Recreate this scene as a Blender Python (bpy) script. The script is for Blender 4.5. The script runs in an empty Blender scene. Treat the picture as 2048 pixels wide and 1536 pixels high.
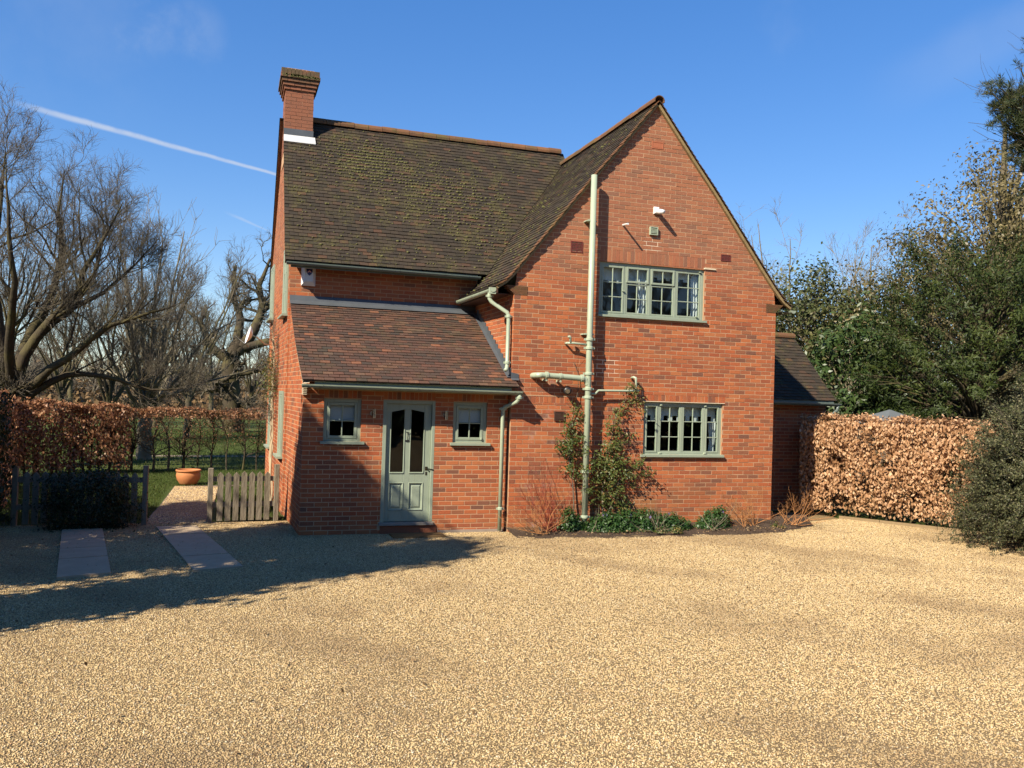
import bpy, math, random
import numpy as np
from mathutils import Vector, Matrix

random.seed(7)
rng = np.random.default_rng(11)
R = math.radians
scene = bpy.context.scene
COL = scene.collection

# ------------------------------------------------------------------ camera
CAM = Vector((-4.5759, -13.7485, 2.3090))
YAW, PITCH, ROLL = 0.3217, 0.0145, 0.0303
_f = Vector((math.sin(YAW) * math.cos(PITCH), math.cos(YAW) * math.cos(PITCH), math.sin(PITCH)))
_r0 = Vector((math.cos(YAW), -math.sin(YAW), 0.0))
_u0 = _r0.cross(_f)
_c, _s = math.cos(ROLL), math.sin(ROLL)
_r = _c * _r0 + _s * _u0
_u = -_s * _r0 + _c * _u0
cd = bpy.data.cameras.new('camera')
cam = bpy.data.objects.new('camera', cd)
COL.objects.link(cam)
cam.matrix_world = Matrix(((_r.x, _u.x, -_f.x, CAM.x), (_r.y, _u.y, -_f.y, CAM.y), (_r.z, _u.z, -_f.z, CAM.z), (0, 0, 0, 1)))
cd.sensor_fit = 'HORIZONTAL'
cd.sensor_width = 36.0
cd.lens = 36.0 * 1700.0 / 2048.0
cd.clip_start = 0.05
cd.clip_end = 2000.0
scene.camera = cam

# ------------------------------------------------------------------ light and sky
SUN_TO = Vector((-1.07, -0.66, 1.0)).normalized()
SUN_EL = math.asin(SUN_TO.z)
SUN_STRENGTH = 5.0
SKY_STRENGTH = 0.138
EXPOSURE = 1.1
world = bpy.data.worlds.new('World')
scene.world = world
world.use_nodes = True
nt = world.node_tree
nt.nodes.clear()


class NT:
    """small node-tree helper"""
    def __init__(s, tree):
        s.t = tree

    def n(s, kind, **kw):
        x = s.t.nodes.new(kind)
        for k, v in kw.items():
            if k == 'ins':
                for kk, vv in v.items():
                    s.set(x.inputs[kk], vv)
            else:
                setattr(x, k, v)
        return x

    def set(s, sock, v):
        if isinstance(v, bpy.types.NodeSocket):
            s.t.links.new(v, sock)
        else:
            sock.default_value = v

    def math(s, op, a, b=None, c=None, clamp=False):
        x = s.n('ShaderNodeMath', operation=op, use_clamp=clamp)
        for i, v in enumerate((a, b, c)):
            if v is not None:
                s.set(x.inputs[i], v)
        return x.outputs[0]

    def dot(s, a, b):
        x = s.n('ShaderNodeVectorMath', operation='DOT_PRODUCT')
        s.set(x.inputs[0], a)
        s.set(x.inputs[1], b)
        return x.outputs['Value']

    def mix(s, fac, a, b, blend='MIX'):
        x = s.n('ShaderNodeMix', data_type='RGBA', blend_type=blend, clamp_factor=True)
        s.set(x.inputs[0], fac)
        s.set(x.inputs[6], a if isinstance(a, bpy.types.NodeSocket) else col(a))
        s.set(x.inputs[7], b if isinstance(b, bpy.types.NodeSocket) else col(b))
        return x.outputs[2]

    def ramp(s, fac, stops, interp='LINEAR'):
        x = s.n('ShaderNodeValToRGB')
        cr = x.color_ramp
        cr.interpolation = interp
        while len(cr.elements) < len(stops):
            cr.elements.new(0.5)
        for e, (p, c) in zip(cr.elements, stops):
            e.position = p
            e.color = col(c)
        s.set(x.inputs[0], fac)
        return x.outputs[0]

    def smooth(s, v, a, b):
        x = s.n('ShaderNodeMapRange', interpolation_type='SMOOTHSTEP')
        s.set(x.inputs[0], v)
        s.set(x.inputs[1], a)
        s.set(x.inputs[2], b)
        return x.outputs[0]

    def noise(s, vec, scale, detail=3.0, rough=0.55):
        x = s.n('ShaderNodeTexNoise')
        if vec is not None:
            s.set(x.inputs['Vector'], vec)
        s.set(x.inputs['Scale'], scale)
        s.set(x.inputs['Detail'], detail)
        s.set(x.inputs['Roughness'], rough)
        return x.outputs['Fac']


ALBEDO = 1.0


def col(c):
    if not isinstance(c, (int, float)):
        c = tuple(v * ALBEDO for v in c[:3])
    if isinstance(c, (int, float)):
        return (c, c, c, 1.0)
    return tuple(c) + (1.0,) if len(c) == 3 else tuple(c)


def view_dir(px, py):
    """direction in the world of a point of the sky (used once, for the contrails)"""
    return (((px - 1024) / 1700) * _r - ((py - 768) / 1700) * _u + _f).normalized()


W = NT(nt)
sky = W.n('ShaderNodeTexSky', sky_type='NISHITA')
sky.sun_disc = False
sky.sun_elevation = SUN_EL
sky.sun_rotation = math.atan2(SUN_TO.x, SUN_TO.y)
sky.altitude = 100.0
sky.air_density = 1.0
sky.dust_density = 0.0
sky.ozone_density = 4.0
gen = W.n('ShaderNodeTexCoord').outputs['Generated']
base = sky.outputs[0]
hsv = W.n('ShaderNodeHueSaturation')
gam = W.n('ShaderNodeGamma')
gam.inputs[1].default_value = 0.66
W.set(gam.inputs[0], base)
W.set(hsv.inputs['Color'], gam.outputs[0])
hsv.inputs['Saturation'].default_value = 1.56
hsv.inputs['Hue'].default_value = 0.5145
base = hsv.outputs[0]


def contrail(basec, p0, p1, width, strength, fade, nscale):
    d0, d1 = Vector(p0), Vector(p1)
    nrm = d0.cross(d1).normalized()
    along = (d1 - d0).normalized()
    dist = W.dot(gen, tuple(nrm))
    wob = W.math('MULTIPLY', W.math('SUBTRACT', W.noise(gen, nscale, 4.0), 0.5), width * 1.2)
    dist = W.math('ABSOLUTE', W.math('ADD', dist, wob))
    t = W.dot(gen, tuple(along))
    t0, t1 = d0.dot(along), d1.dot(along)
    k = W.math('MULTIPLY', W.smooth(t, t0 - fade, t0 + fade * .3), W.smooth(t, t1 + 0.03, t1 - 0.02))
    wd = W.math('MULTIPLY_ADD', W.smooth(t, t1, t0), width, width)
    m = W.math('SUBTRACT', 1.0, W.smooth(W.math('DIVIDE', dist, wd), 0.15, 1.0))
    puff = W.math('MULTIPLY_ADD', W.noise(gen, nscale * 2.0, 5.0), 0.8, 0.55)
    m = W.math('MULTIPLY', W.math('MULTIPLY', m, k), W.math('MULTIPLY', puff, strength), clamp=True)
    return W.mix(m, basec, (2.3, 2.5, 2.85))


base = contrail(base, view_dir(110, 228), view_dir(640, 372), 0.0022, 0.62, 0.05, 40.0)
base = contrail(base, view_dir(478, 436), view_dir(538, 462), 0.0012, 0.3, 0.02, 60.0)


def wisp(basec, centre, size, strength, sc, lo, hi):
    c0 = Vector(centre)
    d = W.dot(gen, tuple(c0))
    reach = W.smooth(d, math.cos(size), math.cos(size * 0.15))
    m = W.math('MULTIPLY', reach, W.smooth(W.noise(gen, sc, 6.0, 0.6), lo, hi))
    return W.mix(W.math('MULTIPLY', m, strength), basec, (2.1, 2.35, 2.8))


base = wisp(base, view_dir(270, 40), 0.05, 0.16, 20.0, 0.40, 0.75)
base = wisp(base, view_dir(370, 75), 0.05, 0.16, 14.0, 0.42, 0.75)
base = wisp(base, view_dir(60, 40), 0.16, 0.10, 6.0, 0.40, 0.8)
base = wisp(base, view_dir(1590, 60), 0.05, 0.08, 10.0, 0.45, 0.8)
base = contrail(base, view_dir(1900, 120), view_dir(2300, -60), 0.02, 0.10, 0.10, 12.0)
bg = W.n('ShaderNodeBackground')
W.set(bg.inputs[0], base)
bg.inputs[1].default_value = SKY_STRENGTH
wo = W.n('ShaderNodeOutputWorld')
nt.links.new(bg.outputs[0], wo.inputs[0])

sd = bpy.data.lights.new('sun', 'SUN')
sd.energy = SUN_STRENGTH
sd.angle = R(0.53)
sd.color = (1.0, 0.90, 0.74)
sun = bpy.data.objects.new('sun', sd)
COL.objects.link(sun)
sun.rotation_euler = SUN_TO.to_track_quat('Z', 'Y').to_euler()
sun.location = (-12, -10, 14)

scene.view_settings.view_transform = 'Standard'
scene.view_settings.look = 'None'
scene.view_settings.gamma = 1.0
scene.view_settings.exposure = EXPOSURE
scene.view_settings.use_curve_mapping = False
scene.render.engine = 'CYCLES'
scene.cycles.max_bounces = 8
scene.cycles.transparent_max_bounces = 16
scene.cycles.use_denoising = True

# ------------------------------------------------------------------ object helpers
WLOC = {}


def empty(name, label, cat, loc=(0, 0, 0), group=None, kind=None):
    o = bpy.data.objects.new(name, None)
    COL.objects.link(o)
    o.location = loc
    o.empty_display_size = 0.2
    WLOC[o.name] = Vector(loc)
    return tag(o, label, cat, group, kind)


def tag(o, label=None, cat=None, group=None, kind=None):
    if label:
        o['label'] = label
    if cat:
        o['category'] = cat
    if group:
        o['group'] = group
    if kind:
        o['kind'] = kind
    return o


def link(name, me, parent=None, loc=(0, 0, 0), rot=None, kind=None):
    o = bpy.data.objects.new(name, me)
    COL.objects.link(o)
    loc = Vector(loc)
    WLOC[o.name] = loc
    if parent is not None:
        o.parent = parent
        o.location = loc - WLOC[parent.name]
    else:
        o.location = loc
    if rot is not None:
        o.rotation_euler = rot
    if kind:
        o['kind'] = kind
    return o


def np_mesh(name, V, F, mat, rnd=None, smooth=False):
    """V (n,3); F (m,k) uniform polygons; rnd per face"""
    V = np.asarray(V, dtype=np.float32)
    F = np.asarray(F, dtype=np.int32)
    me = bpy.data.meshes.new(name)
    m, k = F.shape
    me.vertices.add(len(V))
    me.vertices.foreach_set('co', V.ravel())
    me.loops.add(m * k)
    me.loops.foreach_set('vertex_index', F.ravel())
    me.polygons.add(m)
    me.polygons.foreach_set('loop_start', np.arange(0, m * k, k, dtype=np.int32))
    if smooth:
        me.polygons.foreach_set('use_smooth', np.ones(m, dtype=bool))
    if rnd is not None:
        a = me.attributes.new('rnd', 'FLOAT', 'FACE')
        a.data.foreach_set('value', np.asarray(rnd, dtype=np.float32))
    me.update(calc_edges=True)
    me.materials.append(mat)
    return me


class MB:
    """collects polygons, with one random value per face"""
    def __init__(s):
        s.v, s.f, s.r = [], [], []

    def poly(s, pts, r=0.0):
        i = len(s.v)
        s.v.extend([tuple(p) for p in pts])
        s.f.append(tuple(range(i, i + len(pts))))
        s.r.append(r)

    def faces(s, pts, fs, r=0.0):
        i = len(s.v)
        s.v.extend([tuple(p) for p in pts])
        for f in fs:
            s.f.append(tuple(i + k for k in f))
            s.r.append(r)

    def box(s, x0, x1, y0, y1, z0, z1, r=0.0):
        p = [(x, y, z) for z in (z0, z1) for y in (y0, y1) for x in (x0, x1)]
        s.faces(p, [(0, 1, 5, 4), (1, 3, 7, 5), (3, 2, 6, 7), (2, 0, 4, 6), (4, 5, 7, 6), (1, 0, 2, 3)], r)

    def fbox(s, fr, u0, u1, w0, w1, n0, n1, r=0.0, ch=0.0):
        """box in a frame: u along, w up, n outward; ch chamfers the outer edges"""
        if ch <= 0:
            p = [fr(u, w, n) for n in (n0, n1) for (u, w) in ((u0, w0), (u1, w0), (u1, w1), (u0, w1))]
            s.faces(p, [(4, 5, 6, 7), (0, 1, 5, 4), (1, 2, 6, 5), (2, 3, 7, 6), (3, 0, 4, 7), (3, 2, 1, 0)], r)
        else:
            a = [(u0, w0), (u1, w0), (u1, w1), (u0, w1)]
            b = [(u0 + ch, w0 + ch), (u1 - ch, w0 + ch), (u1 - ch, w1 - ch), (u0 + ch, w1 - ch)]
            p = [fr(u, w, n0) for u, w in a] + [fr(u, w, n1 - ch) for u, w in a] + [fr(u, w, n1) for u, w in b]
            fs = [(8, 9, 10, 11), (3, 2, 1, 0)]
            for i in range(4):
                j = (i + 1) % 4
                fs += [(i, j, 4 + j, 4 + i), (4 + i, 4 + j, 8 + j, 8 + i)]
            s.faces(p, fs, r)

    def prism(s, fr, poly, n0, n1, r=0.0, back=False, jit=0.0):
        """convex polygon (u,w) pushed out from n0 to n1"""
        k = len(poly)
        p = [fr(u, w, n0) for u, w in poly] + [fr(u + random.uniform(-jit, jit), w + random.uniform(-jit, jit), n1) for u, w in poly]
        fs = [tuple(range(k, 2 * k))] + [(i, (i + 1) % k, k + (i + 1) % k, k + i) for i in range(k)]
        if back:
            fs.append(tuple(range(k - 1, -1, -1)))
        s.faces(p, fs, r)

    def mesh(s, name, mat, smooth=False):
        me = bpy.data.meshes.new(name)
        me.from_pydata(s.v, [], s.f)
        if any(s.r):
            a = me.attributes.new('rnd', 'FLOAT', 'FACE')
            a.data.foreach_set('value', s.r)
        if smooth:
            me.polygons.foreach_set('use_smooth', [True] * len(s.f))
        me.update(calc_edges=True)
        me.materials.append(mat)
        return me

    def build(s, name, mat, parent=None, loc=(0, 0, 0), smooth=False, kind=None):
        return link(name, s.mesh(name, mat, smooth), parent, loc, kind=kind)


def frame(o, u, n):
    o, u, n = Vector(o), Vector(u).normalized(), Vector(n).normalized()
    def fr(a, w, d):
        p = o + u * a + n * d
        return (p.x, p.y, p.z + w)
    return fr


def tube_arrays(P, Rr, sides):
    """P (N,K,3) polylines, Rr (N,K) radii -> verts, quads"""
    N, K, _ = P.shape
    T = np.empty_like(P)
    T[:, 1:-1] = P[:, 2:] - P[:, :-2]
    T[:, 0] = P[:, 1] - P[:, 0]
    T[:, -1] = P[:, -1] - P[:, -2]
    T /= np.linalg.norm(T, axis=2, keepdims=True) + 1e-9
    ref = np.zeros((N, 1, 3))
    d = P[:, -1] - P[:, 0]
    ax = np.argmin(np.abs(d), axis=1)
    ref[np.arange(N), 0, ax] = 1.0
    A = np.cross(T, ref)
    A /= np.linalg.norm(A, axis=2, keepdims=True) + 1e-9
    B = np.cross(T, A)
    ang = np.arange(sides) * 2 * np.pi / sides
    V = P[:, :, None, :] + Rr[:, :, None, None] * (np.cos(ang)[None, None, :, None] * A[:, :, None, :] + np.sin(ang)[None, None, :, None] * B[:, :, None, :])
    idx = np.arange(N * K * sides).reshape(N, K, sides)
    nx = np.roll(idx, -1, axis=2)
    F = np.stack([idx[:, :-1], nx[:, :-1], nx[:, 1:], idx[:, 1:]], axis=-1).reshape(-1, 4)
    return V.reshape(-1, 3), F


def tube_mb(mb, pts, r, sides=10, caps=True, rv=0.0):
    """tube with mitred rings along a polyline; r a number or list"""
    P = [Vector(p) for p in pts]
    n = len(P)
    rr = r if isinstance(r, (list, tuple)) else [r] * n
    base_i = len(mb.v)
    up = None
    for i in range(n):
        if i == 0:
            t = P[1] - P[0]
        elif i == n - 1:
            t = P[-1] - P[-2]
        else:
            t = (P[i] - P[i - 1]).normalized() + (P[i + 1] - P[i]).normalized()
        t.normalize()
        if up is None:
            up = Vector((0, 0, 1)) if abs(t.z) < 0.9 else Vector((1, 0, 0))
        a = t.cross(up)
        if a.length < 1e-4:
            a = t.cross(Vector((0.3, 1, 0.2)))
        a.normalize()
        b = a.cross(t)
        up = b
        mit = 1.0
        if 0 < i < n - 1:
            c = max(0.35, ((P[i] - P[i - 1]).normalized().dot(t)))
            mit = 1.0 / c if c > 0.8 else 1.1
        for k in range(sides):
            an = 2 * math.pi * k / sides
            mb.v.append(tuple(P[i] + (a * math.cos(an) + b * math.sin(an)) * rr[i] * mit))
    for i in range(n - 1):
        for k in range(sides):
            k2 = (k + 1) % sides
            q = base_i + i * sides
            mb.f.append((q + k, q + k2, q + sides + k2, q + sides + k))
            mb.r.append(rv)
    if caps:
        mb.f.append(tuple(base_i + k for k in range(sides - 1, -1, -1)))
        mb.r.append(rv)
        mb.f.append(tuple(base_i + (n - 1) * sides + k for k in range(sides)))
        mb.r.append(rv)


def lathe_mb(mb, prof, c, sides=24, rv=0.0):
    cx, cy, cz = c
    i0 = len(mb.v)
    for r, z in prof:
        for k in range(sides):
            a = 2 * math.pi * k / sides
            mb.v.append((cx + r * math.cos(a), cy + r * math.sin(a), cz + z))
    for i in range(len(prof) - 1):
        for k in range(sides):
            k2 = (k + 1) % sides
            q = i0 + i * sides
            mb.f.append((q + k, q + k2, q + sides + k2, q + sides + k))
            mb.r.append(rv)


def smooth_path(pts, n=6):
    """rounded polyline through the points (corner rounding by Catmull-Rom)"""
    P = [Vector(p) for p in pts]
    Q = [P[0]] + P + [P[-1]]
    out = []
    for i in range(1, len(Q) - 2):
        a, b, c, d = Q[i - 1], Q[i], Q[i + 1], Q[i + 2]
        for k in range(n):
            t = k / n
            out.append(0.5 * ((2 * b) + (c - a) * t + (2 * a - 5 * b + 4 * c - d) * t * t + (3 * b - a - 3 * c + d) * t ** 3))
    out.append(P[-1])
    return out


def clip_half(poly, p, q):
    """keep the left side of the line p->q"""
    out = []
    n = len(poly)
    def sd(a):
        return (q[0] - p[0]) * (a[1] - p[1]) - (q[1] - p[1]) * (a[0] - p[0])
    for i in range(n):
        a, b = poly[i], poly[(i + 1) % n]
        sa, sb = sd(a), sd(b)
        if sa >= 0:
            out.append(a)
        if (sa >= 0) != (sb >= 0):
            t = sa / (sa - sb)
            out.append((a[0] + (b[0] - a[0]) * t, a[1] + (b[1] - a[1]) * t))
    return out


def clip_poly(poly, region):
    for i in range(len(region)):
        if len(poly) < 3:
            return []
        poly = clip_half(poly, region[i], region[(i + 1) % len(region)])
    return poly


def area(p):
    return 0.5 * abs(sum(p[i][0] * p[(i + 1) % len(p)][1] - p[(i + 1) % len(p)][0] * p[i][1] for i in range(len(p)))) if len(p) > 2 else 0.0


def subtract(rects, hole):
    hu0, hu1, hw0, hw1 = hole
    out = []
    for (a, b, c, d) in rects:
        if b <= hu0 or a >= hu1 or d <= hw0 or c >= hw1:
            out.append((a, b, c, d))
            continue
        if a < hu0:
            out.append((a, hu0, c, d))
        if b > hu1:
            out.append((hu1, b, c, d))
        m0, m1 = max(a, hu0), min(b, hu1)
        if c < hw0:
            out.append((m0, m1, c, hw0))
        if d > hw1:
            out.append((m0, m1, hw1, d))
    return out


# ------------------------------------------------------------------ materials
ALBEDO = 0.78        # all base colours below share this factor (the picture is exposed up accordingly)
MATS = {}


def material(name):
    m = bpy.data.materials.new(name)
    m.use_nodes = True
    t = m.node_tree
    t.nodes.clear()
    n = NT(t)
    out = n.n('ShaderNodeOutputMaterial')
    MATS[name] = m
    return m, n, out


def bsdf(n, out, color, rough=0.7, spec=0.3, metal=0.0, bump=None, bump_d=0.01, bump_s=0.5):
    b = n.n('ShaderNodeBsdfPrincipled')
    n.set(b.inputs['Base Color'], color if isinstance(color, bpy.types.NodeSocket) else col(color))
    n.set(b.inputs['Roughness'], rough)
    b.inputs['Specular IOR Level'].default_value = spec
    b.inputs['Metallic'].default_value = metal
    if bump is not None:
        bp = n.n('ShaderNodeBump')
        bp.inputs['Strength'].default_value = bump_s
        bp.inputs['Distance'].default_value = bump_d
        n.set(bp.inputs['Height'], bump)
        n.t.links.new(bp.outputs[0], b.inputs['Normal'])
    n.t.links.new(b.outputs[0], out.inputs[0])
    return b


def rnd_value(n):
    """random value of a piece: face attribute in joined meshes plus the object's own property"""
    a = n.n('ShaderNodeAttribute', attribute_name='rnd')
    b = n.n('ShaderNodeAttribute', attribute_name='rnd')
    b.attribute_type = 'OBJECT'
    return n.math('ADD', a.outputs['Fac'], b.outputs['Fac'])


def position(n):
    return n.n('ShaderNodeNewGeometry').outputs['Position']


def simple(name, color, rough=0.6, spec=0.3, metal=0.0, var=0.12, scale=6.0, bump=0.0, bump_scale=40.0):
    m, n, out = material(name)
    pos = position(n)
    f = n.noise(pos, scale, 4.0)
    lo = tuple(c * (1 - var) for c in color)
    hi = tuple(min(1, c * (1 + var)) for c in color)
    c = n.mix(f, lo, hi)
    bsdf(n, out, c, rough, spec, metal, n.noise(pos, bump_scale, 4.0) if bump else None, bump, 0.6)
    return m


def make_brick(name, pale=False):
    m, n, out = material(name)
    pos = position(n)
    sep = n.n('ShaderNodeSeparateXYZ')
    n.set(sep.inputs[0], pos)
    x, y, z = sep.outputs
    r = rnd_value(n)
    c = n.ramp(r, [(0.0, (0.40, 0.100, 0.040)), (0.14, (0.52, 0.165, 0.060)), (0.26, (0.34, 0.105, 0.048)), (0.36, (0.46, 0.122, 0.046)),
                   (0.50, (0.49, 0.170, 0.064)), (0.62, (0.38, 0.102, 0.042)), (0.72, (0.28, 0.098, 0.050)),
                   (0.80, (0.46, 0.135, 0.052)), (0.90, (0.34, 0.122, 0.056)), (0.97, (0.20, 0.088, 0.056)), (1.0, (0.44, 0.142, 0.056))])
    # upper gable and chimney weathered browner
    up = n.smooth(z, 3.9, 5.2)
    grey = n.mix(n.noise(pos, 1.7, 3.0), (0.29, 0.142, 0.085), (0.40, 0.195, 0.115))
    c = n.mix(n.math('MULTIPLY', up, 0.55), c, grey)
    # ochre algae low down on the sunny corner and left pier
    low = n.math('MULTIPLY', n.smooth(z, 0.95, 0.2), n.smooth(n.noise(pos, 1.3, 3.0), 0.38, 0.62))
    low = n.math('MULTIPLY', low, n.smooth(n.math('ABSOLUTE', n.math('SUBTRACT', x, 3.6)), 2.6, 1.2))
    c = n.mix(n.math('MULTIPLY', low, 0.55), c, (0.27, 0.165, 0.060))
    # pale salts by the corner beside the porch
    sx = n.math('ABSOLUTE', n.math('SUBTRACT', x, 0.55))
    salt = n.math('MULTIPLY', n.smooth(sx, 0.5, 0.1), n.smooth(n.noise(pos, 3.4, 4.0, 0.65), 0.54, 0.74))
    salt = n.math('MULTIPLY', salt, n.smooth(z, 2.9, 2.5))
    c = n.mix(n.math('MULTIPLY', salt, 0.55), c, (0.52, 0.38, 0.33))
    mot = n.noise(pos, 26.0, 5.0, 0.65)
    c = n.mix(n.math('MULTIPLY', n.smooth(mot, 0.62, 0.80), 0.55), c, (0.10, 0.045, 0.035))
    c = n.mix(n.math('MULTIPLY', n.smooth(mot, 0.42, 0.25), 0.35), c, (0.50, 0.24, 0.14))
    drk = n.noise(pos, 0.9, 4.0)
    c = n.mix(n.math('MULTIPLY', n.smooth(drk, 0.5, 0.75), 0.22), c, (0.16, 0.06, 0.04))
    ch = n.math('MULTIPLY', n.smooth(y, 3.9, 4.2), n.smooth(z, 7.2, 7.4))
    c = n.mix(n.math('MULTIPLY', ch, 0.6), c, (0.23, 0.092, 0.056))
    soot = n.math('MULTIPLY', n.smooth(z, 8.50, 8.82), n.smooth(n.noise(pos, 7.0, 4.0), 0.25, 0.5))
    c = n.mix(n.math('MULTIPLY', soot, 0.88), c, (0.095, 0.078, 0.042))
    # rain streaks under the sills
    mp = n.n('ShaderNodeMapping')
    mp.inputs['Scale'].default_value = (9.0, 9.0, 0.7)
    n.set(mp.inputs[0], pos)
    stk = n.smooth(n.noise(mp.outputs[0], 1.0, 4.0, 0.6), 0.56, 0.74)
    c = n.mix(n.math('MULTIPLY', stk, 0.22), c, (0.14, 0.065, 0.040))
    bsdf(n, out, c, 0.85, 0.2, 0, n.noise(pos, 90.0, 5.0, 0.7), 0.006, 0.8)
    return m


def make_mortar():
    m, n, out = material('mortar')
    pos = position(n)
    f = n.noise(pos, 5.0, 5.0, 0.65)
    c = n.mix(f, (0.48, 0.285, 0.160), (0.66, 0.425, 0.250))
    sep = n.n('ShaderNodeSeparateXYZ')
    n.set(sep.inputs[0], pos)
    x, y, z = sep.outputs
    for (px, pz, w, h) in ((1.78, 2.86, 0.24, 0.17), (2.60, 5.12, 0.20, 0.14)):      # repointed patches
        k = n.math('MULTIPLY', n.smooth(n.math('ABSOLUTE', n.math('SUBTRACT', x, px)), w, w * .8), n.smooth(n.math('ABSOLUTE', n.math('SUBTRACT', z, pz)), h, h * .8))
        c = n.mix(k, c, (0.95, 0.78, 0.55))
    f2 = n.noise(pos, 60.0, 3.0)
    c = n.mix(n.math('MULTIPLY', f2, 0.4), c, (0.34, 0.24, 0.16))
    bsdf(n, out, c, 0.95, 0.1, 0, n.noise(pos, 120.0, 4.0), 0.004, 0.6)
    return m


def make_tile(name, stops, moss, lichen):
    m, n, out = material(name)
    pos = position(n)
    r = rnd_value(n)
    c = n.ramp(r, stops)
    mot = n.noise(pos, 9.0, 5.0, 0.6)
    c = n.mix(n.math('MULTIPLY', n.smooth(mot, 0.45, 0.8), 0.5), c, (0.055, 0.045, 0.036))
    ms = n.noise(pos, 2.3, 5.0, 0.7)
    ms2 = n.noise(pos, 34.0, 4.0, 0.7)
    mm = n.math('MULTIPLY', n.smooth(ms, 0.46, 0.66), n.smooth(ms2, 0.42, 0.62))
    c = n.mix(n.math('MULTIPLY', mm, moss), c, (0.120, 0.110, 0.030))
    li = n.noise(pos, 55.0, 3.0, 0.6)
    li2 = n.noise(pos, 5.0, 3.0)
    lm = n.math('MULTIPLY', n.smooth(li, 0.66, 0.74), n.smooth(li2, 0.46, 0.64))
    c = n.mix(n.math('MULTIPLY', lm, lichen), c, (0.62, 0.58, 0.46))
    bsdf(n, out, c, 0.88, 0.2, 0, n.noise(pos, 70.0, 5.0, 0.7), 0.006, 0.9)
    return m


def make_paint(name, color, rough=0.42):
    m, n, out = material(name)
    pos = position(n)
    f = n.noise(pos, 7.0, 5.0, 0.6)
    c = n.mix(f, tuple(v * 0.86 for v in color), tuple(v * 1.08 for v in color))
    mp = n.n('ShaderNodeMapping')
    mp.inputs['Scale'].default_value = (14.0, 14.0, 1.6)
    n.set(mp.inputs[0], pos)
    drip = n.smooth(n.noise(mp.outputs[0], 1.0, 5.0, 0.65), 0.52, 0.75)
    c = n.mix(n.math('MULTIPLY', drip, 0.35), c, tuple(v * w for v, w in zip(color, (0.55, 0.50, 0.42))))
    d = n.noise(pos, 45.0, 4.0, 0.7)
    rust = n.math('MULTIPLY', n.smooth(n.noise(pos, 8.0, 5.0, 0.7), 0.66, 0.74), 0.45)
    c = n.mix(rust, c, (0.22, 0.15, 0.09))
    c = n.mix(n.math('MULTIPLY', n.smooth(d, 0.66, 0.78), 0.5), c, tuple(v * 0.45 for v in color))
    bsdf(n, out, c, rough, 0.4, 0, n.noise(pos, 35.0, 4.0), 0.002, 0.5)
    return m


def make_glass():
    m, n, out = material('window_glass')
    tr = n.n('ShaderNodeBsdfTransparent')
    tr.inputs[0].default_value = (0.88, 0.92, 0.91, 1)
    gl = n.n('ShaderNodeBsdfGlossy')
    gl.inputs['Roughness'].default_value = 0.02
    gl.inputs[0].default_value = (0.95, 0.97, 1.0, 1)
    pos = position(n)
    bp = n.n('ShaderNodeBump')
    bp.inputs['Strength'].default_value = 0.25
    bp.inputs['Distance'].default_value = 0.01
    n.set(bp.inputs['Height'], n.noise(pos, 3.0, 1.0))
    n.t.links.new(bp.outputs[0], gl.inputs['Normal'])
    fr = n.n('ShaderNodeFresnel')
    fr.inputs[0].default_value = 1.52
    back = n.n('ShaderNodeNewGeometry').outputs['Backfacing']
    f = n.math('MULTIPLY', n.math('MULTIPLY', fr.outputs[0], 1.25, clamp=True), n.math('SUBTRACT', 1.0, back))
    mx = n.n('ShaderNodeMixShader')
    n.set(mx.inputs[0], f)
    n.t.links.new(tr.outputs[0], mx.inputs[1])
    n.t.links.new(gl.outputs[0], mx.inputs[2])
    n.t.links.new(mx.outputs[0], out.inputs[0])
    return m


def make_leaf(name, stops, trans=0.35, rough=0.5, spec=0.4, backc=None):
    m, n, out = material(name)
    r = rnd_value(n)
    pos = position(n)
    c = n.ramp(r, stops)
    c = n.mix(n.math('MULTIPLY', n.noise(pos, 1.1, 3.0), 0.35), c, tuple(v * 0.55 for v in stops[0][1]))
    b = n.n('ShaderNodeBsdfPrincipled')
    n.set(b.inputs['Base Color'], c)
    b.inputs['Roughness'].default_value = rough
    b.inputs['Specular IOR Level'].default_value = spec
    t = n.n('ShaderNodeBsdfTranslucent')
    n.set(t.inputs[0], c)
    mx = n.n('ShaderNodeMixShader')
    mx.inputs[0].default_value = trans
    n.t.links.new(b.outputs[0], mx.inputs[1])
    n.t.links.new(t.outputs[0], mx.inputs[2])
    n.t.links.new(mx.outputs[0], out.inputs[0])
    return m


def make_bark(name, a, b, green=0.0):
    m, n, out = material(name)
    pos = position(n)
    mp = n.n('ShaderNodeMapping')
    mp.inputs['Scale'].default_value = (1, 1, 0.25)
    n.set(mp.inputs[0], pos)
    f = n.noise(mp.outputs[0], 14.0, 5.0, 0.65)
    c = n.mix(f, a, b)
    if green:
        g = n.noise(pos, 1.6, 4.0, 0.6)
        c = n.mix(n.math('MULTIPLY', n.smooth(g, 0.4, 0.65), green), c, (0.17, 0.15, 0.045))
    bsdf(n, out, c, 0.9, 0.15, 0, f, 0.03, 0.8)
    return m


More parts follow.
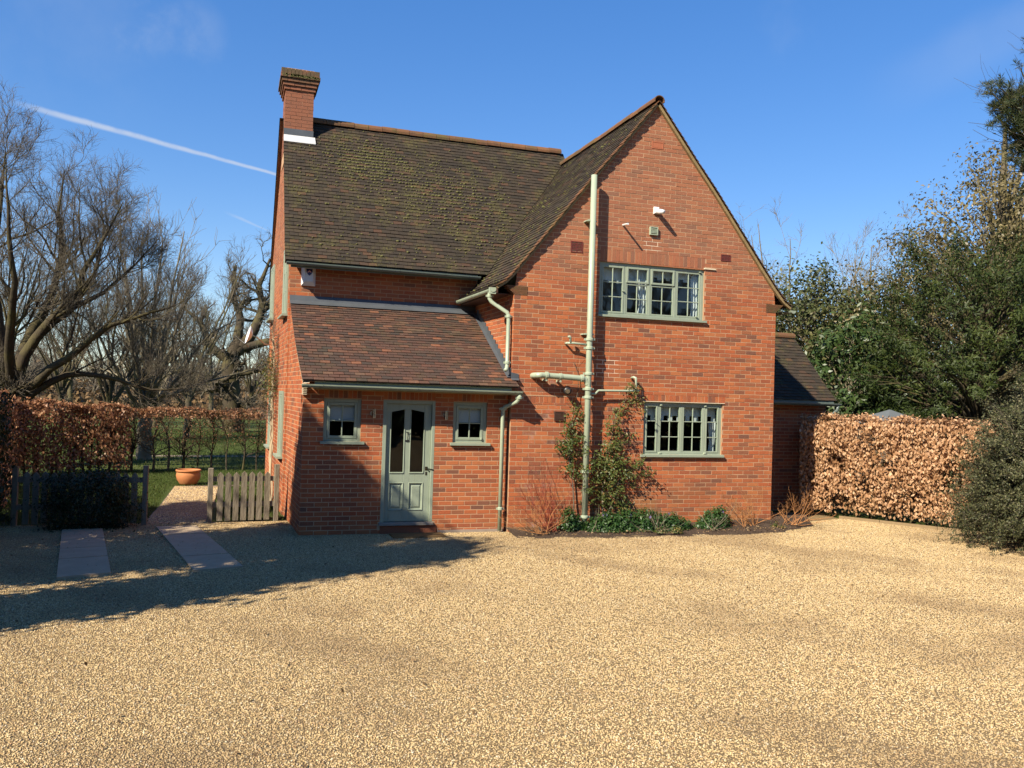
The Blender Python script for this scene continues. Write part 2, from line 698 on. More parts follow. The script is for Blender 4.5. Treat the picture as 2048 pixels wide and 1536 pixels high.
def make_gravel(name, stones, sc, dirt):
    m, n, out = material(name)
    pos = position(n)
    v = n.n('ShaderNodeTexVoronoi', feature='F1')
    v.inputs['Scale'].default_value = sc
    v.inputs['Randomness'].default_value = 1.0
    n.set(v.inputs['Vector'], pos)
    sepc = n.n('ShaderNodeSeparateColor')
    n.set(sepc.inputs[0], v.outputs['Color'])
    c = n.ramp(sepc.outputs[0], stones)
    big = n.noise(pos, 0.35, 4.0, 0.6)
    trk = n.n('ShaderNodeTexWave', wave_type='BANDS', bands_direction='DIAGONAL')
    n.set(trk.inputs['Vector'], pos)
    trk.inputs['Scale'].default_value = 0.17
    trk.inputs['Distortion'].default_value = 2.5
    trk.inputs['Detail'].default_value = 2.0
    trk.inputs['Detail Scale'].default_value = 0.4
    big = n.math('ADD', big, n.math('MULTIPLY', n.smooth(trk.outputs['Fac'], 0.72, 1.0), 0.07))
    c = n.mix(n.math('MULTIPLY', n.smooth(big, 0.45, 0.75), dirt), c, (0.27, 0.185, 0.105))
    spots = n.noise(pos, 3.2, 4.0, 0.6)
    c = n.mix(n.math('MULTIPLY', n.smooth(spots, 0.64, 0.80), 0.4), c, (0.16, 0.11, 0.075))
    gap = n.smooth(v.outputs['Distance'], 0.30, 0.62)
    c = n.mix(n.math('MULTIPLY', gap, 0.62), c, (0.075, 0.048, 0.024))
    h = n.math('SUBTRACT', 1.0, v.outputs['Distance'])
    bsdf(n, out, c, 0.85, 0.25, 0, h, 0.012, 1.0)
    return m


def make_stone():
    m, n, out = material('gravel_stone')
    oi = n.n('ShaderNodeObjectInfo')
    c = n.ramp(oi.outputs['Random'], [(0.0, (0.56, 0.400, 0.185)), (0.2, (0.70, 0.535, 0.275)), (0.4, (0.48, 0.320, 0.140)), (0.55, (0.74, 0.59, 0.33)),
                                       (0.68, (0.40, 0.260, 0.120)), (0.80, (0.64, 0.455, 0.215)), (0.89, (0.27, 0.180, 0.105)), (0.94, (0.80, 0.71, 0.50)), (1.0, (0.55, 0.32, 0.16))])
    pos = position(n)
    big = n.noise(pos, 0.35, 4.0, 0.6)
    trk = n.n('ShaderNodeTexWave', wave_type='BANDS', bands_direction='DIAGONAL')
    n.set(trk.inputs['Vector'], pos)
    trk.inputs['Scale'].default_value = 0.17
    trk.inputs['Distortion'].default_value = 2.5
    trk.inputs['Detail'].default_value = 2.0
    trk.inputs['Detail Scale'].default_value = 0.4
    big = n.math('ADD', big, n.math('MULTIPLY', n.smooth(trk.outputs['Fac'], 0.72, 1.0), 0.07))
    c = n.mix(n.math('MULTIPLY', n.smooth(big, 0.46, 0.68), 0.50), c, (0.25, 0.160, 0.080))
    bsdf(n, out, c, 0.75, 0.3)
    return m


def make_grass(name):
    m, n, out = material(name)
    pos = position(n)
    f = n.noise(pos, 3.0, 5.0, 0.65)
    c = n.mix(f, (0.055, 0.085, 0.018), (0.13, 0.165, 0.035))
    f2 = n.noise(pos, 0.25, 3.0)
    c = n.mix(n.math('MULTIPLY', n.smooth(f2, 0.45, 0.7), 0.5), c, (0.17, 0.155, 0.06))
    bsdf(n, out, c, 0.9, 0.15, 0, n.noise(pos, 60.0, 4.0, 0.7), 0.05, 1.0)
    return m


GREEN = (0.315, 0.365, 0.270)
make_brick('brick_red')
make_mortar()
make_tile('tile_dark', [(0.0, (0.040, 0.031, 0.022)), (0.3, (0.056, 0.041, 0.028)), (0.6, (0.034, 0.028, 0.021)), (0.85, (0.064, 0.045, 0.030)), (0.97, (0.088, 0.046, 0.028)), (1.0, (0.048, 0.037, 0.027))], 0.75, 0.25)
make_tile('tile_red', [(0.0, (0.100, 0.050, 0.036)), (0.22, (0.066, 0.048, 0.037)), (0.42, (0.130, 0.060, 0.040)), (0.6, (0.078, 0.048, 0.036)), (0.78, (0.150, 0.072, 0.045)), (0.88, (0.058, 0.046, 0.038)), (0.95, (0.24, 0.098, 0.052)), (1.0, (0.115, 0.078, 0.054))], 0.30, 0.85)
make_tile('ridge_clay', [(0.0, (0.155, 0.078, 0.040)), (0.4, (0.21, 0.095, 0.046)), (0.7, (0.120, 0.078, 0.040)), (1.0, (0.25, 0.112, 0.050))], 0.9, 0.4)
make_paint('green_paint', GREEN)
make_paint('dark_green_paint', (0.15, 0.19, 0.165), 0.35)
make_paint('pipe_paint', (0.40, 0.46, 0.33), 0.35)
make_glass()
simple('dark_iron', (0.02, 0.02, 0.02), 0.4, 0.5)
simple('brass_handle', (0.09, 0.07, 0.045), 0.3, 0.5, 0.8)
simple('steel', (0.62, 0.60, 0.58), 0.22, 0.5, 1.0)
simple('white_plastic', (0.78, 0.78, 0.76), 0.35, 0.5, 0, 0.05)
simple('blue_badge', (0.03, 0.025, 0.12), 0.4, 0.4)
simple('pink_badge', (0.75, 0.38, 0.42), 0.4, 0.4)
simple('lead', (0.085, 0.095, 0.105), 0.5, 0.4, 0.0, 0.3, 3.0, 0.004, 12.0)
simple('new_lead', (0.62, 0.62, 0.60), 0.4, 0.4, 0.0, 0.15, 6.0, 0.004, 16.0)
simple('red_vent', (0.16, 0.035, 0.028), 0.6, 0.3)
simple('terracotta_vent', (0.45, 0.15, 0.075), 0.8, 0.2)
simple('brown_plastic', (0.085, 0.045, 0.032), 0.5, 0.3)
simple('vent_dark', (0.012, 0.010, 0.010), 0.9, 0.1)
simple('room_wall', (0.72, 0.72, 0.70), 0.9, 0.1, 0, 0.04)
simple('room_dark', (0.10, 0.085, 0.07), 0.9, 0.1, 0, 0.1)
simple('blind_cloth', (0.80, 0.80, 0.80), 0.9, 0.1, 0, 0.04)
simple('mirror_glass', (0.8, 0.85, 0.9), 0.03, 0.5, 1.0, 0.0)
simple('verge_mortar', (0.30, 0.215, 0.105), 0.9, 0.1, 0, 0.35, 9.0, 0.01, 30.0)
simple('cream_mortar', (0.70, 0.60, 0.42), 0.9, 0.1, 0, 0.15, 20.0, 0.006, 60.0)
simple('concrete_plinth', (0.36, 0.29, 0.23), 0.9, 0.1, 0, 0.25, 8.0, 0.004, 60.0)
simple('door_sill_stone', (0.30, 0.26, 0.21), 0.85, 0.2, 0, 0.2, 8.0, 0.003, 50.0)
simple('coir_mat', (0.20, 0.125, 0.055), 0.95, 0.1, 0, 0.2, 30.0, 0.006, 200.0)
simple('terracotta', (0.50, 0.20, 0.075), 0.75, 0.25, 0, 0.15, 9.0)
simple('grey_roofing', (0.13, 0.145, 0.15), 0.7, 0.3, 0, 0.1)
simple('shed_board', (0.16, 0.12, 0.085), 0.85, 0.2, 0, 0.2)
simple('slab_stone', (0.46, 0.35, 0.225), 0.85, 0.2, 0, 0.22, 5.0, 0.004, 45.0)
simple('timber_edge', (0.27, 0.19, 0.10), 0.85, 0.2, 0, 0.25, 12.0, 0.004, 60.0)
simple('soil', (0.085, 0.060, 0.042), 0.95, 0.1, 0, 0.5, 14.0, 0.05, 30.0)
simple('moss', (0.140, 0.135, 0.052), 0.95, 0.1, 0, 0.45, 25.0)
simple('violet_petal', (0.36, 0.27, 0.62), 0.7, 0.2)
simple('path_far', (0.34, 0.26, 0.20), 0.9, 0.1, 0, 0.2, 8.0)
make_bark('bark_grey', (0.085, 0.068, 0.050), (0.215, 0.175, 0.115), 0.55)
make_bark('bark_dark', (0.030, 0.024, 0.018), (0.105, 0.082, 0.052), 0.35)
make_bark('twig_brown', (0.090, 0.076, 0.060), (0.180, 0.152, 0.115), 0.15)
make_bark('twig_pale', (0.180, 0.150, 0.105), (0.30, 0.255, 0.18), 0.3)
make_bark('fence_wood', (0.175, 0.145, 0.105), (0.33, 0.28, 0.205), 0.12)
make_bark('twig_red', (0.20, 0.045, 0.032), (0.33, 0.085, 0.045))
make_bark('twig_orange', (0.42, 0.18, 0.070), (0.60, 0.30, 0.12))
make_bark('vine_pale', (0.36, 0.28, 0.17), (0.55, 0.45, 0.29))
make_leaf('beech_leaf', [(0.0, (0.40, 0.205, 0.092)), (0.35, (0.60, 0.335, 0.165)), (0.7, (0.74, 0.445, 0.235)), (1.0, (0.86, 0.58, 0.34))], 0.28, 0.55, 0.3)
make_leaf('beech_leaf_red', [(0.0, (0.24, 0.100, 0.048)), (0.4, (0.42, 0.190, 0.090)), (0.8, (0.60, 0.310, 0.15)), (1.0, (0.78, 0.50, 0.28))], 0.35, 0.5, 0.35)
make_leaf('yew_leaf', [(0.0, (0.020, 0.036, 0.008)), (0.5, (0.048, 0.072, 0.014)), (1.0, (0.105, 0.128, 0.024))], 0.22, 0.55, 0.25)
make_leaf('dark_hedge_leaf', [(0.0, (0.022, 0.032, 0.012)), (0.5, (0.040, 0.055, 0.018)), (1.0, (0.070, 0.085, 0.026))], 0.2, 0.5, 0.3)
make_leaf('holm_leaf', [(0.0, (0.105, 0.090, 0.036)), (0.5, (0.215, 0.172, 0.070)), (0.85, (0.31, 0.245, 0.105)), (1.0, (0.42, 0.35, 0.19))], 0.25, 0.45, 0.4)
make_leaf('pine_needle', [(0.0, (0.034, 0.052, 0.018)), (0.6, (0.072, 0.092, 0.030)), (1.0, (0.17, 0.14, 0.06))], 0.15, 0.5, 0.3)
make_leaf('laurel_leaf', [(0.0, (0.030, 0.060, 0.016)), (0.5, (0.060, 0.105, 0.026)), (1.0, (0.110, 0.150, 0.042))], 0.22, 0.42, 0.4)
make_leaf('ivy_leaf', [(0.0, (0.050, 0.068, 0.020)), (0.5, (0.100, 0.115, 0.036)), (0.85, (0.19, 0.175, 0.065)), (1.0, (0.27, 0.24, 0.12))], 0.25, 0.5, 0.3)
make_leaf('cotoneaster_leaf', [(0.0, (0.044, 0.054, 0.024)), (0.5, (0.095, 0.104, 0.044)), (0.85, (0.165, 0.158, 0.066)), (1.0, (0.26, 0.24, 0.13))], 0.2, 0.55, 0.25)
make_leaf('climber_leaf', [(0.0, (0.050, 0.075, 0.016)), (0.45, (0.110, 0.145, 0.032)), (0.75, (0.19, 0.20, 0.055)), (0.9, (0.30, 0.155, 0.05)), (1.0, (0.42, 0.33, 0.13))], 0.3, 0.45, 0.25)
make_leaf('periwinkle_leaf', [(0.0, (0.020, 0.058, 0.012)), (0.6, (0.045, 0.105, 0.022)), (1.0, (0.090, 0.155, 0.040))], 0.25, 0.42, 0.3)
make_leaf('grass_blade', [(0.0, (0.060, 0.098, 0.018)), (0.6, (0.105, 0.160, 0.030)), (1.0, (0.20, 0.21, 0.07))], 0.35, 0.6, 0.2)
make_leaf('dry_leaf', [(0.0, (0.16, 0.10, 0.05)), (0.5, (0.30, 0.19, 0.09)), (1.0, (0.50, 0.36, 0.20))], 0.2, 0.7, 0.2)
GRAVEL_STONES = [(0.0, (0.43, 0.295, 0.130)), (0.2, (0.55, 0.405, 0.195)), (0.4, (0.39, 0.255, 0.110)), (0.6, (0.60, 0.455, 0.235)), (0.78, (0.31, 0.200, 0.090)), (0.9, (0.50, 0.340, 0.155)), (1.0, (0.18, 0.120, 0.065))]
make_gravel('gravel_ground', GRAVEL_STONES, 75.0, 0.55)
make_gravel('path_gravel', [(0.0, (0.30, 0.19, 0.14)), (0.3, (0.44, 0.31, 0.24)), (0.6, (0.25, 0.165, 0.125)), (0.85, (0.50, 0.38, 0.30)), (1.0, (0.2, 0.14, 0.11))], 38.0, 0.3)
make_stone()
make_grass('lawn_grass')
M = MATS

exec_parts = True

# ------------------------------------------------------------------ ground
def sheet(name, pts, z, mat, kind='structure', label=None, cut=None):
    mb = MB()
    mb.poly([(x, y, z) for x, y in pts], 0.0)
    o = mb.build(name, mat)
    o['kind'] = kind
    return o


mb = MB()
NG = 24
mb.poly([(-700, -700, -0.012), (700, -700, -0.012), (700, 900, -0.012), (-700, 900, -0.012)])
ground = mb.build('lawn', M['lawn_grass'])
ground['kind'] = 'structure'

GRAVEL_OUT = [(-40, -40), (40, -40), (40, -6.0), (9.3, -1.9), (7.4, 0.75), (7.6, 1.7), (5.3, 1.7), (-3.5, 2.6), (-3.5, 1.75), (-9.5, 1.6), (-40, 1.6)]
gravel = sheet('gravel_drive', GRAVEL_OUT, 0.0, M['gravel_ground'])
path = sheet('gravel_path', [(-5.86, 1.6), (-4.78, 1.6), (-4.8, 2.6), (-4.72, 7.15), (-4.0, 7.25), (-3.9, 7.55), (-5.68, 7.35), (-5.75, 4.0)], 0.004, M['path_gravel'])
sheet('path', [(-9.0, 16.3), (-2, 16.3), (6, 16.4), (6, 17.0), (-2, 16.9), (-9.0, 16.9)], -0.006, M['path_far'])

# soil bed along the gable
mb = MB()
fx = np.linspace(-0.02, 6.15, 40)
rows = []
for x in fx:
    d = 0.55 + 0.36 * math.sin((x + 0.25) / 6.1 * math.pi) ** 0.6 + 0.04 * math.sin(x * 5)
    if x > 5.1:
        d = max(0.12, 0.62 - (x - 5.1) * 0.45)
    row = []
    for k in range(6):
        t = k / 5
        yy = 0.02 - d * t + (0.0 if x < 5.2 else 0.12 * (1 - t))
        zz = 0.075 * (1 - t) ** 1.4 + random.uniform(-0.012, 0.012) * (1 if 0 < k < 5 else 0) + (0.004 if k == 5 else 0) + 0.09 * max(0, (x - 2.5)) / 3.0 * (1 - t)
        row.append((x, yy, zz))
    rows.append(row)
for i in range(len(rows) - 1):
    for k in range(5):
        mb.poly([rows[i][k], rows[i][k + 1], rows[i + 1][k + 1], rows[i + 1][k]])
bed = mb.build('flower_bed', M['soil'], smooth=True)
bed['kind'] = 'structure'

# loose stones on the drive: real pebbles, scattered by geometry nodes
def stone_mesh(seed):
    r = np.random.default_rng(seed)
    t = (1 + 5 ** .5) / 2
    V = np.array([(-1, t, 0), (1, t, 0), (-1, -t, 0), (1, -t, 0), (0, -1, t), (0, 1, t), (0, -1, -t), (0, 1, -t), (t, 0, -1), (t, 0, 1), (-t, 0, -1), (-t, 0, 1)], float)
    V /= np.linalg.norm(V[0])
    V *= r.uniform(0.75, 1.25, (12, 1))
    V *= np.array([1.0, 0.78, 0.55])
    F = [(0, 11, 5), (0, 5, 1), (0, 1, 7), (0, 7, 10), (0, 10, 11), (1, 5, 9), (5, 11, 4), (11, 10, 2), (10, 7, 6), (7, 1, 8), (3, 9, 4), (3, 4, 2), (3, 2, 6), (3, 6, 8), (3, 8, 9), (4, 9, 5), (2, 4, 11), (6, 2, 10), (8, 6, 7), (9, 8, 1)]
    return np_mesh('pebble', V, F, M['gravel_stone'])


def scatter_stones(name, pts, z, density, size, seed, bury=0.3):
    me = bpy.data.meshes.new(name)
    me.from_pydata([(x, y, z) for x, y in pts], [], [tuple(range(len(pts)))])
    o = bpy.data.objects.new(name, me)
    COL.objects.link(o)
    ng = bpy.data.node_groups.new(name, 'GeometryNodeTree')
    ng.interface.new_socket('Geometry', in_out='INPUT', socket_type='NodeSocketGeometry')
    ng.interface.new_socket('Geometry', in_out='OUTPUT', socket_type='NodeSocketGeometry')
    N = ng.nodes
    L = ng.links
    gi = N.new('NodeGroupInput')
    go = N.new('NodeGroupOutput')
    dp = N.new('GeometryNodeDistributePointsOnFaces')
    dp.inputs['Density'].default_value = density
    dp.inputs['Seed'].default_value = seed
    ip = N.new('GeometryNodeInstanceOnPoints')
    gs = []
    gti = N.new('GeometryNodeGeometryToInstance')
    for k in range(3):
        # each stone shape comes in through its own mesh object, kept out of the scene
        so = bpy.data.objects.new('pebble', stone_mesh(seed * 10 + k))
        oi = N.new('GeometryNodeObjectInfo')
        oi.inputs[0].default_value = so
        oi.inputs['As Instance'].default_value = True
        L.new(oi.outputs['Geometry'], gti.inputs[0])
    ip.inputs['Pick Instance'].default_value = True
    rr = N.new('FunctionNodeRandomValue')
    rr.data_type = 'FLOAT_VECTOR'
    rr.inputs[0].default_value = (-0.5, -0.5, 0)
    rr.inputs[1].default_value = (0.5, 0.5, 6.28)
    rs = N.new('FunctionNodeRandomValue')
    rs.data_type = 'FLOAT'
    rs.inputs[2].default_value = size * 0.55
    rs.inputs[3].default_value = size * 1.45
    rs.inputs['Seed'].default_value = 5
    L.new(gi.outputs[0], dp.inputs['Mesh'])
    L.new(dp.outputs['Points'], ip.inputs['Points'])
    L.new(gti.outputs[0], ip.inputs['Instance'])
    L.new(rr.outputs[0], ip.inputs['Rotation'])
    L.new(rs.outputs[1], ip.inputs['Scale'])
    L.new(ip.outputs[0], go.inputs[0])
    md = o.modifiers.new('scatter', 'NODES')
    md.node_group = ng
    me.materials.append(M['gravel_stone'])
    o['kind'] = 'stuff'
    return o


scatter_stones('gravel', [(-5.84, 1.6), (-4.78, 1.6), (-4.8, 2.6), (-4.72, 7.15), (-5.66, 7.3), (-5.73, 4.0)], 0.005, 1500.0, 0.011, 4)
scatter_stones('gravel', [(-7.6, -9.6), (3.2, -9.6), (9.3, -2.6), (7.5, 0.7), (6.2, 0.3), (5.6, -0.45), (4.6, -0.62), (2.2, -0.82), (0.2, -0.58), (0.0, 0.05), (-3.4, 0.08), (-3.5, 1.65), (-8.6, 1.65), (-8.6, -4.5)], 0.003, 3900.0, 0.0066, 3)
scatter_stones('gravel', [(-6.95, 1.0), (-6.4, 1.0), (-5.86, -2.4), (-6.4, -2.55)], 0.033, 22.0, 0.0066, 6)
scatter_stones('gravel', [(-5.6, 1.2), (-5.02, 1.2), (-4.34, -2.27), (-4.9, -2.4)], 0.033, 26.0, 0.0066, 7)

# ------------------------------------------------------------------ the house
house = empty('house', 'red brick house with steep tiled gable, long mossy roof and low tiled front porch', 'house', (2.6, 0, 0))
WID = 5.25                     # width of the gable
XL, YP = -3.44, 0.097          # porch corner and porch front
YM = 2.40                      # main front wall
F_GABLE = frame((0, 0, 0), (1, 0, 0), (0, -1, 0))
F_PORCH = frame((0, YP, 0), (1, 0, 0), (0, -1, 0))
F_MAIN = frame((0, YM, 0), (1, 0, 0), (0, -1, 0))
F_RETURN = frame((0, 2.4, 0), (0, -1, 0), (-1, 0, 0))
P0, P1 = Vector((-3.54, 2.4, 0)), Vector((XL, YP, 0))
F_PSIDE = frame(P0, P1 - P0, (-1, -0.0435, 0))
L_PSIDE = (P1 - P0).length
M0, M1 = Vector((-3.69, 7.2, 0)), Vector((-3.575, YM, 0))
F_LEFT = frame(M0, M1 - M0, (-1, -0.024, 0))
L_LEFT = (M1 - M0).length
F_WING = frame((5.25, 2.10, 0), (1, 0, 0), (0, -1, 0))

# roof profiles, from the eave up: (distance, height)
PG = [(-0.33, 4.165), (-0.20, 4.25), (-0.09, 4.355), (0.04, 4.505), (0.27, 4.79), (0.48, 5.055), (1.31, 6.11), (1.88, 6.79), (2.615, 7.70)]
PM = [(2.08, 4.64), (2.35, 4.93), (2.70, 5.345), (4.80, 8.03)]
PP = [(-0.24, 2.455), (0.40, 2.80), (2.385, 3.915)]
PW = [(1.82, 2.41), (2.10, 2.64), (3.42, 3.92)]


def prof_z(prof, d):
    for (a, za), (b, zb) in zip(prof, prof[1:]):
        if d <= b or (b, zb) == prof[-1]:
            return za + (zb - za) * (d - a) / (b - a)


def bricks_of(u0, u1, z0, z1, holes=(), region=None, phase=0, header=False):
    """(polygon) list of a stretcher-bond wall, cut round holes and under a convex outline"""
    out = []
    nrow = int(math.ceil((z1 - z0) / 0.075))
    for r in range(nrow):
        w0, w1 = z0 + r * 0.075 + 0.0065, min(z0 + r * 0.075 + 0.0685, z1)
        if w1 - w0 < 0.015:
            continue
        off = ((r + phase) % 2) * 0.1125 + random.uniform(-0.006, 0.006)
        a = u0 - off
        while a < u1:
            L = 0.225
            rects = [(max(a + 0.006, u0), min(a + L - 0.006, u1), w0, w1)]
            a += L
            if rects[0][1] - rects[0][0] < 0.02:
                continue
            for h in holes:
                rects = subtract(rects, h)
            for (p, q, c, d) in rects:
                if q - p < 0.022 or d - c < 0.014:
                    continue
                full = (q - p) > 0.20 and (d - c) > 0.06
                poly = [(p, c), (q, c), (q, d), (p, d)]
                if region:
                    poly = clip_poly(poly, region)
                    if area(poly) < 0.0007:
                        continue
                    full = full and len(poly) == 4
                out.append((poly, full))
    return out


def soldiers(u0, u1, w0, w1):
    n = max(1, round((u1 - u0) / 0.075))
    st = (u1 - u0) / n
    return [([(u0 + i * st + 0.0045, w0 + 0.004), (u0 + (i + 1) * st - 0.0045, w0 + 0.004), (u0 + (i + 1) * st - 0.0045, w1 - 0.004), (u0 + i * st + 0.0045, w1 - 0.004)], False) for i in range(n)]


def wall_sheet(mb, fr, u0, u1, z0, z1, holes, depth=0.0, region=None):
    rects = [(u0, u1, z0, z1)]
    for h in holes:
        rects = subtract(rects, h)
    for (p, q, c, d) in rects:
        poly = [(p, c), (q, c), (q, d), (p, d)]
        if region:
            poly = clip_poly(poly, region)
        if len(poly) > 2:
            mb.poly([fr(a, b, depth) for a, b in poly])


def reveals(mb, fr, hole, d):
    a, b, c, e = hole
    for (p, q) in (((a, c), (b, c)), ((b, c), (b, e)), ((b, e), (a, e)), ((a, e), (a, c))):
        mb.poly([fr(p[0], p[1], -0.0055), fr(q[0], q[1], -0.0055), fr(q[0], q[1], -d), fr(p[0], p[1], -d)])


brickwork = MB()             # every brick beyond the 300 built singly
wall_objs = {}
single_bricks = 0
_bm = MB()
_bm.fbox(frame((0, 0, 0), (1, 0, 0), (0, -1, 0)), -0.1065, 0.1065, -0.031, 0.031, -0.012, 0.0032, 0.0, 0.0025)
BRICK_ME = _bm.mesh('brick', M['brick_red'])
BRICK_ME.attributes.new('rnd', 'FLOAT', 'FACE')


def lay(fr, items, proud=0.003, wall=None, single=False):
    global single_bricks
    for poly, full in items:
        rv = random.random()
        if single and full and single_bricks < 296:
            cu = sum(p[0] for p in poly) / 4
            cw = sum(p[1] for p in poly) / 4
            L = max(p[0] for p in poly) - min(p[0] for p in poly)
            o = link('brick', BRICK_ME, wall, fr(cu, cw, random.uniform(-0.001, 0.0015)), (random.uniform(-.012, .012), random.uniform(-.008, .008), random.uniform(-.008, .008)))
            o.scale = (L / 0.213, 1, 1)
            o['rnd'] = rv
            single_bricks += 1
        else:
            d = proud + random.uniform(-0.002, 0.0026)
            brickwork.prism(fr, poly, -0.006, d, rv + 1e-4, jit=0.0016)


# openings, in wall coordinates
UW = (1.575, 3.69, 3.805, 4.745)      # upper window
LW = (2.52, 4.143, 1.34, 2.285)       # lower window
SOLD_U = (1.575, 3.69, 4.765, 4.965)
SOLD_L = (2.50, 4.20, 2.305, 2.415)
SOLD_B = (0.28, 1.20, 2.215, 2.325)
BAND = (0.02, 1.17, 2.328, 2.345)
gable_reg = [(0.0, 0.0), (WID, 0.0), (WID, 4.04)] + [(5.23 - d, z - 0.05) for d, z in PG[2:-1]] + [(2.615, 7.63)] + [(d, z - 0.05) for d, z in reversed(PG[2:-1])] + [(0.0, 4.04)]
gable_reg_c = [(-0.2, 0.0), (WID + .2, 0.0), (5.23 - PG[4][0], PG[4][1] - 0.02), (2.615, 7.66), (PG[4][0], PG[4][1] - 0.02)]
low_reg = [(0.0, 0.0), (WID, 0.0), (WID, 4.04), (5.23 - 0.04, 4.475), (5.23 - .27, 4.77), (.27, 4.77), (0.04, 4.475), (0.0, 4.04)]

gw = MB()
holesG = [UW, LW]
wall_sheet(gw, F_GABLE, 0, WID, -0.1, 4.04, holesG)
wall_sheet(gw, F_GABLE, 0, WID, 4.04, 4.74, holesG, region=low_reg)
wall_sheet(gw, F_GABLE, 0.0, WID, 4.74, 7.65, [(UW[0], UW[1], 4.7, UW[3])], region=gable_reg_c)
reveals(gw, F_GABLE, UW, 0.12)
reveals(gw, F_GABLE, LW, 0.12)
gable_wall = gw.build('wall', M['mortar'], house)
extra = [SOLD_U, SOLD_L, SOLD_B, BAND]
VENTS = [(2.53, 2.76, 6.865, 6.995), (1.01, 1.235, 4.86, 5.055), (4.02, 4.225, 4.945, 5.065)]
for (a, b) in ((0.0, 4.04),):
    lay(F_GABLE, bricks_of(0, WID, 0.0, 4.05, holesG + extra + [(-.1, .23, 4.04, 4.2), (5.03, 5.4, 4.04, 4.2)]))
lay(F_GABLE, bricks_of(0, WID, 4.05, 4.725, holesG + extra + VENTS + [(-.1, .235, 4.0, 4.21), (5.03, 5.4, 4.0, 4.21)], low_reg))
lay(F_GABLE, bricks_of(0, WID, 4.725, 7.65, holesG + extra + VENTS, gable_reg_c, 1))
lay(F_GABLE, soldiers(*SOLD_U))
lay(F_GABLE, soldiers(*SOLD_L))
lay(F_GABLE, soldiers(*SOLD_B))
mb = MB()
mb.fbox(F_GABLE, BAND[0], BAND[1], BAND[2], BAND[3], -0.004, 0.006)
mb.build('mortar_band', M['mortar'], house)

# tile corbels (kneelers) under both eaves
for side in (0, 1):
    for k in range(8):
        mb = MB()
        w0 = 4.045 + k * 0.0198
        out = -0.0 - 0.022 * k
        u0, u1 = (out, 0.232) if side == 0 else (5.03, WID - out)
        mb.fbox(F_GABLE, u0, u1, w0 + 0.002, w0 + 0.0165, -0.15, 0.008 + random.uniform(-.002, .003), 0.42 + random.uniform(-.05, .15))
        mb.build('corbel_tile', M['ridge_clay'], house)

# return wall of the gable over the porch, porch front, porch side, main front, left gable
rw = MB()
wall_sheet(rw, F_RETURN, 0, 2.4, 0, 4.2, [])
ret_wall = rw.build('wall', M['mortar'], house)
lay(F_RETURN, bricks_of(0, 2.4, 2.25, 4.2, [], None, 1))

DOOR = (-2.165, -1.292, 0.165, 2.188)
WPL = (-3.118, -2.520, 1.505, 2.186)
WPR = (-0.983, -0.390, 1.505, 2.186)
holesP = [DOOR, WPL, WPR]
pw = MB()
wall_sheet(pw, F_PORCH, XL, -0.02, -0.1, 2.5, holesP)
for h in holesP:
    reveals(pw, F_PORCH, h, 0.12)
porch_wall = pw.build('wall', M['mortar'], house)
soldP = [(-3.118, -2.52, 2.196, 2.325), (-2.165, -1.292, 2.196, 2.325), (-0.983, -0.39, 2.196, 2.325)]
items = bricks_of(XL, -0.02, 0.0, 2.50, holesP + soldP + [(-2.2, -1.25, 0.06, 0.2)])
items.sort(key=lambda it: (it[0][0][1]))
lay(F_PORCH, items, wall=porch_wall, single=True)
for s_ in soldP:
    lay(F_PORCH, soldiers(*s_))
mb = MB()
mb.fbox(F_PORCH, -1.2, -0.05, -0.02, 0.045, -0.01, 0.022)
mb.build('plinth', M['concrete_plinth'], house)

sw = MB()
wall_sheet(sw, F_PSIDE, 0, L_PSIDE, -0.1, 3.0, [], region=[(0, -0.1), (L_PSIDE, -0.1), (L_PSIDE, 2.52), (0, 3.82)])
wall_sheet(sw, F_PSIDE, 0, L_PSIDE, 3.0, 3.9, [], region=[(0, 0), (L_PSIDE, 0), (L_PSIDE, 2.52), (0, 3.82)])
side_wall = sw.build('wall', M['mortar'], house)
lay(F_PSIDE, bricks_of(0, L_PSIDE, 0, 3.9, [], [(0, 0), (L_PSIDE, 0), (L_PSIDE, 2.54), (0, 3.84)], 1))

mw = MB()
wall_sheet(mw, F_MAIN, -3.575, 0.02, -0.1, 4.95, [])
main_wall = mw.build('wall', M['mortar'], house)
lay(F_MAIN, bricks_of(-3.575, 0.0, 3.825, 4.8, []))
lay(F_MAIN, bricks_of(-3.575, -3.50, 0.0, 3.825, []))

LWIN = [(3.75, 4.62, 3.72, 5.02), (0.22, 1.12, 3.90, 5.12), (3.72, 4.55, 1.06, 2.28), (0.9, 1.8, 1.06, 2.28)]
left_reg = [(0, -0.1), (L_LEFT, -0.1), (L_LEFT, 4.93), (L_LEFT / 2, 7.93), (0, 4.93)]
lw = MB()
wall_sheet(lw, F_LEFT, 0, L_LEFT, -0.1, 8.0, LWIN, region=left_reg)
for h in LWIN:
    reveals(lw, F_LEFT, h, 0.1)
left_wall = lw.build('wall', M['mortar'], house)
lay(F_LEFT, bricks_of(0, L_LEFT, 0.0, 7.9, LWIN, left_reg, 1))

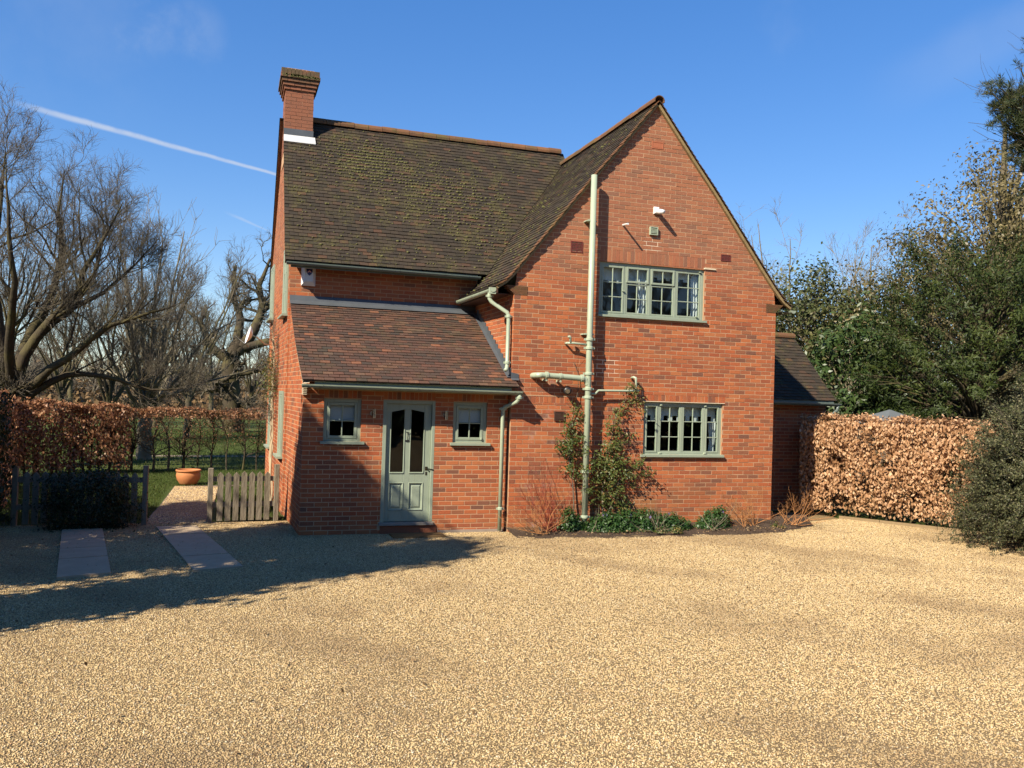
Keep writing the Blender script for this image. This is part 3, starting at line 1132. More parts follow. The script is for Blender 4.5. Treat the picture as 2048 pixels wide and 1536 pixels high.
# right wing wall, back walls
ww = MB()
wall_sheet(ww, F_WING, 0, 2.88, -0.1, 2.6, [])
ww.box(5.252, 8.13, 2.12, 4.7, -0.1, 2.5)
wing_wall = ww.build('wall', M['mortar'], house)
lay(F_WING, bricks_of(0.0, 2.88, 0.0, 2.55, []))
bw = MB()
bw.poly([(WID - 0.006, 0.006, -0.1), (WID - 0.006, 7.2, -0.1), (WID - 0.006, 7.2, 4.15), (WID - 0.006, 0.006, 4.15)])
bw.poly([(-3.69, 7.2, -0.1), (WID, 7.2, -0.1), (WID, 7.2, 4.9), (-3.69, 7.2, 4.9)])
bw.build('wall', M['mortar'], house)
F_RIGHT = frame((WID, 0, 0), (0, 1, 0), (1, 0, 0))
lay(F_RIGHT, bricks_of(0.0, 3.0, 0.0, 4.1, [], None, 1))

# ---------------------------------------------------------------- roofs
all_tiles_dark, all_tiles_red = MB(), MB()
_tm = MB()
_p = [(-0.08, 0, 0.014), (0.08, 0, 0.014), (0.08, 0.135, 0.0), (-0.08, 0.135, 0.0), (-0.08, 0, 0.0), (0.08, 0, 0.0), (0.08, 0.135, -0.012), (-0.08, 0.135, -0.012)]
_tm.faces(_p, [(0, 1, 2, 3), (4, 5, 1, 0), (5, 6, 2, 1), (7, 4, 0, 3)])
TILE_ME = _tm.mesh('tile', M['tile_red'])
TILE_ME.attributes.new('rnd', 'FLOAT', 'FACE')


class Roof:
    """tiled slope: a profile swept along an axis; s runs along the eave, t up the slope"""
    def __init__(s, prof, origin, axis, back):
        s.o, s.a, s.b = Vector(origin), Vector(axis), Vector(back)
        s.P = prof
        s.T = [0.0]
        for (a, za), (b, zb) in zip(prof, prof[1:]):
            s.T.append(s.T[-1] + math.hypot(b - a, zb - za))
        s.len = s.T[-1]

    def at(s, t):
        t0 = t
        for i in range(len(s.P) - 1):
            if t <= s.T[i + 1] or i == len(s.P) - 2:
                k = (t - s.T[i]) / (s.T[i + 1] - s.T[i])
                d = s.P[i][0] + (s.P[i + 1][0] - s.P[i][0]) * k
                z = s.P[i][1] + (s.P[i + 1][1] - s.P[i][1]) * k
                dx, dz = s.P[i + 1][0] - s.P[i][0], s.P[i + 1][1] - s.P[i][1]
                L = math.hypot(dx, dz)
                return d, z, -dz / L, dx / L, dx / L, dz / L

    def pt(s, u, t, lift, tref=None):
        d, z, nd, nz, td, tz = s.at(t if tref is None else tref)
        if tref is not None:
            d, z = d + td * (t - tref), z + tz * (t - tref)
        p = s.o + s.a * u + s.b * (d + nd * lift)
        return (p.x, p.y, p.z + z + nz * lift)


def tile_roof(roof, smin, smax, mb, gauge=0.1, width=0.167, seed=1, red=False, singles=None, t_end=None):
    rr = random.Random(seed)
    n = int((t_end or roof.len) / gauge)
    global single_tiles
    for i in range(n + 1):
        t0 = i * gauge
        tl = min(gauge * 1.32, roof.len - t0)
        if tl < 0.02:
            continue
        a0, a1 = smin(t0), smin(t0 + tl)
        b0, b1 = smax(t0), smax(t0 + tl)
        u = min(a0, a1) - (i % 2) * width / 2
        wav = 0.004 * math.sin(i * 0.7)
        while u < max(b0, b1):
            ua, ub = u + 0.0025, u + width - 0.0025
            u += width
            rv = rr.random()
            poly = [(ua, t0), (ub, t0), (ub, t0 + tl), (ua, t0 + tl)]
            poly = clip_half(poly, (a1, t0 + tl), (a0, t0)) if True else poly
            if len(poly) > 2:
                poly = clip_half(poly, (b0, t0), (b1, t0 + tl))
            if area(poly) < 0.0012:
                continue
            dt, dl, tw = rr.uniform(-0.004, 0.004), rr.uniform(-0.0015, 0.004) + wav * .4, rr.uniform(-0.003, 0.003)
            full = len(poly) == 4 and abs(area(poly) - (ub - ua) * tl) < 1e-6
            if singles is not None and full and single_tiles < 296:
                c = roof.pt((ua + ub) / 2, t0 + dt, 0.014 + dl, t0 + .01)
                td, tz = roof.at(t0 + 0.01)[4:6]
                o = link('tile', TILE_ME, singles, c, (math.atan2(tz, td), rr.uniform(-.015, .015), rr.uniform(-.015, .015)))
                o['rnd'] = rv
                single_tiles += 1
                continue
            def lift(tt, uu):
                return 0.028 - (tt - t0) / gauge * 0.0125 + dl + tw * ((uu - ua) / width - .5) * 2
            k = len(poly)
            top = [roof.pt(p[0], p[1] + dt, lift(p[1], p[0]), t0 + .01) for p in poly]
            bot = [roof.pt(p[0], p[1] + dt, lift(p[1], p[0]) - 0.013, t0 + .01) for p in poly]
            mb.faces(top + bot, [tuple(range(k))] + [(k + q, k + (q + 1) % k, (q + 1) % k, q) for q in range(k)], rv + 1e-4)


single_tiles = 0
roofP = Roof(PP, (0, 0, 0), (1, 0, 0), (0, 1, 0))
roofM = Roof(PM, (0, 0, 0), (1, 0, 0), (0, 1, 0))
roofMB = Roof(PM, (0, 9.6, 0), (-1, 0, 0), (0, -1, 0))
roofG = Roof(PG, (0, 0, 0), (0, -1, 0), (1, 0, 0))
roofGR = Roof(PG, (5.23, 0, 0), (0, 1, 0), (-1, 0, 0))
roofW = Roof(PW, (0, 0, 0), (1, 0, 0), (0, 1, 0))


def underlay(name, roof, smin, smax, n=12, lift=-0.004, mat='tile_dark', rvv=0.2):
    mb = MB()
    for i in range(n):
        t0, t1 = roof.len * i / n, roof.len * (i + 1) / n
        for lf in (lift,):
            mb.poly([roof.pt(smin(t0), t0, lf), roof.pt(smax(t0), t0, lf), roof.pt(smax(t1), t1, lf), roof.pt(smin(t1), t1, lf)], rvv)
    return mb.build(name, M[mat], house)


# porch roof
def p_min(t):
    return -3.492 - 0.055 * t / roofP.len - 0.02 * math.sin(t / roofP.len * math.pi)
def p_max(t):
    d = roofP.at(t)[0]
    return 0.055 if d < -0.03 else -0.008
porch_roof = underlay('roof', roofP, p_min, p_max, mat='tile_red')
tile_roof(roofP, p_min, p_max, all_tiles_red, 0.1, 0.168, 5, True, porch_roof)

# main roof, front slope, cut along the valley with the gable slope
def z_inv_gable(z):
    for (a, za), (b, zb) in zip(PG, PG[1:]):
        if z <= zb or b == PG[-1][0]:
            return a + (b - a) * (z - za) / (zb - za)
def m_max(t):
    z = roofM.at(t)[1]
    return min(z_inv_gable(z), 2.615) - 0.03
def m_min(t):
    return -3.655 + 0.02 * t / roofM.len - 0.03
main_roof = underlay('roof', roofM, m_min, m_max, 16)
tile_roof(roofM, m_min, m_max, all_tiles_dark, 0.1, 0.167, 8)
back_roof = underlay('roof', roofMB, lambda t: -2.5, lambda t: 3.70, 6)
tile_roof(roofMB, lambda t: 3.0, lambda t: 3.74, all_tiles_dark, 0.1, 0.167, 9)

# gable roof, both slopes
def m_inv(z):
    for (a, za), (b, zb) in zip(PM, PM[1:]):
        if z <= zb or b == PM[-1][0]:
            return a + (b - a) * (z - za) / (zb - za)
def g_back(t):
    z = roofG.at(t)[1]
    if z < 4.66:
        return 2.37
    return m_inv(z) + 0.02
gable_roof = underlay('roof', roofG, lambda t: -g_back(t), lambda t: 0.075, 16)
tile_roof(roofG, lambda t: -g_back(t), lambda t: -0.04, all_tiles_dark, 0.1, 0.167, 12)
verge_tiles = MB()
tile_roof(roofG, lambda t: -0.036, lambda t: 0.098, verge_tiles, 0.1, 0.25, 13)
verge_tiles.build('verge_tiles', M['ridge_clay'], gable_roof, kind='stuff')
right_roof = underlay('roof', roofGR, lambda t: -0.075, lambda t: 7.0, 10)
tile_roof(roofGR, lambda t: -0.095, lambda t: 1.4, all_tiles_red, 0.1, 0.167, 14)

# wing roof
wing_roof = underlay('roof', roofW, lambda t: 5.30, lambda t: 8.18, 8)
tile_roof(roofW, lambda t: 5.30, lambda t: 8.20, all_tiles_dark, 0.1, 0.167, 15)
mb = MB()
mb.poly([(5.3, 3.42, 3.91), (8.18, 3.42, 3.91), (8.18, 5.0, 2.41), (5.3, 5.0, 2.41)], .3)
mb.poly([(8.13, 2.05, 2.48), (8.13, 4.9, 2.48), (8.13, 3.42, 3.86)], .3)
mb.build('roof', M['tile_dark'], house)

t_o = all_tiles_dark.build('tiles', M['tile_dark'], house, kind='stuff')
t_o2 = all_tiles_red.build('tiles', M['tile_red'], house, kind='stuff')

# ridge tiles: half round, each one a piece
def ridge(p, q, length, r, parent, seed, sag=0.0):
    rr = random.Random(seed)
    P, Q = Vector(p), Vector(q)
    L = (Q - P).length
    n = max(1, round(L / length))
    ax = (Q - P).normalized()
    side = ax.cross(Vector((0, 0, 1))).normalized()
    for i in range(n):
        a = P + ax * (L * i / n + 0.004)
        b = P + ax * (L * (i + 1) / n - 0.004)
        dz = rr.uniform(-0.006, 0.008) - sag * math.sin((i + .5) / n * math.pi)
        mb = MB()
        sides = 8
        pts = []
        for e, rad in ((a, r), (b, r * 1.0)):
            for lay_ in (0.0, -0.016):
                for k in range(sides + 1):
                    an = math.pi * (-0.08 + 1.16 * k / sides)
                    pts.append(e + side * math.cos(an) * (rad + lay_) + Vector((0, 0, math.sin(an) * (rad + lay_) * 0.95 + dz)))
        m = sides + 1
        fs = []
        for k in range(sides):
            fs += [(k, k + 1, 2 * m + k + 1, 2 * m + k), (m + k + 1, m + k, 3 * m + k, 3 * m + k + 1), (k + 1, k, m + k, m + k + 1), (2 * m + k, 2 * m + k + 1, 3 * m + k + 1, 3 * m + k)]
        fs += [(0, 2 * m, 3 * m, m), (m - 1, 2 * m - 1, 4 * m - 1, 3 * m - 1)]
        rv = rr.random()
        mb.faces(pts, fs, rv + 1e-4)
        mb.build('ridge_tile', M['ridge_clay'], parent, smooth=False)
ridge((-3.08, 4.8, 8.03), (2.62, 4.8, 8.03), 0.30, 0.115, main_roof, 3, 0.02)
ridge((2.615, -0.10, 7.715), (2.615, 4.62, 7.70), 0.33, 0.105, gable_roof, 4, 0.01)
ridge((5.3, 3.42, 3.92), (8.20, 3.42, 3.92), 0.45, 0.10, wing_roof, 5)

# verge undercloak and mortar on the gable
mb = MB()
for prof, mirror in ((PG, False), (PG, True)):
    for (a, za), (b, zb) in zip(prof, prof[1:]):
        xa, xb = (a, b) if not mirror else (5.23 - a, 5.23 - b)
        L = math.hypot(b - a, zb - za)
        nx, nz = (zb - za) / L, -(b - a) / L
        if mirror:
            nx = -nx
        th = 0.05 if mirror else 0.04
        y0 = -0.062
        q = [(xa, za), (xb, zb), (xb + nx * th, zb + nz * th), (xa + nx * th, za + nz * th)]
        mb.faces([(x, y0, z) for x, z in q] + [(x, 0.0, z) for x, z in q], [(0, 1, 2, 3), (0, 1, 5, 4), (1, 2, 6, 5), (2, 3, 7, 6), (3, 0, 4, 7)])
mb.build('verge', M['verge_mortar'], house)
# porch verge: cream mortar line and end block; main left verge
mb = MB()
for i in range(8):
    t0, t1 = roofP.len * i / 8, roofP.len * (i + 1) / 8
    a, b = Vector(roofP.pt(p_min(t0) + 0.005, t0, -0.005)), Vector(roofP.pt(p_min(t1) + 0.005, t1, -0.005))
    dn = Vector((0, 0, -0.03))
    ix = Vector((0.10, 0, 0))
    mb.faces([a, b, b + dn, a + dn, a + ix, b + ix, b + dn + ix, a + dn + ix], [(0, 1, 2, 3), (3, 2, 6, 7), (4, 5, 6, 7)])
for k in range(7):
    mb.box(-3.47, -3.40 + (-0.004 if k % 2 else 0.0), -0.075 + 0.012 * k, 0.09, 2.395 - 0.026 * k, 2.417 - 0.026 * k)
mb.build('verge', M['cream_mortar'], house)
mb = MB()
for roof, sg in ((roofM, 1), (roofMB, -1)):
    for i in range(8):
        t0, t1 = roof.len * i / 8, roof.len * (i + 1) / 8
        u0, u1 = (m_min(t0), m_min(t1)) if sg == 1 else (3.72, 3.72)
        a, b = Vector(roof.pt(u0, t0, -0.004)), Vector(roof.pt(u1, t1, -0.004))
        dn = Vector((0, 0, -0.05))
        ix = Vector((0.13, 0, 0))
        mb.faces([a, b, b + dn, a + dn, a + ix, b + ix, b + dn + ix, a + dn + ix], [(0, 1, 2, 3), (3, 2, 6, 7), (4, 5, 6, 7)], 0.3)
mb.build('verge', M['ridge_clay'], house)

# moss tufts on the main roof
def moss_on(roof, n, fn, seed, parent, size=(0.012, 0.030)):
    rr = random.Random(seed)
    g = np.random.default_rng(seed)
    t = (1 + 5 ** .5) / 2
    V0 = np.array([(-1, t, 0), (1, t, 0), (-1, -t, 0), (1, -t, 0), (0, -1, t), (0, 1, t), (0, -1, -t), (0, 1, -t), (t, 0, -1), (t, 0, 1), (-t, 0, -1), (-t, 0, 1)], float) / 1.9
    F0 = np.array([(0, 11, 5), (0, 5, 1), (0, 1, 7), (0, 7, 10), (0, 10, 11), (1, 5, 9), (5, 11, 4), (11, 10, 2), (10, 7, 6), (7, 1, 8), (3, 9, 4), (3, 4, 2), (3, 2, 6), (3, 6, 8), (3, 8, 9), (4, 9, 5), (2, 4, 11), (6, 2, 10), (8, 6, 7), (9, 8, 1)])
    VV, FF = [], []
    k = 0
    while k < n:
        u, tt = fn(rr)
        if u is None:
            continue
        row = round(tt / 0.1) * 0.1
        tt = row + rr.uniform(-0.012, 0.012)
        if tt < 0.02 or tt > roof.len - 0.05:
            continue
        p = np.array(roof.pt(u, tt, 0.028))
        s = rr.uniform(*size) * (1.5 if rr.random() < .12 else 1)
        V = V0 * g.uniform(0.65, 1.3, (12, 1)) * s * np.array([rr.uniform(0.9, 1.9), 1, 0.85]) + p
        VV.append(V)
        FF.append(F0 + 12 * k)
        k += 1
    me = np_mesh('moss', np.concatenate(VV), np.concatenate(FF), M['moss'], None, True)
    return link('moss', me, parent, kind='stuff')


def main_spots(rr):
    z = rr.random()
    if z < 0.42:
        u, tt = rr.gauss(-2.0, 0.42), rr.gauss(3.2, 0.34)
    elif z < 0.66:
        u, tt = rr.gauss(-0.6, 0.6), rr.gauss(2.4, 0.45)
    elif z < 0.80:
        u, tt = rr.gauss(0.2, 0.5), rr.gauss(1.7, 0.7)
    else:
        u, tt = rr.uniform(-3.5, 1.4), rr.uniform(0.1, 3.6)
    if tt < 0.05 or tt > roofM.len - .1 or u > m_max(min(max(tt, 0), roofM.len)) - .04 or u < -3.6:
        return None, None
    return u, tt
moss_on(roofM, 2300, main_spots, 5, main_roof, (0.007, 0.019))
moss_on(roofG, 160, lambda rr: (-rr.uniform(0.1, 1) * g_back(tt_) * 0.98, tt_) if (tt_ := rr.uniform(0.05, 4.4)) else (None, None), 6, gable_roof, (0.010, 0.020))

# lead: apron over the porch roof, stepped soakers by the return wall
mb = MB()
mb.faces([(-3.56, 2.392, 3.955), (0.0, 2.392, 3.955), (0.0, 2.385, 4.055), (-3.56, 2.385, 4.055), (-3.56, 2.24, 3.885), (0.0, 2.24, 3.885), (-3.56, 2.36, 3.958), (0, 2.36, 3.958)],
         [(6, 7, 2, 3), (4, 5, 7, 6)])
lead = mb.build('flashing', M['lead'], house)
mb = MB()
n = 14
for i in range(n):
    t0, t1 = roofP.len * (0.10 + 0.86 * i / n), roofP.len * (0.10 + 0.86 * (i + 1) / n)
    a, b = roofP.pt(-0.014, t0, 0.035), roofP.pt(-0.014, t1, 0.035)
    st = a[2] + 0.165
    mb.faces([(-0.013, a[1], a[2]), (-0.013, b[1], b[2]), (-0.013, b[1], st + 0.02), (-0.013, a[1], st)], [(0, 1, 2, 3)])
    mb.faces([(-0.016, a[1], a[2] + .01), (-0.016, b[1], b[2] + .01), (-0.085, b[1], b[2] + 0.004), (-0.085, a[1], a[2] + 0.004)], [(0, 1, 2, 3)])
mb.build('flashing', M['lead'], house)
mb = MB()
mb.poly([(-0.02, -0.012, 2.62), (0.12, -0.012, 2.62), (0.12, -0.012, 2.69), (-0.02, -0.012, 2.72)])
mb.poly([(-0.02, -0.012, 2.62), (0.12, -0.012, 2.62), (0.11, -0.075, 2.585), (-0.02, -0.075, 2.585)])
mb.build('flashing', M['lead'], house)
# valley lead
mb = MB()
for i in range(16):
    t0, t1 = roofM.len * i / 16, roofM.len * (i + 1) / 16
    a, b = Vector(roofM.pt(m_max(t0) + 0.02, t0, 0.012)), Vector(roofM.pt(m_max(t1) + 0.02, t1, 0.012))
    w = Vector((0.09, 0, 0))
    mb.poly([a - w, a + w, b + w, b - w], 0.5)
mb.build('valley', M['tile_dark'], house)

# white badge plate above the upper window
mb = MB()
mb.fbox(F_GABLE, 3.665, 3.905, 4.757, 4.782, -0.004, 0.028)
mb.build('lintel_end', M['cream_mortar'], house)

# ---------------------------------------------------------------- chimney
F_CH = frame((0, 4.40, 0), (1, 0, 0), (0, -1, 0))
CX0, CX1, CY0, CY1 = -3.655, -3.085, 4.40, 5.20
mb = MB()
mb.box(CX0 + 0.006, CX1 - 0.006, CY0 + 0.006, CY1 - 0.006, 7.0, 8.98)
chim = mb.build('chimney', M['mortar'], house)
chb = MB()


def ring_course(x0, x1, y0, y1, z0, z1, off, h=False, split=0.225):
    fs = [(frame((x0, y0, 0), (1, 0, 0), (0, -1, 0)), x1 - x0), (frame((x0, y1, 0), (0, -1, 0), (-1, 0, 0)), y1 - y0), (frame((x1, y0, 0), (0, 1, 0), (1, 0, 0)), y1 - y0), (frame((x1, y1, 0), (-1, 0, 0), (0, 1, 0)), x1 - x0)]
    for fr, L in fs:
        a = -off
        while a < L:
            p, q = max(a + 0.004, 0.0), min(a + split - 0.004, L)
            a += split
            if q - p > 0.02:
                chb.prism(fr, [(p, z0 + 0.004), (q, z0 + 0.004), (q, z1 - 0.004), (p, z1 - 0.004)], -0.10, random.uniform(-0.002, 0.003), random.random() + 1e-4, back=True, jit=0.0015)


zz = 7.25
k = 0
while zz < 8.50:
    ring_course(CX0, CX1, CY0, CY1, zz, zz + 0.075, 0.1125 * (k % 2))
    zz += 0.075
    k += 1
for j in range(4):
    e = 0.028 * (j + 1)
    ring_course(CX0 - e, CX1 + e, CY0 - e, CY1 + e, zz, zz + 0.075, 0.1125 * (k % 2))
    zz += 0.075
    k += 1
e = 0.10
ring_course(CX0 - e, CX1 + e, CY0 - e, CY1 + e, zz, zz + 0.115, 0.03, split=0.0755)
chb.build('brickwork', M['brick_red'], chim, kind='stuff')
mb = MB()
mb.box(CX0 - .09, CX1 + .09, CY0 - .09, CY1 + .09, 8.79, 8.86 + .05)
mb.box(CX0 - 0.07, CX1 + 0.07, CY0 - 0.07, CY1 + 0.07, 8.9, zz + 0.10)
mb.build('cap', M['verge_mortar'], chim)
# moss on the shoulder of the cap
mb = MB()
for i in range(60):
    x = random.uniform(CX0 - .08, CX1 + .08)
    s = random.uniform(0.008, 0.02)
    mb.box(x - s, x + s * 1.4, CY0 - 0.118, CY0 - 0.10, zz - random.uniform(0.0, 0.05) - s, zz - random.uniform(0.0, 0.03), 0.0)
mb.build('moss', M['moss'], chim, kind='stuff')
# flashing at the foot
mb = MB()
zf = prof_z(PM, 4.40)
mb.faces([(CX0 - 0.01, 4.392, zf + 0.20), (CX1 + 0.015, 4.392, zf + 0.20), (CX1 + 0.015, 4.385, zf + 0.06), (CX0 - 0.01, 4.385, zf + 0.06), (CX1 + 0.05, 4.27, zf - 0.105), (CX0 - 0.015, 4.27, zf - 0.105)],
         [(0, 1, 2, 3)])
mb.build('flashing', M['lead'], chim)
mb = MB()
mb.faces([(CX1 + 0.05, 4.385, zf + 0.065), (CX0 - 0.01, 4.385, zf + 0.065), (CX1 + 0.06, 4.27, zf - 0.085), (CX0 - 0.015, 4.27, zf - 0.085), (CX0 - 0.015, 4.266, zf - 0.105), (CX1 + 0.06, 4.266, zf - 0.105)],
         [(0, 1, 3, 2), (2, 3, 4, 5)])
mb.faces([(CX1 + 0.008, 4.39, zf + 0.24), (CX1 + 0.008, 4.39, zf + 0.04), (CX1 + 0.008, 4.8, zf + 0.58), (CX1 + 0.008, 4.8, zf + 0.75)], [(0, 1, 2, 3)])
mb.build('flashing', M['new_lead'], chim)

# ---------------------------------------------------------------- windows and door
def bar(mb, fr, u0, u1, w0, w1, n0, n1, ch=0.004):
    mb.fbox(fr, u0, u1, w0, w1, n0, n1, 0.0, ch)


def pane(fr, u0, u1, w0, w1, n, parent):
    mb = MB()
    mb.fbox(fr, u0, u1, w0, w1, n - 0.004, n)
    return mb.build('pane', M['window_glass'], parent)


def casement(fr, parent, u0, u1, w0, w1, cols, rows, n, st=0.042, barw=0.018, paint='green_paint', rowz=None, colu=None):
    """one opening light: stiles and rails, bars, panes"""
    mb = MB()
    bar(mb, fr, u0, u0 + st, w0, w1, n - 0.04, n)
    bar(mb, fr, u1 - st, u1, w0, w1, n - 0.04, n)
    bar(mb, fr, u0 + st, u1 - st, w0, w0 + st, n - 0.04, n - 0.001)
    bar(mb, fr, u0 + st, u1 - st, w1 - st, w1, n - 0.04, n - 0.001)
    cs = mb.build('casement', M[paint], parent)
    iu0, iu1, iw0, iw1 = u0 + st, u1 - st, w0 + st, w1 - st
    us = [iu0 + (iu1 - iu0) * i / cols for i in range(cols + 1)]
    ws = [iw0 + (iw1 - iw0) * i / rows for i in range(rows + 1)] if rowz is None else [iw0] + rowz + [iw1]
    mb = MB()
    for u_ in us[1:-1]:
        bar(mb, fr, u_ - barw / 2, u_ + barw / 2, iw0, iw1, n - 0.03, n - 0.006, 0.005)
    for w_ in ws[1:-1]:
        bar(mb, fr, iu0, iu1, w_ - barw / 2, w_ + barw / 2, n - 0.028, n - 0.007, 0.005)
    if mb.v:
        mb.build('glazing_bar', M[paint], parent)
    for i in range(len(us) - 1):
        for j in range(len(ws) - 1):
            pane(fr, us[i], us[i + 1], ws[j], ws[j + 1], n - 0.016 + random.uniform(-.001, .001), parent)
    return cs


def outer_frame(fr, u0, u1, w0, w1, n, fw, mullions, name='window'):
    mb = MB()
    bar(mb, fr, u0, u0 + fw, w0, w1, n - 0.09, n)
    bar(mb, fr, u1 - fw, u1, w0, w1, n - 0.09, n)
    bar(mb, fr, u0 + fw, u1 - fw, w1 - fw, w1, n - 0.09, n - 0.001)
    bar(mb, fr, u0 + fw, u1 - fw, w0, w0 + fw * .7, n - 0.09, n - 0.001)
    for m_ in mullions:
        bar(mb, fr, m_ - 0.022, m_ + 0.022, w0 + fw * .7, w1 - fw, n - 0.09, n - 0.002)
    return mb.build(name, M['green_paint'], house)


def sill(fr, parent, u0, u1, w1, n1, th=0.042):
    mb = MB()
    p = [fr(u0, w1 - th, -0.09), fr(u1, w1 - th, -0.09), fr(u1, w1 - th, n1), fr(u0, w1 - th, n1), fr(u0, w1 + 0.012, -0.09), fr(u1, w1 + 0.012, -0.09), fr(u1, w1 - 0.004, n1), fr(u0, w1 - 0.004, n1)]
    mb.faces(p, [(0, 1, 2, 3), (4, 5, 6, 7), (3, 2, 6, 7), (0, 3, 7, 4), (1, 2, 6, 5)])
    return mb.build('sill', M['green_paint'], parent)


def blind(fr, parent, u0, u1, w0, w1, n, hem=0.0, steps=8, mat='blind_cloth'):
    """roller blind, with a castellated hem"""
    mb = MB()
    if hem <= 0:
        mb.fbox(fr, u0, u1, w0, w1, n - 0.006, n)
        mb.fbox(fr, u0, u1, w0 - 0.02, w0, n - 0.012, n + 0.004)
    else:
        mb.fbox(fr, u0, u1, w0 + hem, w1, n - 0.006, n)
        st = (u1 - u0) / steps
        for i in range(steps):
            if i % 2 == 0:
                mb.fbox(fr, u0 + i * st, u0 + (i + 0.95) * st, w0, w0 + hem, n - 0.005, n + 0.001)
    return mb.build('blind', M[mat], parent)


def curtain(fr, parent, u0, u1, w0, w1, n, folds=5, narrow=1.0):
    mb = MB()
    k = folds * 4
    rows_ = 8
    pts = []
    for j in range(rows_ + 1):
        w = w0 + (w1 - w0) * j / rows_
        sq = narrow + (1 - narrow) * abs(j / rows_ - 0.35) * 1.5
        for i in range(k + 1):
            t = i / k
            pts.append(fr(u1 - (u1 - u0) * (1 - t) * min(1, sq), w, n + 0.03 * math.sin(t * folds * 2 * math.pi + j * .15)))
    fs = [(j * (k + 1) + i, j * (k + 1) + i + 1, (j + 1) * (k + 1) + i + 1, (j + 1) * (k + 1) + i) for j in range(rows_) for i in range(k)]
    mb.faces(pts, fs)
    return mb.build('curtain', M['blind_cloth'], parent, smooth=True)


def room(x0, x1, y0, y1, z0, z1, hole, mat):
    """plain room behind a window, open towards the window only"""
    mb = MB()
    mb.poly([(x0, y1, z0), (x1, y1, z0), (x1, y1, z1), (x0, y1, z1)])
    mb.poly([(x0, y0, z0), (x0, y1, z0), (x0, y1, z1), (x0, y0, z1)])
    mb.poly([(x1, y0, z0), (x1, y1, z0), (x1, y1, z1), (x1, y0, z1)])
    mb.poly([(x0, y0, z0), (x1, y0, z0), (x1, y1, z0), (x0, y1, z0)])
    mb.poly([(x0, y0, z1), (x1, y0, z1), (x1, y1, z1), (x0, y1, z1)])
    for (a, b, c, d) in subtract_all((x0, x1, z0, z1), hole):
        mb.poly([(a, y0, c), (b, y0, c), (b, y0, d), (a, y0, d)])
    return mb.build('room', M[mat], house)


def subtract_all(rect, holes):
    r = [rect]
    for h in holes:
        r = subtract(r, h)
    return r


NU = -0.032
# upper window
win = outer_frame(F_GABLE, UW[0], UW[1], UW[2], UW[3], NU, 0.055, [2.093, 2.585, 3.106])
E4 = [(UW[0] + 0.055, 2.071), (2.115, 2.563), (2.607, 3.084), (3.128, UW[1] - 0.055)]
for i, (a, b) in enumerate(E4):
    if i in (0, 3):
        casement(F_GABLE, win, a, b, 3.845, 4.69, 2, 3, NU - 0.004 if i else NU + 0.004, 0.034)
    else:
        casement(F_GABLE, win, a, b, 3.845, 4.395, 2, 2, NU - 0.006, 0.030)
        casement(F_GABLE, win, a, b, 4.405, 4.69, 2, 1, NU + 0.012, 0.036)
sill(F_GABLE, win, 1.55, 3.73, 3.81, 0.055)
blind(F_GABLE, win, 1.63, 2.08, 4.40, 4.71, -0.17, 0.05, 5)
blind(F_GABLE, win, 2.10, 2.57, 4.40, 4.71, -0.17, 0.06, 7)
blind(F_GABLE, win, 2.62, 3.62, 4.515, 4.71, -0.17, 0.045, 11)
curtain(F_GABLE, win, 2.30, 2.56, 3.75, 4.66, -0.15, 3, 0.45)
curtain(F_GABLE, win, 3.46, 3.66, 3.75, 4.66, -0.15, 3, 0.8)
mb = MB()
for (u_, w_) in ((2.05, 4.25), (3.55, 3.875), (3.60, 4.70)):
    mb.fbox(F_GABLE, u_ - 0.02, u_ + 0.02, w_ - 0.008, w_ + 0.008, NU, NU + 0.03)
mb.build('window_catch', M['pipe_paint'], win)
room(0.9, 4.3, 0.13, 3.4, 2.9, 4.95, [(1.5, 3.75, 3.7, 4.8)], 'room_wall')

# lower window
win2 = outer_frame(F_GABLE, LW[0], LW[1], LW[2], LW[3], NU, 0.055, [2.836, 3.310, 3.787])
E4 = [(LW[0] + 0.055, 2.814), (2.858, 3.288), (3.332, 3.765), (3.809, LW[1] - 0.055)]
for i, (a, b) in enumerate(E4):
    casement(F_GABLE, win2, a, b, 1.372, 2.232, 1 if i in (0, 3) else 2, 3, NU + (0.006 if i in (0, 3) else -0.004), 0.030, rowz=[1.656, 1.939])
sill(F_GABLE, win2, 2.465, 4.172, 1.338, 0.058)
blind(F_GABLE, win2, 2.56, 4.09, 1.945, 2.25, -0.16, 0.095, 17)
curtain(F_GABLE, win2, 3.93, 4.09, 1.35, 1.95, -0.17, 3, 0.75)
mb = MB()
for (u_, w_) in ((2.87, 1.365), (3.80, 1.365), (2.87, 2.235), (3.79, 2.235)):
    mb.fbox(F_GABLE, u_ - 0.022, u_ + 0.022, w_ - 0.016, w_ + 0.016, NU, NU + 0.028, 0, 0.006)
mb.build('hinge', M['pipe_paint'], win2)
mb = MB()
mb.fbox(F_GABLE, LW[0] - 0.03, LW[1] + 0.03, 2.287, 2.299, -0.05, 0.022)
mb.build('drip_strip', M['cream_mortar'], win2)
room(0.3, 5.1, 0.13, 3.6, 0.1, 2.7, [(2.45, 4.2, 1.3, 2.32)], 'room_dark')

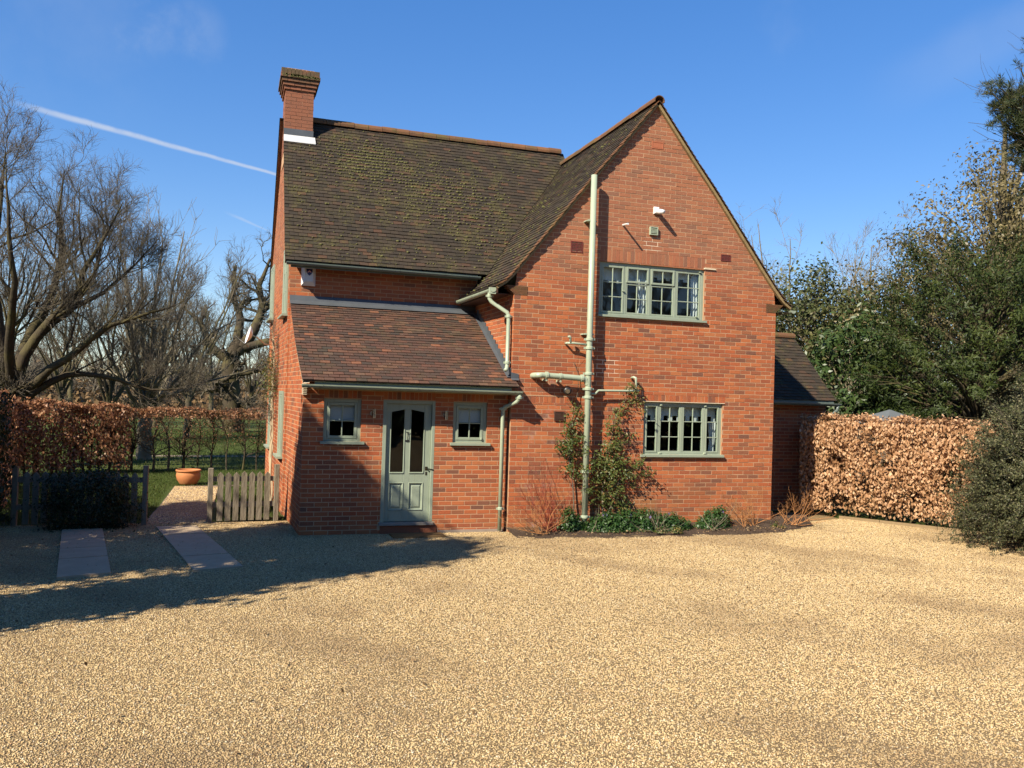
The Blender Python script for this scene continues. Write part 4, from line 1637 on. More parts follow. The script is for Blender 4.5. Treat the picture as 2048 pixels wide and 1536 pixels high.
# porch windows
NP = -0.035
for (h, hinge) in ((WPL, 0), (WPR, 1)):
    w = outer_frame(F_PORCH, h[0], h[1], h[2], h[3], NP, 0.058, [])
    casement(F_PORCH, w, h[0] + 0.06, h[1] - 0.06, h[2] + 0.042, h[3] - 0.06, 2, 2, NP + 0.008, 0.045, 0.02, rowz=[(h[2] + h[3]) / 2 - 0.012])
    sill(F_PORCH, w, h[0] - 0.045, h[1] + 0.055, h[2] - 0.004, 0.062)
    blind(F_PORCH, w, h[0] + 0.07, h[1] - 0.07, 1.865, 2.17, -0.13)
    mb = MB()
    uu = h[0] + 0.09 if hinge == 0 else h[1] - 0.09
    mb.fbox(F_PORCH, uu - 0.014, uu + 0.014, h[2] + 0.05, h[2] + 0.085, NP, NP + 0.03, 0, 0.004)
    mb.build('hinge', M['pipe_paint'], w)
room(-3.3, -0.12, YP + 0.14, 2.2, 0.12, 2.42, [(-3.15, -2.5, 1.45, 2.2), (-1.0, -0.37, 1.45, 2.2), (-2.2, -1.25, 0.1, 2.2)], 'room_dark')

# door
ND = -0.045
mb = MB()
u0, u1, w0, w1 = DOOR
bar(mb, F_PORCH, u0, u0 + 0.062, w0 + .02, w1, -0.12, 0.004)
bar(mb, F_PORCH, u1 - 0.052, u1, w0 + .02, w1, -0.12, 0.004)
bar(mb, F_PORCH, u0 + 0.062, u1 - 0.052, w1 - 0.055, w1, -0.12, 0.003)
door_frame = mb.build('door_frame', M['green_paint'], house)
mb = MB()
D0, D1, DB, DT = -2.103, -1.345, 0.192, 2.132
g1, g2, g3, g4 = -2.018, -1.797, -1.688, -1.464        # glass edges
gb, gt = 0.993, 2.012
# stiles, rails and muntin, so that the glass and the panels sit back
bar(mb, F_PORCH, D0, g1, DB, DT, ND - 0.045, ND)
bar(mb, F_PORCH, g4, D1, DB, DT, ND - 0.045, ND)
bar(mb, F_PORCH, g2, g3, 0.383, DT - .09, ND - 0.045, ND - 0.0005)
for (a, b) in ((g1, g2), (g3, g4)):
    bar(mb, F_PORCH, a, b, DB, 0.383, ND - 0.045, ND - 0.001)
    bar(mb, F_PORCH, a, b, 0.822, gb, ND - 0.045, ND - 0.001)
bar(mb, F_PORCH, g2, g3, DB, 0.383, ND - 0.045, ND - 0.001)
# arched head: the glass rises towards the middle
for (a, b, za, zb) in ((g1, g2, 1.992, 2.040), (g3, g4, 2.040, 2.000)):
    mb.prism(F_PORCH, [(a, za), (b, zb), (b, DT), (a, DT)], ND - 0.045, ND - 0.001)
mb.prism(F_PORCH, [(g2, DT - .09), (g3, DT - .09), (g3, DT), (g2, DT)], ND - 0.045, ND - 0.0007)
door = mb.build('door', M['green_paint'], house)
# glazing beads: thin bright edges
for (a, b) in ((g1, g2), (g3, g4)):
    mb = MB()
    mb.fbox(F_PORCH, a - 0.01, b + 0.01, gb - 0.012, gb + 0.012, ND, ND + 0.012, 0, 0.005)
    mb.fbox(F_PORCH, b - 0.004, b + 0.014, gb + 0.012, 2.0, ND, ND + 0.010, 0, 0.004)
    mb.fbox(F_PORCH, a - 0.012, a + 0.003, gb + 0.012, 2.0, ND, ND + 0.010, 0, 0.004)
    mb.build('glazing_bead', M['green_paint'], door)
    pane(F_PORCH, a, b, gb, 2.05, ND - 0.02, door)
# raised panels with mouldings
for (a, b) in ((g1, g2), (g3, g4)):
    mb = MB()
    c, d = 0.383, 0.822
    def ring(x, n): return [F_PORCH(a + x, c + x, n), F_PORCH(b - x, c + x, n), F_PORCH(b - x, d - x, n), F_PORCH(a + x, d - x, n)]
    pts = ring(-0.012, ND - 0.001) + ring(-0.006, ND + 0.010) + ring(0.008, ND + 0.004) + ring(0.018, ND - 0.016) + ring(0.028, ND - 0.016) + ring(0.052, ND - 0.004)
    fs = []
    for k in range(5):
        for q in range(4):
            fs.append((k * 4 + q, k * 4 + (q + 1) % 4, (k + 1) * 4 + (q + 1) % 4, (k + 1) * 4 + q))
    fs.append((20, 21, 22, 23))
    mb.faces(pts, fs)
    mb.build('panel', M['green_paint'], door)
mb = MB()
px, pz = -1.408, 1.065
tube_mb(mb, [F_PORCH(px, pz, ND), F_PORCH(px, pz, ND + 0.045)], 0.011, 8)
tube_mb(mb, [F_PORCH(px, pz, ND + 0.045), F_PORCH(px + 0.11, pz - 0.02, ND + 0.05)], 0.011, 8)
lathe_pts = []
mb.fbox(F_PORCH, px - 0.022, px + 0.022, pz - 0.03, pz + 0.03, ND, ND + 0.008, 0, 0.004)
mb.fbox(F_PORCH, px - 0.014, px + 0.014, pz - 0.11, pz - 0.055, ND, ND + 0.008, 0, 0.004)
mb.build('handle', M['brass_handle'], door)
mb = MB()
kx = -1.742
tube_mb(mb, [F_PORCH(kx - 0.028, 1.665, ND + 0.02), F_PORCH(kx + 0.03, 1.655, ND + 0.02)], 0.008, 6)
tube_mb(mb, [F_PORCH(kx, 1.66, ND + 0.012), F_PORCH(kx + 0.004, 1.60, ND + 0.022), F_PORCH(kx, 1.535, ND + 0.014)], 0.0065, 6)
mb.fbox(F_PORCH, kx - 0.032, kx + 0.034, 1.512, 1.535, ND - .002, ND + 0.016, 0, 0.004)
mb.build('knocker', M['dark_iron'], door)
mb = MB()
mb.fbox(F_PORCH, -2.185, -1.283, 0.135, 0.185, -0.12, 0.055, 0, 0.006)
mb.build('threshold', M['door_sill_stone'], house)
mb = MB()
mb.fbox(F_PORCH, -2.16, -1.22, 0.0, 0.13, -0.05, 0.018, 0.72, 0.005)
mb.build('step', M['brick_red'], house)

# side windows on the left wall
for (a, b, c, d) in LWIN:
    w = outer_frame(F_LEFT, a, b, c, d, 0.035, 0.07, [(a + b) / 2])
    for (p, q) in ((a + 0.07, (a + b) / 2 - 0.022), ((a + b) / 2 + 0.022, b - 0.07)):
        casement(F_LEFT, w, p, q, c + 0.05, d - 0.07, 1, 3, 0.028, 0.04, 0.02)
    sill(F_LEFT, w, a - 0.05, b + 0.05, c, 0.11)

# ---------------------------------------------------------------- gutters and pipes
def half_gutter(p, q, r, paint, clips, parent=house, name='gutter', out=None):
    P, Q = Vector(p), Vector(q)
    ax = (Q - P).normalized()
    side = ax.cross(Vector((0, 0, 1))).normalized()
    mb = MB()
    n = 8
    def arc(e, rr_):
        return [e + side * math.cos(math.pi + math.pi * k / n) * rr_ + Vector((0, 0, math.sin(math.pi + math.pi * k / n) * rr_)) for k in range(n + 1)]
    o0, o1, i0, i1 = arc(P, r), arc(Q, r), arc(P, r - 0.006), arc(Q, r - 0.006)
    pts = o0 + o1 + i0 + i1
    m = n + 1
    fs = []
    for k in range(n):
        fs += [(k, k + 1, m + k + 1, m + k), (2 * m + k + 1, 2 * m + k, 3 * m + k, 3 * m + k + 1)]
    fs += [(0, m, 3 * m, 2 * m), (n, 2 * m + n, 3 * m + n, m + n)]
    fs += [tuple(range(n, -1, -1)), tuple(range(m, 2 * m))]
    mb.faces(pts, fs)
    g = mb.build(name, M[paint], parent)
    L = (Q - P).length
    for c in clips:
        mb = MB()
        e = P + ax * (L * c)
        a_, b_ = arc(e - ax * 0.012, r + 0.006), arc(e + ax * 0.012, r + 0.006)
        mb.faces(a_ + b_, [(k, k + 1, m + k + 1, m + k) for k in range(n)])
        mb.build('bracket', M[paint], g)
    return g


half_gutter((-3.66, 2.03, 4.615), (-0.03, 2.03, 4.60), 0.055, 'dark_green_paint', [0.09, 0.38, 0.47, 0.56, 0.93])
half_gutter((-3.50, -0.255, 2.405), (0.105, -0.255, 2.395), 0.057, 'green_paint', [0.085, 0.375, 0.50, 0.665, 0.925, 0.99, 0.955])
half_gutter((-0.375, 2.33, 4.135), (-0.375, 0.02, 4.125), 0.057, 'pipe_paint', [0.06, 0.5, 0.72, 0.95])
half_gutter((5.60, -0.07, 4.105), (5.60, 3.0, 4.105), 0.057, 'green_paint', [0.02])
half_gutter((5.32, 1.76, 2.375), (8.24, 1.76, 2.365), 0.057, 'dark_green_paint', [0.3, 0.7])
# fascia boards and soffits
mb = MB()
mb.box(-3.30, -0.06, -0.185, -0.155, 2.335, 2.455)
mb.box(-3.30, -0.06, -0.155, YP - 0.002, 2.335, 2.35)
mb.build('fascia', M['green_paint'], house)
mb = MB()
mb.box(-3.58, -0.06, 2.10, 2.12, 4.53, 4.66)
mb.build('fascia', M['dark_green_paint'], house)
mb = MB()
mb.box(-0.315, -0.295, 0.0, 2.38, 4.06, 4.18)
mb.box(-0.295, -0.008, 0.16, 2.38, 4.06, 4.075)
mb.build('fascia', M['brown_plastic'], house)
mb = MB()
mb.box(5.32, 8.13, 1.83, 1.85, 2.30, 2.44)
mb.build('fascia', M['dark_green_paint'], house)


def pipe(name, pts, r, paint, collars=(), parent=house, col_r=1.35, col_h=0.03, ears=True, sides=12, smooth_n=0):
    P = smooth_path(pts, smooth_n) if smooth_n else [Vector(p) for p in pts]
    mb = MB()
    tube_mb(mb, P, r, sides)
    o = mb.build(name, M[paint], parent, smooth=True)
    for c in collars:
        c = Vector(c)
        mb = MB()
        tube_mb(mb, [c - Vector((0, 0, col_h)), c - Vector((0, 0, col_h * .6)), c + Vector((0, 0, col_h * .6)), c + Vector((0, 0, col_h))], [r * 1.05, r * col_r, r * col_r, r * 1.05], sides)
        if ears:
            mb.box(c.x - r * 1.9, c.x + r * 1.9, c.y - 0.008, c.y + 0.012, c.z - 0.018, c.z + 0.018)
        mb.build('collar', M[paint], o)
    return o


# porch downpipe
dp1 = pipe('downpipe', [(0.06, -0.25, 2.345), (0.06, -0.25, 2.28), (0.03, -0.22, 2.22), (-0.12, -0.03, 2.12), (-0.145, -0.012, 2.06), (-0.145, -0.012, 0.03)], 0.034, 'pipe_paint', [(-0.145, -0.012, 2.09), (-0.145, -0.012, 0.40), (0.06, -0.25, 2.29)])
# return wall downpipe, ending on the porch roof
dp2 = pipe('downpipe', [(-0.375, 0.22, 4.08), (-0.375, 0.22, 3.98), (-0.34, 0.21, 3.92), (-0.10, 0.06, 3.74), (-0.075, 0.05, 3.68), (-0.075, 0.05, 2.83), (-0.10, 0.0, 2.77), (-0.13, -0.03, 2.75)], 0.034, 'pipe_paint', [(-0.375, 0.22, 4.02), (-0.075, 0.05, 3.67), (-0.075, 0.05, 2.88)])
mb = MB()
mb.box(-0.43, -0.32, 0.03, 0.10, 4.04, 4.15)
mb.build('gutter_outlet', M['pipe_paint'], house)
# wing downpipe
pipe('downpipe', [(8.18, 1.76, 2.33), (8.18, 1.78, 2.22), (8.06, 1.90, 2.08), (7.80, 2.03, 1.98), (7.77, 2.04, 0.0)], 0.036, 'dark_green_paint')
# soil stack
YS = -0.17
soil_p = pipe('soil_pipe', [(1.345, YS, 0.0), (1.345, YS, 3.2), (1.345, YS, 6.205)], 0.0525, 'pipe_paint', [(1.345, YS, z) for z in (0.26, 1.04, 2.33, 2.475, 2.74, 3.185, 3.335)], sides=16)
mb = MB()
tube_mb(mb, smooth_path([(0.375, 0.02, 2.675), (0.385, -0.10, 2.68), (0.44, YS, 2.682), (0.56, YS, 2.683), (1.20, YS, 2.655), (1.30, YS, 2.62), (1.335, YS, 2.55)], 5), 0.050, 14)
br = mb.build('branch_pipe', M['pipe_paint'], soil_p, smooth=True)
mb = MB()
for x in (0.565, 0.822, 1.222):
    tube_mb(mb, [(x - 0.022, YS, 2.688 - (x - .5) * .04), (x + 0.022, YS, 2.687 - (x - .5) * .04)], 0.066 if x != .822 else 0.057, 14)
    if x < 1:
        mb.box(x - 0.014, x + 0.014, YS - 0.02, YS + 0.17, 2.59 - (x - .5) * .04, 2.63 - (x - .5) * .04)
mb.build('collar', M['pipe_paint'], soil_p)
mb = MB()
tube_mb(mb, [(1.31, YS, 3.245), (1.06, YS + .05, 3.262), (0.955, YS + 0.06, 3.258)], 0.020, 8)
tube_mb(mb, [(1.008, YS + .05, 3.262), (1.006, YS + .05, 3.35), (0.985, YS + 0.03, 3.372), (0.962, YS + 0.05, 3.366)], 0.021, 8)
tube_mb(mb, [(0.955, YS + 0.06, 3.258), (0.955, YS + 0.15, 3.258)], 0.020, 8)
mb.build('waste_pipe', M['pipe_paint'], soil_p, smooth=True)
mb = MB()
tube_mb(mb, [(1.38, YS + .02, 2.395), (1.495, YS + .03, 2.397), (1.56, YS + .04, 2.455), (2.12, YS + .05, 2.466), (2.345, YS + .05, 2.478)], 0.020, 8)
tube_mb(mb, [(2.295, YS + .05, 2.478), (2.288, YS + .05, 2.64), (2.280, YS + .05, 2.70), (2.25, YS + 0.08, 2.715), (2.24, YS + 0.15, 2.70)], 0.021, 8)
tube_mb(mb, [(2.345, YS + .05, 2.478), (2.345, YS + .16, 2.478)], 0.020, 8)
mb.build('waste_pipe', M['pipe_paint'], soil_p, smooth=True)
mb = MB()
for z in (5.41, 3.43):
    mb.box(1.25, 1.33, YS - 0.01, YS + 0.015, z - 0.012, z + 0.012)
    mb.box(1.24, 1.44, YS + 0.04, 0.0, z - 0.01, z + 0.01)
mb.build('pipe_bracket', M['pipe_paint'], soil_p)

# vents
def grille(fr, u0, u1, w0, w1, slats, mat, n=0.012, cross=0):
    mb = MB()
    fw = 0.016
    mb.fbox(fr, u0, u1, w0, w0 + fw, -0.01, n)
    mb.fbox(fr, u0, u1, w1 - fw, w1, -0.01, n)
    mb.fbox(fr, u0, u0 + fw, w0 + fw, w1 - fw, -0.01, n)
    mb.fbox(fr, u1 - fw, u1, w0 + fw, w1 - fw, -0.01, n)
    for i in range(1, slats):
        w = w0 + fw + (w1 - w0 - 2 * fw) * i / slats
        mb.fbox(fr, u0 + fw, u1 - fw, w - 0.007, w + 0.007, -0.008, n - 0.003)
    for i in range(1, cross):
        u = u0 + fw + (u1 - u0 - 2 * fw) * i / cross
        mb.fbox(fr, u - 0.005, u + 0.005, w0 + fw, w1 - fw, -0.008, n - 0.004)
    o = mb.build('vent', M[mat], house)
    mb = MB()
    mb.fbox(fr, u0 + fw, u1 - fw, w0 + fw, w1 - fw, -0.02, -0.009)
    mb.build('vent_back', M['vent_dark'] if mat != 'terracotta_vent' else M['terracotta'], o)
    return o
grille(F_GABLE, *VENTS[0], 7, 'terracotta_vent', 0.010, 11)
grille(F_GABLE, *VENTS[1], 6, 'red_vent', 0.012, 2)
grille(F_GABLE, *VENTS[2], 4, 'red_vent', 0.012, 3)
grille(F_GABLE, 0.79, 0.975, 1.915, 2.07, 6, 'brown_plastic', 0.03)
grille(F_GABLE, 2.525, 2.68, 5.292, 5.44, 5, 'pipe_paint', 0.05)
mb = MB()
tube_mb(mb, [(2.00, 0.0, 5.423), (1.975, -0.26, 5.395)], 0.018, 8)
mb.build('overflow_pipe', M['white_plastic'], house)

brickwork.build('brickwork', M['brick_red'], house, kind='stuff')

# ---------------------------------------------------------------- fittings fixed to the walls (each a thing)
ab = empty('alarm_box', 'white burglar alarm box with dark shield badge under the left eaves', 'alarm box', (-3.24, 2.30, 4.42))
mb = MB()
a0, a1, b0, b1 = -3.368, -3.112, 4.240, 4.618
fr = F_MAIN
i_ = 0.055
pts = [fr(a0, b0, 0), fr(a1, b0, 0), fr(a1, b1, 0), fr(a0, b1, 0), fr(a0, b0, .035), fr(a1, b0, .035), fr(a1, b1, .035), fr(a0, b1, .035),
       fr(a0 + i_, b0 + .07, .11), fr(a1 - i_, b0 + .07, .11), fr(a1 - i_, b1 - .05, .11), fr(a0 + i_, b1 - .05, .11)]
fs = [(8, 9, 10, 11)]
for q in range(4):
    q2 = (q + 1) % 4
    fs += [(q, q2, 4 + q2, 4 + q), (4 + q, 4 + q2, 8 + q2, 8 + q)]
mb.faces(pts, fs)
mb.fbox(fr, a0 + i_ + .01, a1 - i_ - .01, b0 + .08, b0 + .12, .11, .118)
mb.build('case', M['white_plastic'], ab)
mb = MB()
cx_, cz_ = (a0 + a1) / 2 + 0.01, b1 - 0.13
sh = [(-.055, .055), (.055, .055), (.055, 0.0), (.03, -.045), (0, -.07), (-.03, -.045), (-.055, 0.0)]
mb.prism(fr, [(cx_ + x, cz_ + z) for x, z in reversed(sh)][::-1], .111, .1135)
bd = mb.build('badge', M['blue_badge'], ab)
mb = MB()
mb.prism(fr, [(cx_ - .042, cz_ - .012), (cx_ - .0, cz_ + .038), (cx_ + .004, cz_ + .005), (cx_ - .02, cz_ - .012)], .1137, .115)
mb.prism(fr, [(cx_ + .042, cz_ - .012), (cx_ + .02, cz_ - .012), (cx_ + .004, cz_ + .008), (cx_ - .0, cz_ + .038)], .1137, .1149)
mb.build('chevron', M['pink_badge'], ab)

cc = empty('security_light', 'white sensor lamp on the brick gable above the upper window', 'sensor lamp', (2.65, -0.1, 5.74))
mb = MB()
mb.fbox(F_GABLE, 2.595, 2.70, 5.68, 5.805, 0, 0.05, 0, 0.015)
mb.build('base', M['white_plastic'], cc)
mb = MB()
tube_mb(mb, [(2.665, -0.04, 5.72), (2.672, -0.12, 5.705), (2.678, -0.24, 5.685)], [0.045, 0.05, 0.032], 10)
mb.build('head', M['white_plastic'], cc, smooth=True)

fl = empty('floodlight', 'black round floodlight on the brick wall beside the soil pipe', 'floodlight', (0.97, -0.14, 2.43))
mb = MB()
tube_mb(mb, [(0.985, 0.0, 2.41), (0.985, -0.08, 2.415)], 0.035, 10)
mb.build('base', M['dark_iron'], fl)
mb = MB()
tube_mb(mb, [(0.99, -0.05, 2.44), (0.975, -0.11, 2.435), (0.965, -0.155, 2.428), (0.962, -0.17, 2.426)], [0.035, 0.062, 0.068, 0.06], 14)
hd = mb.build('head', M['dark_iron'], fl, smooth=True)
mb = MB()
tube_mb(mb, [(0.963, -0.168, 2.427), (0.962, -0.176, 2.426)], 0.040, 14)
mb.build('lens', M['steel'], hd)

for (x, lab) in ((-2.333, 'small steel wall lamp left of the green door'), (-1.127, 'small steel wall lamp right of the green door')):
    wl = empty('wall_lamp', lab, 'wall lamp', (x, 0.02, 1.96), 'wall lamps beside the door')
    mb = MB()
    tube_mb(mb, [(x, YP, 1.965), (x, YP - 0.012, 1.965)], 0.045, 14)
    mb.build('base', M['steel'], wl, smooth=False)
    mb = MB()
    tube_mb(mb, [(x + .01, YP - 0.07, 1.885), (x + .01, YP - 0.07, 1.889), (x + .01, YP - 0.07, 2.036), (x + .01, YP - 0.07, 2.04)], [0.02, 0.028, 0.028, 0.02], 14)
    tube_mb(mb, [(x, YP - 0.01, 1.965), (x + .01, YP - 0.06, 1.965)], 0.01, 6)
    mb.build('lamp_tube', M['steel'], wl, smooth=False)

ds = empty('satellite_dish', 'white satellite dish on the far end of the left wall', 'satellite dish', (-3.75, 7.1, 3.45))
mb = MB()
c = Vector((-4.09, 7.0, 3.54))
ax_ = Vector((-0.93, -0.12, 0.25)).normalized()
sx_ = ax_.cross(Vector((0, 0, 1))).normalized()
uy_ = sx_.cross(ax_)
pts, fs = [], []
for i in range(6):
    rr_ = 0.20 * i / 5
    for k in range(18):
        an = 2 * math.pi * k / 18
        pts.append(c + sx_ * math.cos(an) * rr_ + uy_ * math.sin(an) * rr_ * 1.08 + ax_ * (0.10 * (i / 5) ** 2))
for i in range(5):
    for k in range(18):
        fs.append((i * 18 + k, i * 18 + (k + 1) % 18, (i + 1) * 18 + (k + 1) % 18, (i + 1) * 18 + k))
mb.faces(pts, fs)
mb.build('dish', M['white_plastic'], ds, smooth=True)
mb = MB()
tube_mb(mb, [c - ax_ * 0.01, c - ax_ * 0.10, Vector((-3.80, 7.12, 3.36)), Vector((-3.68, 7.14, 3.36))], 0.02, 6)
tube_mb(mb, [c - uy_ * 0.28, c + ax_ * 0.38 - uy_ * 0.12], 0.012, 6)
mb.build('arm', M['steel'], ds)

# door mat on the gravel
mb = MB()
mb.fbox(frame((-1.62, -0.14, 0), (1, -0.03, 0), (0, 0, 1)), -0.42, 0.42, 0, 0, 0, 0)
mb = MB()
for i in range(2):
    pass
mx0, mx1, my0, my1 = -2.02, -1.16, -0.40, -0.02
mb.faces([(mx0, my0, 0.006), (mx1, my0 + .01, 0.006), (mx1 - .01, my1, 0.006), (mx0 - .01, my1, 0.006), (mx0, my0, 0.026), (mx1, my0 + .01, 0.024), (mx1 - .01, my1, 0.028), (mx0 - .01, my1, 0.027)],
         [(4, 5, 6, 7), (0, 1, 5, 4), (1, 2, 6, 5), (2, 3, 7, 6), (3, 0, 4, 7)])
tag(mb.build('door_mat', M['coir_mat']), 'brown coir door mat on the gravel before the green door', 'door mat')

# ================================================================== plants
def leaf_cards(P, N, size, rnd, fold=0.25, aspect=0.55, up=None, g=rng):
    """leaves: diamond quads at P, lying across N, folded along the midrib"""
    n = len(P)
    N = N / (np.linalg.norm(N, axis=1, keepdims=True) + 1e-9)
    T = g.normal(size=(n, 3)) if up is None else up + g.normal(size=(n, 3)) * 0.35
    A = np.cross(N, T)
    A /= np.linalg.norm(A, axis=1, keepdims=True) + 1e-9
    B = np.cross(A, N)
    s = np.asarray(size).reshape(-1, 1) * np.ones((n, 1))
    V = np.empty((n, 4, 3))
    V[:, 0] = P - B * s * 0.5
    V[:, 1] = P + A * s * aspect * 0.5 + N * s * fold * 0.3
    V[:, 2] = P + B * s * 0.5 - N * s * fold * 0.25
    V[:, 3] = P - A * s * aspect * 0.5 + N * s * fold * 0.3
    F = np.arange(n * 4).reshape(n, 4)
    return V.reshape(-1, 3), F


class Geo:
    """joins arrays of quads"""
    def __init__(s):
        s.V, s.F, s.R, s.n = [], [], [], 0

    def add(s, V, F, R=None):
        s.V.append(V)
        s.F.append(F + s.n)
        s.R.append(np.full(len(F), 0.5) if R is None else np.asarray(R))
        s.n += len(V)

    def build(s, name, mat, parent=None, loc=(0, 0, 0), smooth=False, kind=None):
        if not s.V:
            return None
        me = np_mesh(name, np.concatenate(s.V), np.concatenate(s.F), mat, np.concatenate(s.R), smooth)
        return link(name, me, parent, loc, kind=kind)


def unit(v):
    return v / (np.linalg.norm(v, axis=-1, keepdims=True) + 1e-9)


def resample(P, K):
    """one polyline (n,3) -> (K,3) by arc length"""
    P = np.asarray(P, float)
    d = np.concatenate([[0], np.cumsum(np.linalg.norm(np.diff(P, axis=0), axis=1))])
    t = np.linspace(0, d[-1], K)
    return np.stack([np.interp(t, d, P[:, i]) for i in range(3)], 1)


def branch_out(P, Rr, per, lenf, ang, g, K=5, t0=0.15, rad=0.5, up=0.15, wander=0.25, taper=0.25, droop=0.0, lmin=0.0, rmin=0.0):
    """grow child branches from parent polylines P (N,Kp,3), radii Rr (N,Kp)"""
    N, Kp, _ = P.shape
    L = np.linalg.norm(np.diff(P, axis=1), axis=2).sum(1)
    idx = np.repeat(np.arange(N), per)
    t = g.uniform(t0, 1.0, len(idx)) * (Kp - 1)
    i0 = np.minimum(t.astype(int), Kp - 2)
    f = (t - i0)[:, None]
    S = P[idx, i0] * (1 - f) + P[idx, i0 + 1] * f
    T = unit(P[idx, i0 + 1] - P[idx, i0])
    r0 = (Rr[idx, i0] * (1 - f[:, 0]) + Rr[idx, i0 + 1] * f[:, 0]) * rad * g.uniform(0.7, 1.1, len(idx))
    r0 = np.maximum(r0, rmin)
    side = unit(np.cross(T, g.normal(size=T.shape)))
    a = g.normal(ang, 0.18, len(idx))[:, None]
    D = unit(T * np.cos(a) + side * np.sin(a) + np.array([0, 0, up]))
    ln = (L[idx] * lenf * g.uniform(0.55, 1.25, len(idx)) * (1.15 - 0.5 * t / (Kp - 1)))
    ln = np.maximum(ln, lmin)
    out = np.empty((len(idx), K, 3))
    out[:, 0] = S
    d = D.copy()
    for k in range(1, K):
        d = unit(d + g.normal(size=d.shape) * wander + np.array([0, 0, up * 0.5 - droop]))
        out[:, k] = out[:, k - 1] + d * (ln / (K - 1))[:, None]
    tt = np.linspace(0, 1, K)[None, :]
    rr = r0[:, None] * (1 - tt * (1 - taper))
    return out, rr


def limb(pts, r0, r1, K=12, g=None, wob=0.0):
    P = resample(pts, K)
    if wob and g is not None:
        P[1:] += g.normal(size=(K - 1, 3)) * wob
    return P, np.linspace(r0, r1, K) ** 1.0


def bare_tree(name, label, limbs, levels, seed, bark='bark_dark', twig='twig_brown', group=None, parent_loc=None, trunk_sides=9, extra_level_geo=None):
    """limbs: list of (points, r0, r1); levels: list of dicts for branch_out"""
    g = np.random.default_rng(seed)
    root = empty(name, label, 'tree', parent_loc or tuple(limbs[0][0][0]), group)
    tg, cg = Geo(), Geo()
    Ps, Rs = [], []
    for pts, r0, r1 in limbs:
        P, r = limb(pts, r0, r1, 12, g, 0.02)
        Ps.append(P)
        Rs.append(r)
    P, Rr = np.stack(Ps), np.stack(Rs)
    V, F = tube_arrays(P, Rr, trunk_sides)
    tg.add(V, F)
    for i, lv in enumerate(levels):
        P, Rr = branch_out(P, Rr, g=g, **lv)
        V, F = tube_arrays(P, Rr, 6 if i == 0 else (4 if i == 1 else 3))
        (tg if i == 0 else cg).add(V, F)
    tg.build('trunk', M[bark], root, smooth=True)
    cg.build('crown', M[twig], root)
    return root


def V3(*p):
    return np.array(p, float)


# ---- big spreading tree on the left, its limbs set out one by one
def ld(y, pts):
    """limb points given as (x, height) in the upright plane at depth y, with a depth drift"""
    return [(x, y + d, z) for x, z, d in pts]


BX, BY = -10.3, 12.2
big_limbs = [
    ([(BX, BY, -0.1), (BX - 0.05, BY, 1.4), (BX + 0.0, BY, 2.3)], 0.52, 0.40),
    ([(BX - 0.05, BY, 2.0), (BX - 0.3, BY + .1, 3.4), (BX - 0.45, BY + .3, 4.8), (BX - 0.7, BY + .4, 6.4), (BX - .5, BY + .5, 8.4), (BX - .4, BY + .4, 10.2)], 0.30, 0.04),
    ([(BX + 0.05, BY, 2.0), (BX + 0.45, BY - .2, 3.6), (BX + 1.15, BY - .4, 4.7), (BX + 1.65, BY - .5, 5.4), (BX + 1.75, BY - .5, 6.3), (BX + 2.25, BY - .6, 7.3), (BX + 2.7, BY - .6, 8.6)], 0.24, 0.035),
    ([(BX + 0.1, BY, 1.8), (BX + 0.9, BY - .6, 2.6), (BX + 1.8, BY - 1.0, 3.5), (BX + 2.5, BY - 1.2, 4.3), (BX + 3.3, BY - 1.3, 4.7), (BX + 4.4, BY - 1.3, 5.3)], 0.20, 0.03),
    ([(BX + 0.05, BY, 1.5), (BX + 0.8, BY - .3, 2.25), (BX + 1.6, BY - .5, 2.75), (BX + 2.5, BY - .6, 2.65), (BX + 3.4, BY - .7, 2.25), (BX + 4.4, BY - .9, 2.3)], 0.17, 0.04),
    ([(BX + 0.0, BY, 2.2), (BX + 0.35, BY + .4, 4.0), (BX + 0.85, BY + .6, 5.4), (BX + 1.0, BY + .7, 7.0), (BX + .9, BY + .7, 8.4), (BX + 1.0, BY + .6, 9.8)], 0.24, 0.035),
    ([(BX + 0.5, BY - .2, 3.7), (BX + 1.4, BY + .3, 5.0), (BX + 1.9, BY + .5, 6.2), (BX + 2.1, BY + .6, 7.6), (BX + 2.0, BY + .7, 8.9)], 0.15, 0.03),
    ([(BX - 0.1, BY, 2.1), (BX - 1.2, BY - .3, 3.4), (BX - 2.2, BY - .5, 4.9), (BX - 2.8, BY - .6, 6.8), (BX - 3.1, BY - .6, 8.8)], 0.24, 0.03),
    ([(BX + 0.0, BY, 2.2), (BX + .2, BY - 1.2, 3.8), (BX + .5, BY - 2.2, 5.4), (BX + .4, BY - 2.6, 7.4), (BX + .3, BY - 2.6, 9.0)], 0.20, 0.03),
    ([(BX + 1.2, BY - .4, 4.7), (BX + 2.2, BY - .2, 5.5), (BX + 3.0, BY - .1, 6.6), (BX + 3.6, BY - .1, 7.6)], 0.11, 0.02),
]
big_limbs = [([(x + 0.15, y, z if z < 2 else 2 + (z - 2) * 0.80) for x, y, z in p], a * 0.74, b * .35) for p, a, b in big_limbs]
bare_tree('bare_tree', 'big bare tree with thick forking limbs behind the copper hedge at the left edge', big_limbs,
          [dict(per=15, lenf=0.40, ang=0.85, K=8, t0=0.28, rad=0.42, up=0.24, wander=0.18, taper=0.22, lmin=1.0, rmin=0.010),
           dict(per=11, lenf=0.50, ang=0.75, K=6, t0=0.12, rad=0.5, up=0.16, wander=0.22, taper=0.35, rmin=0.0055, lmin=.5),
           dict(per=13, lenf=0.55, ang=0.65, K=4, t0=0.1, rad=0.6, up=0.10, wander=0.24, taper=0.5, rmin=0.0034, lmin=0.28)], 21, 'bark_dark', 'twig_brown')

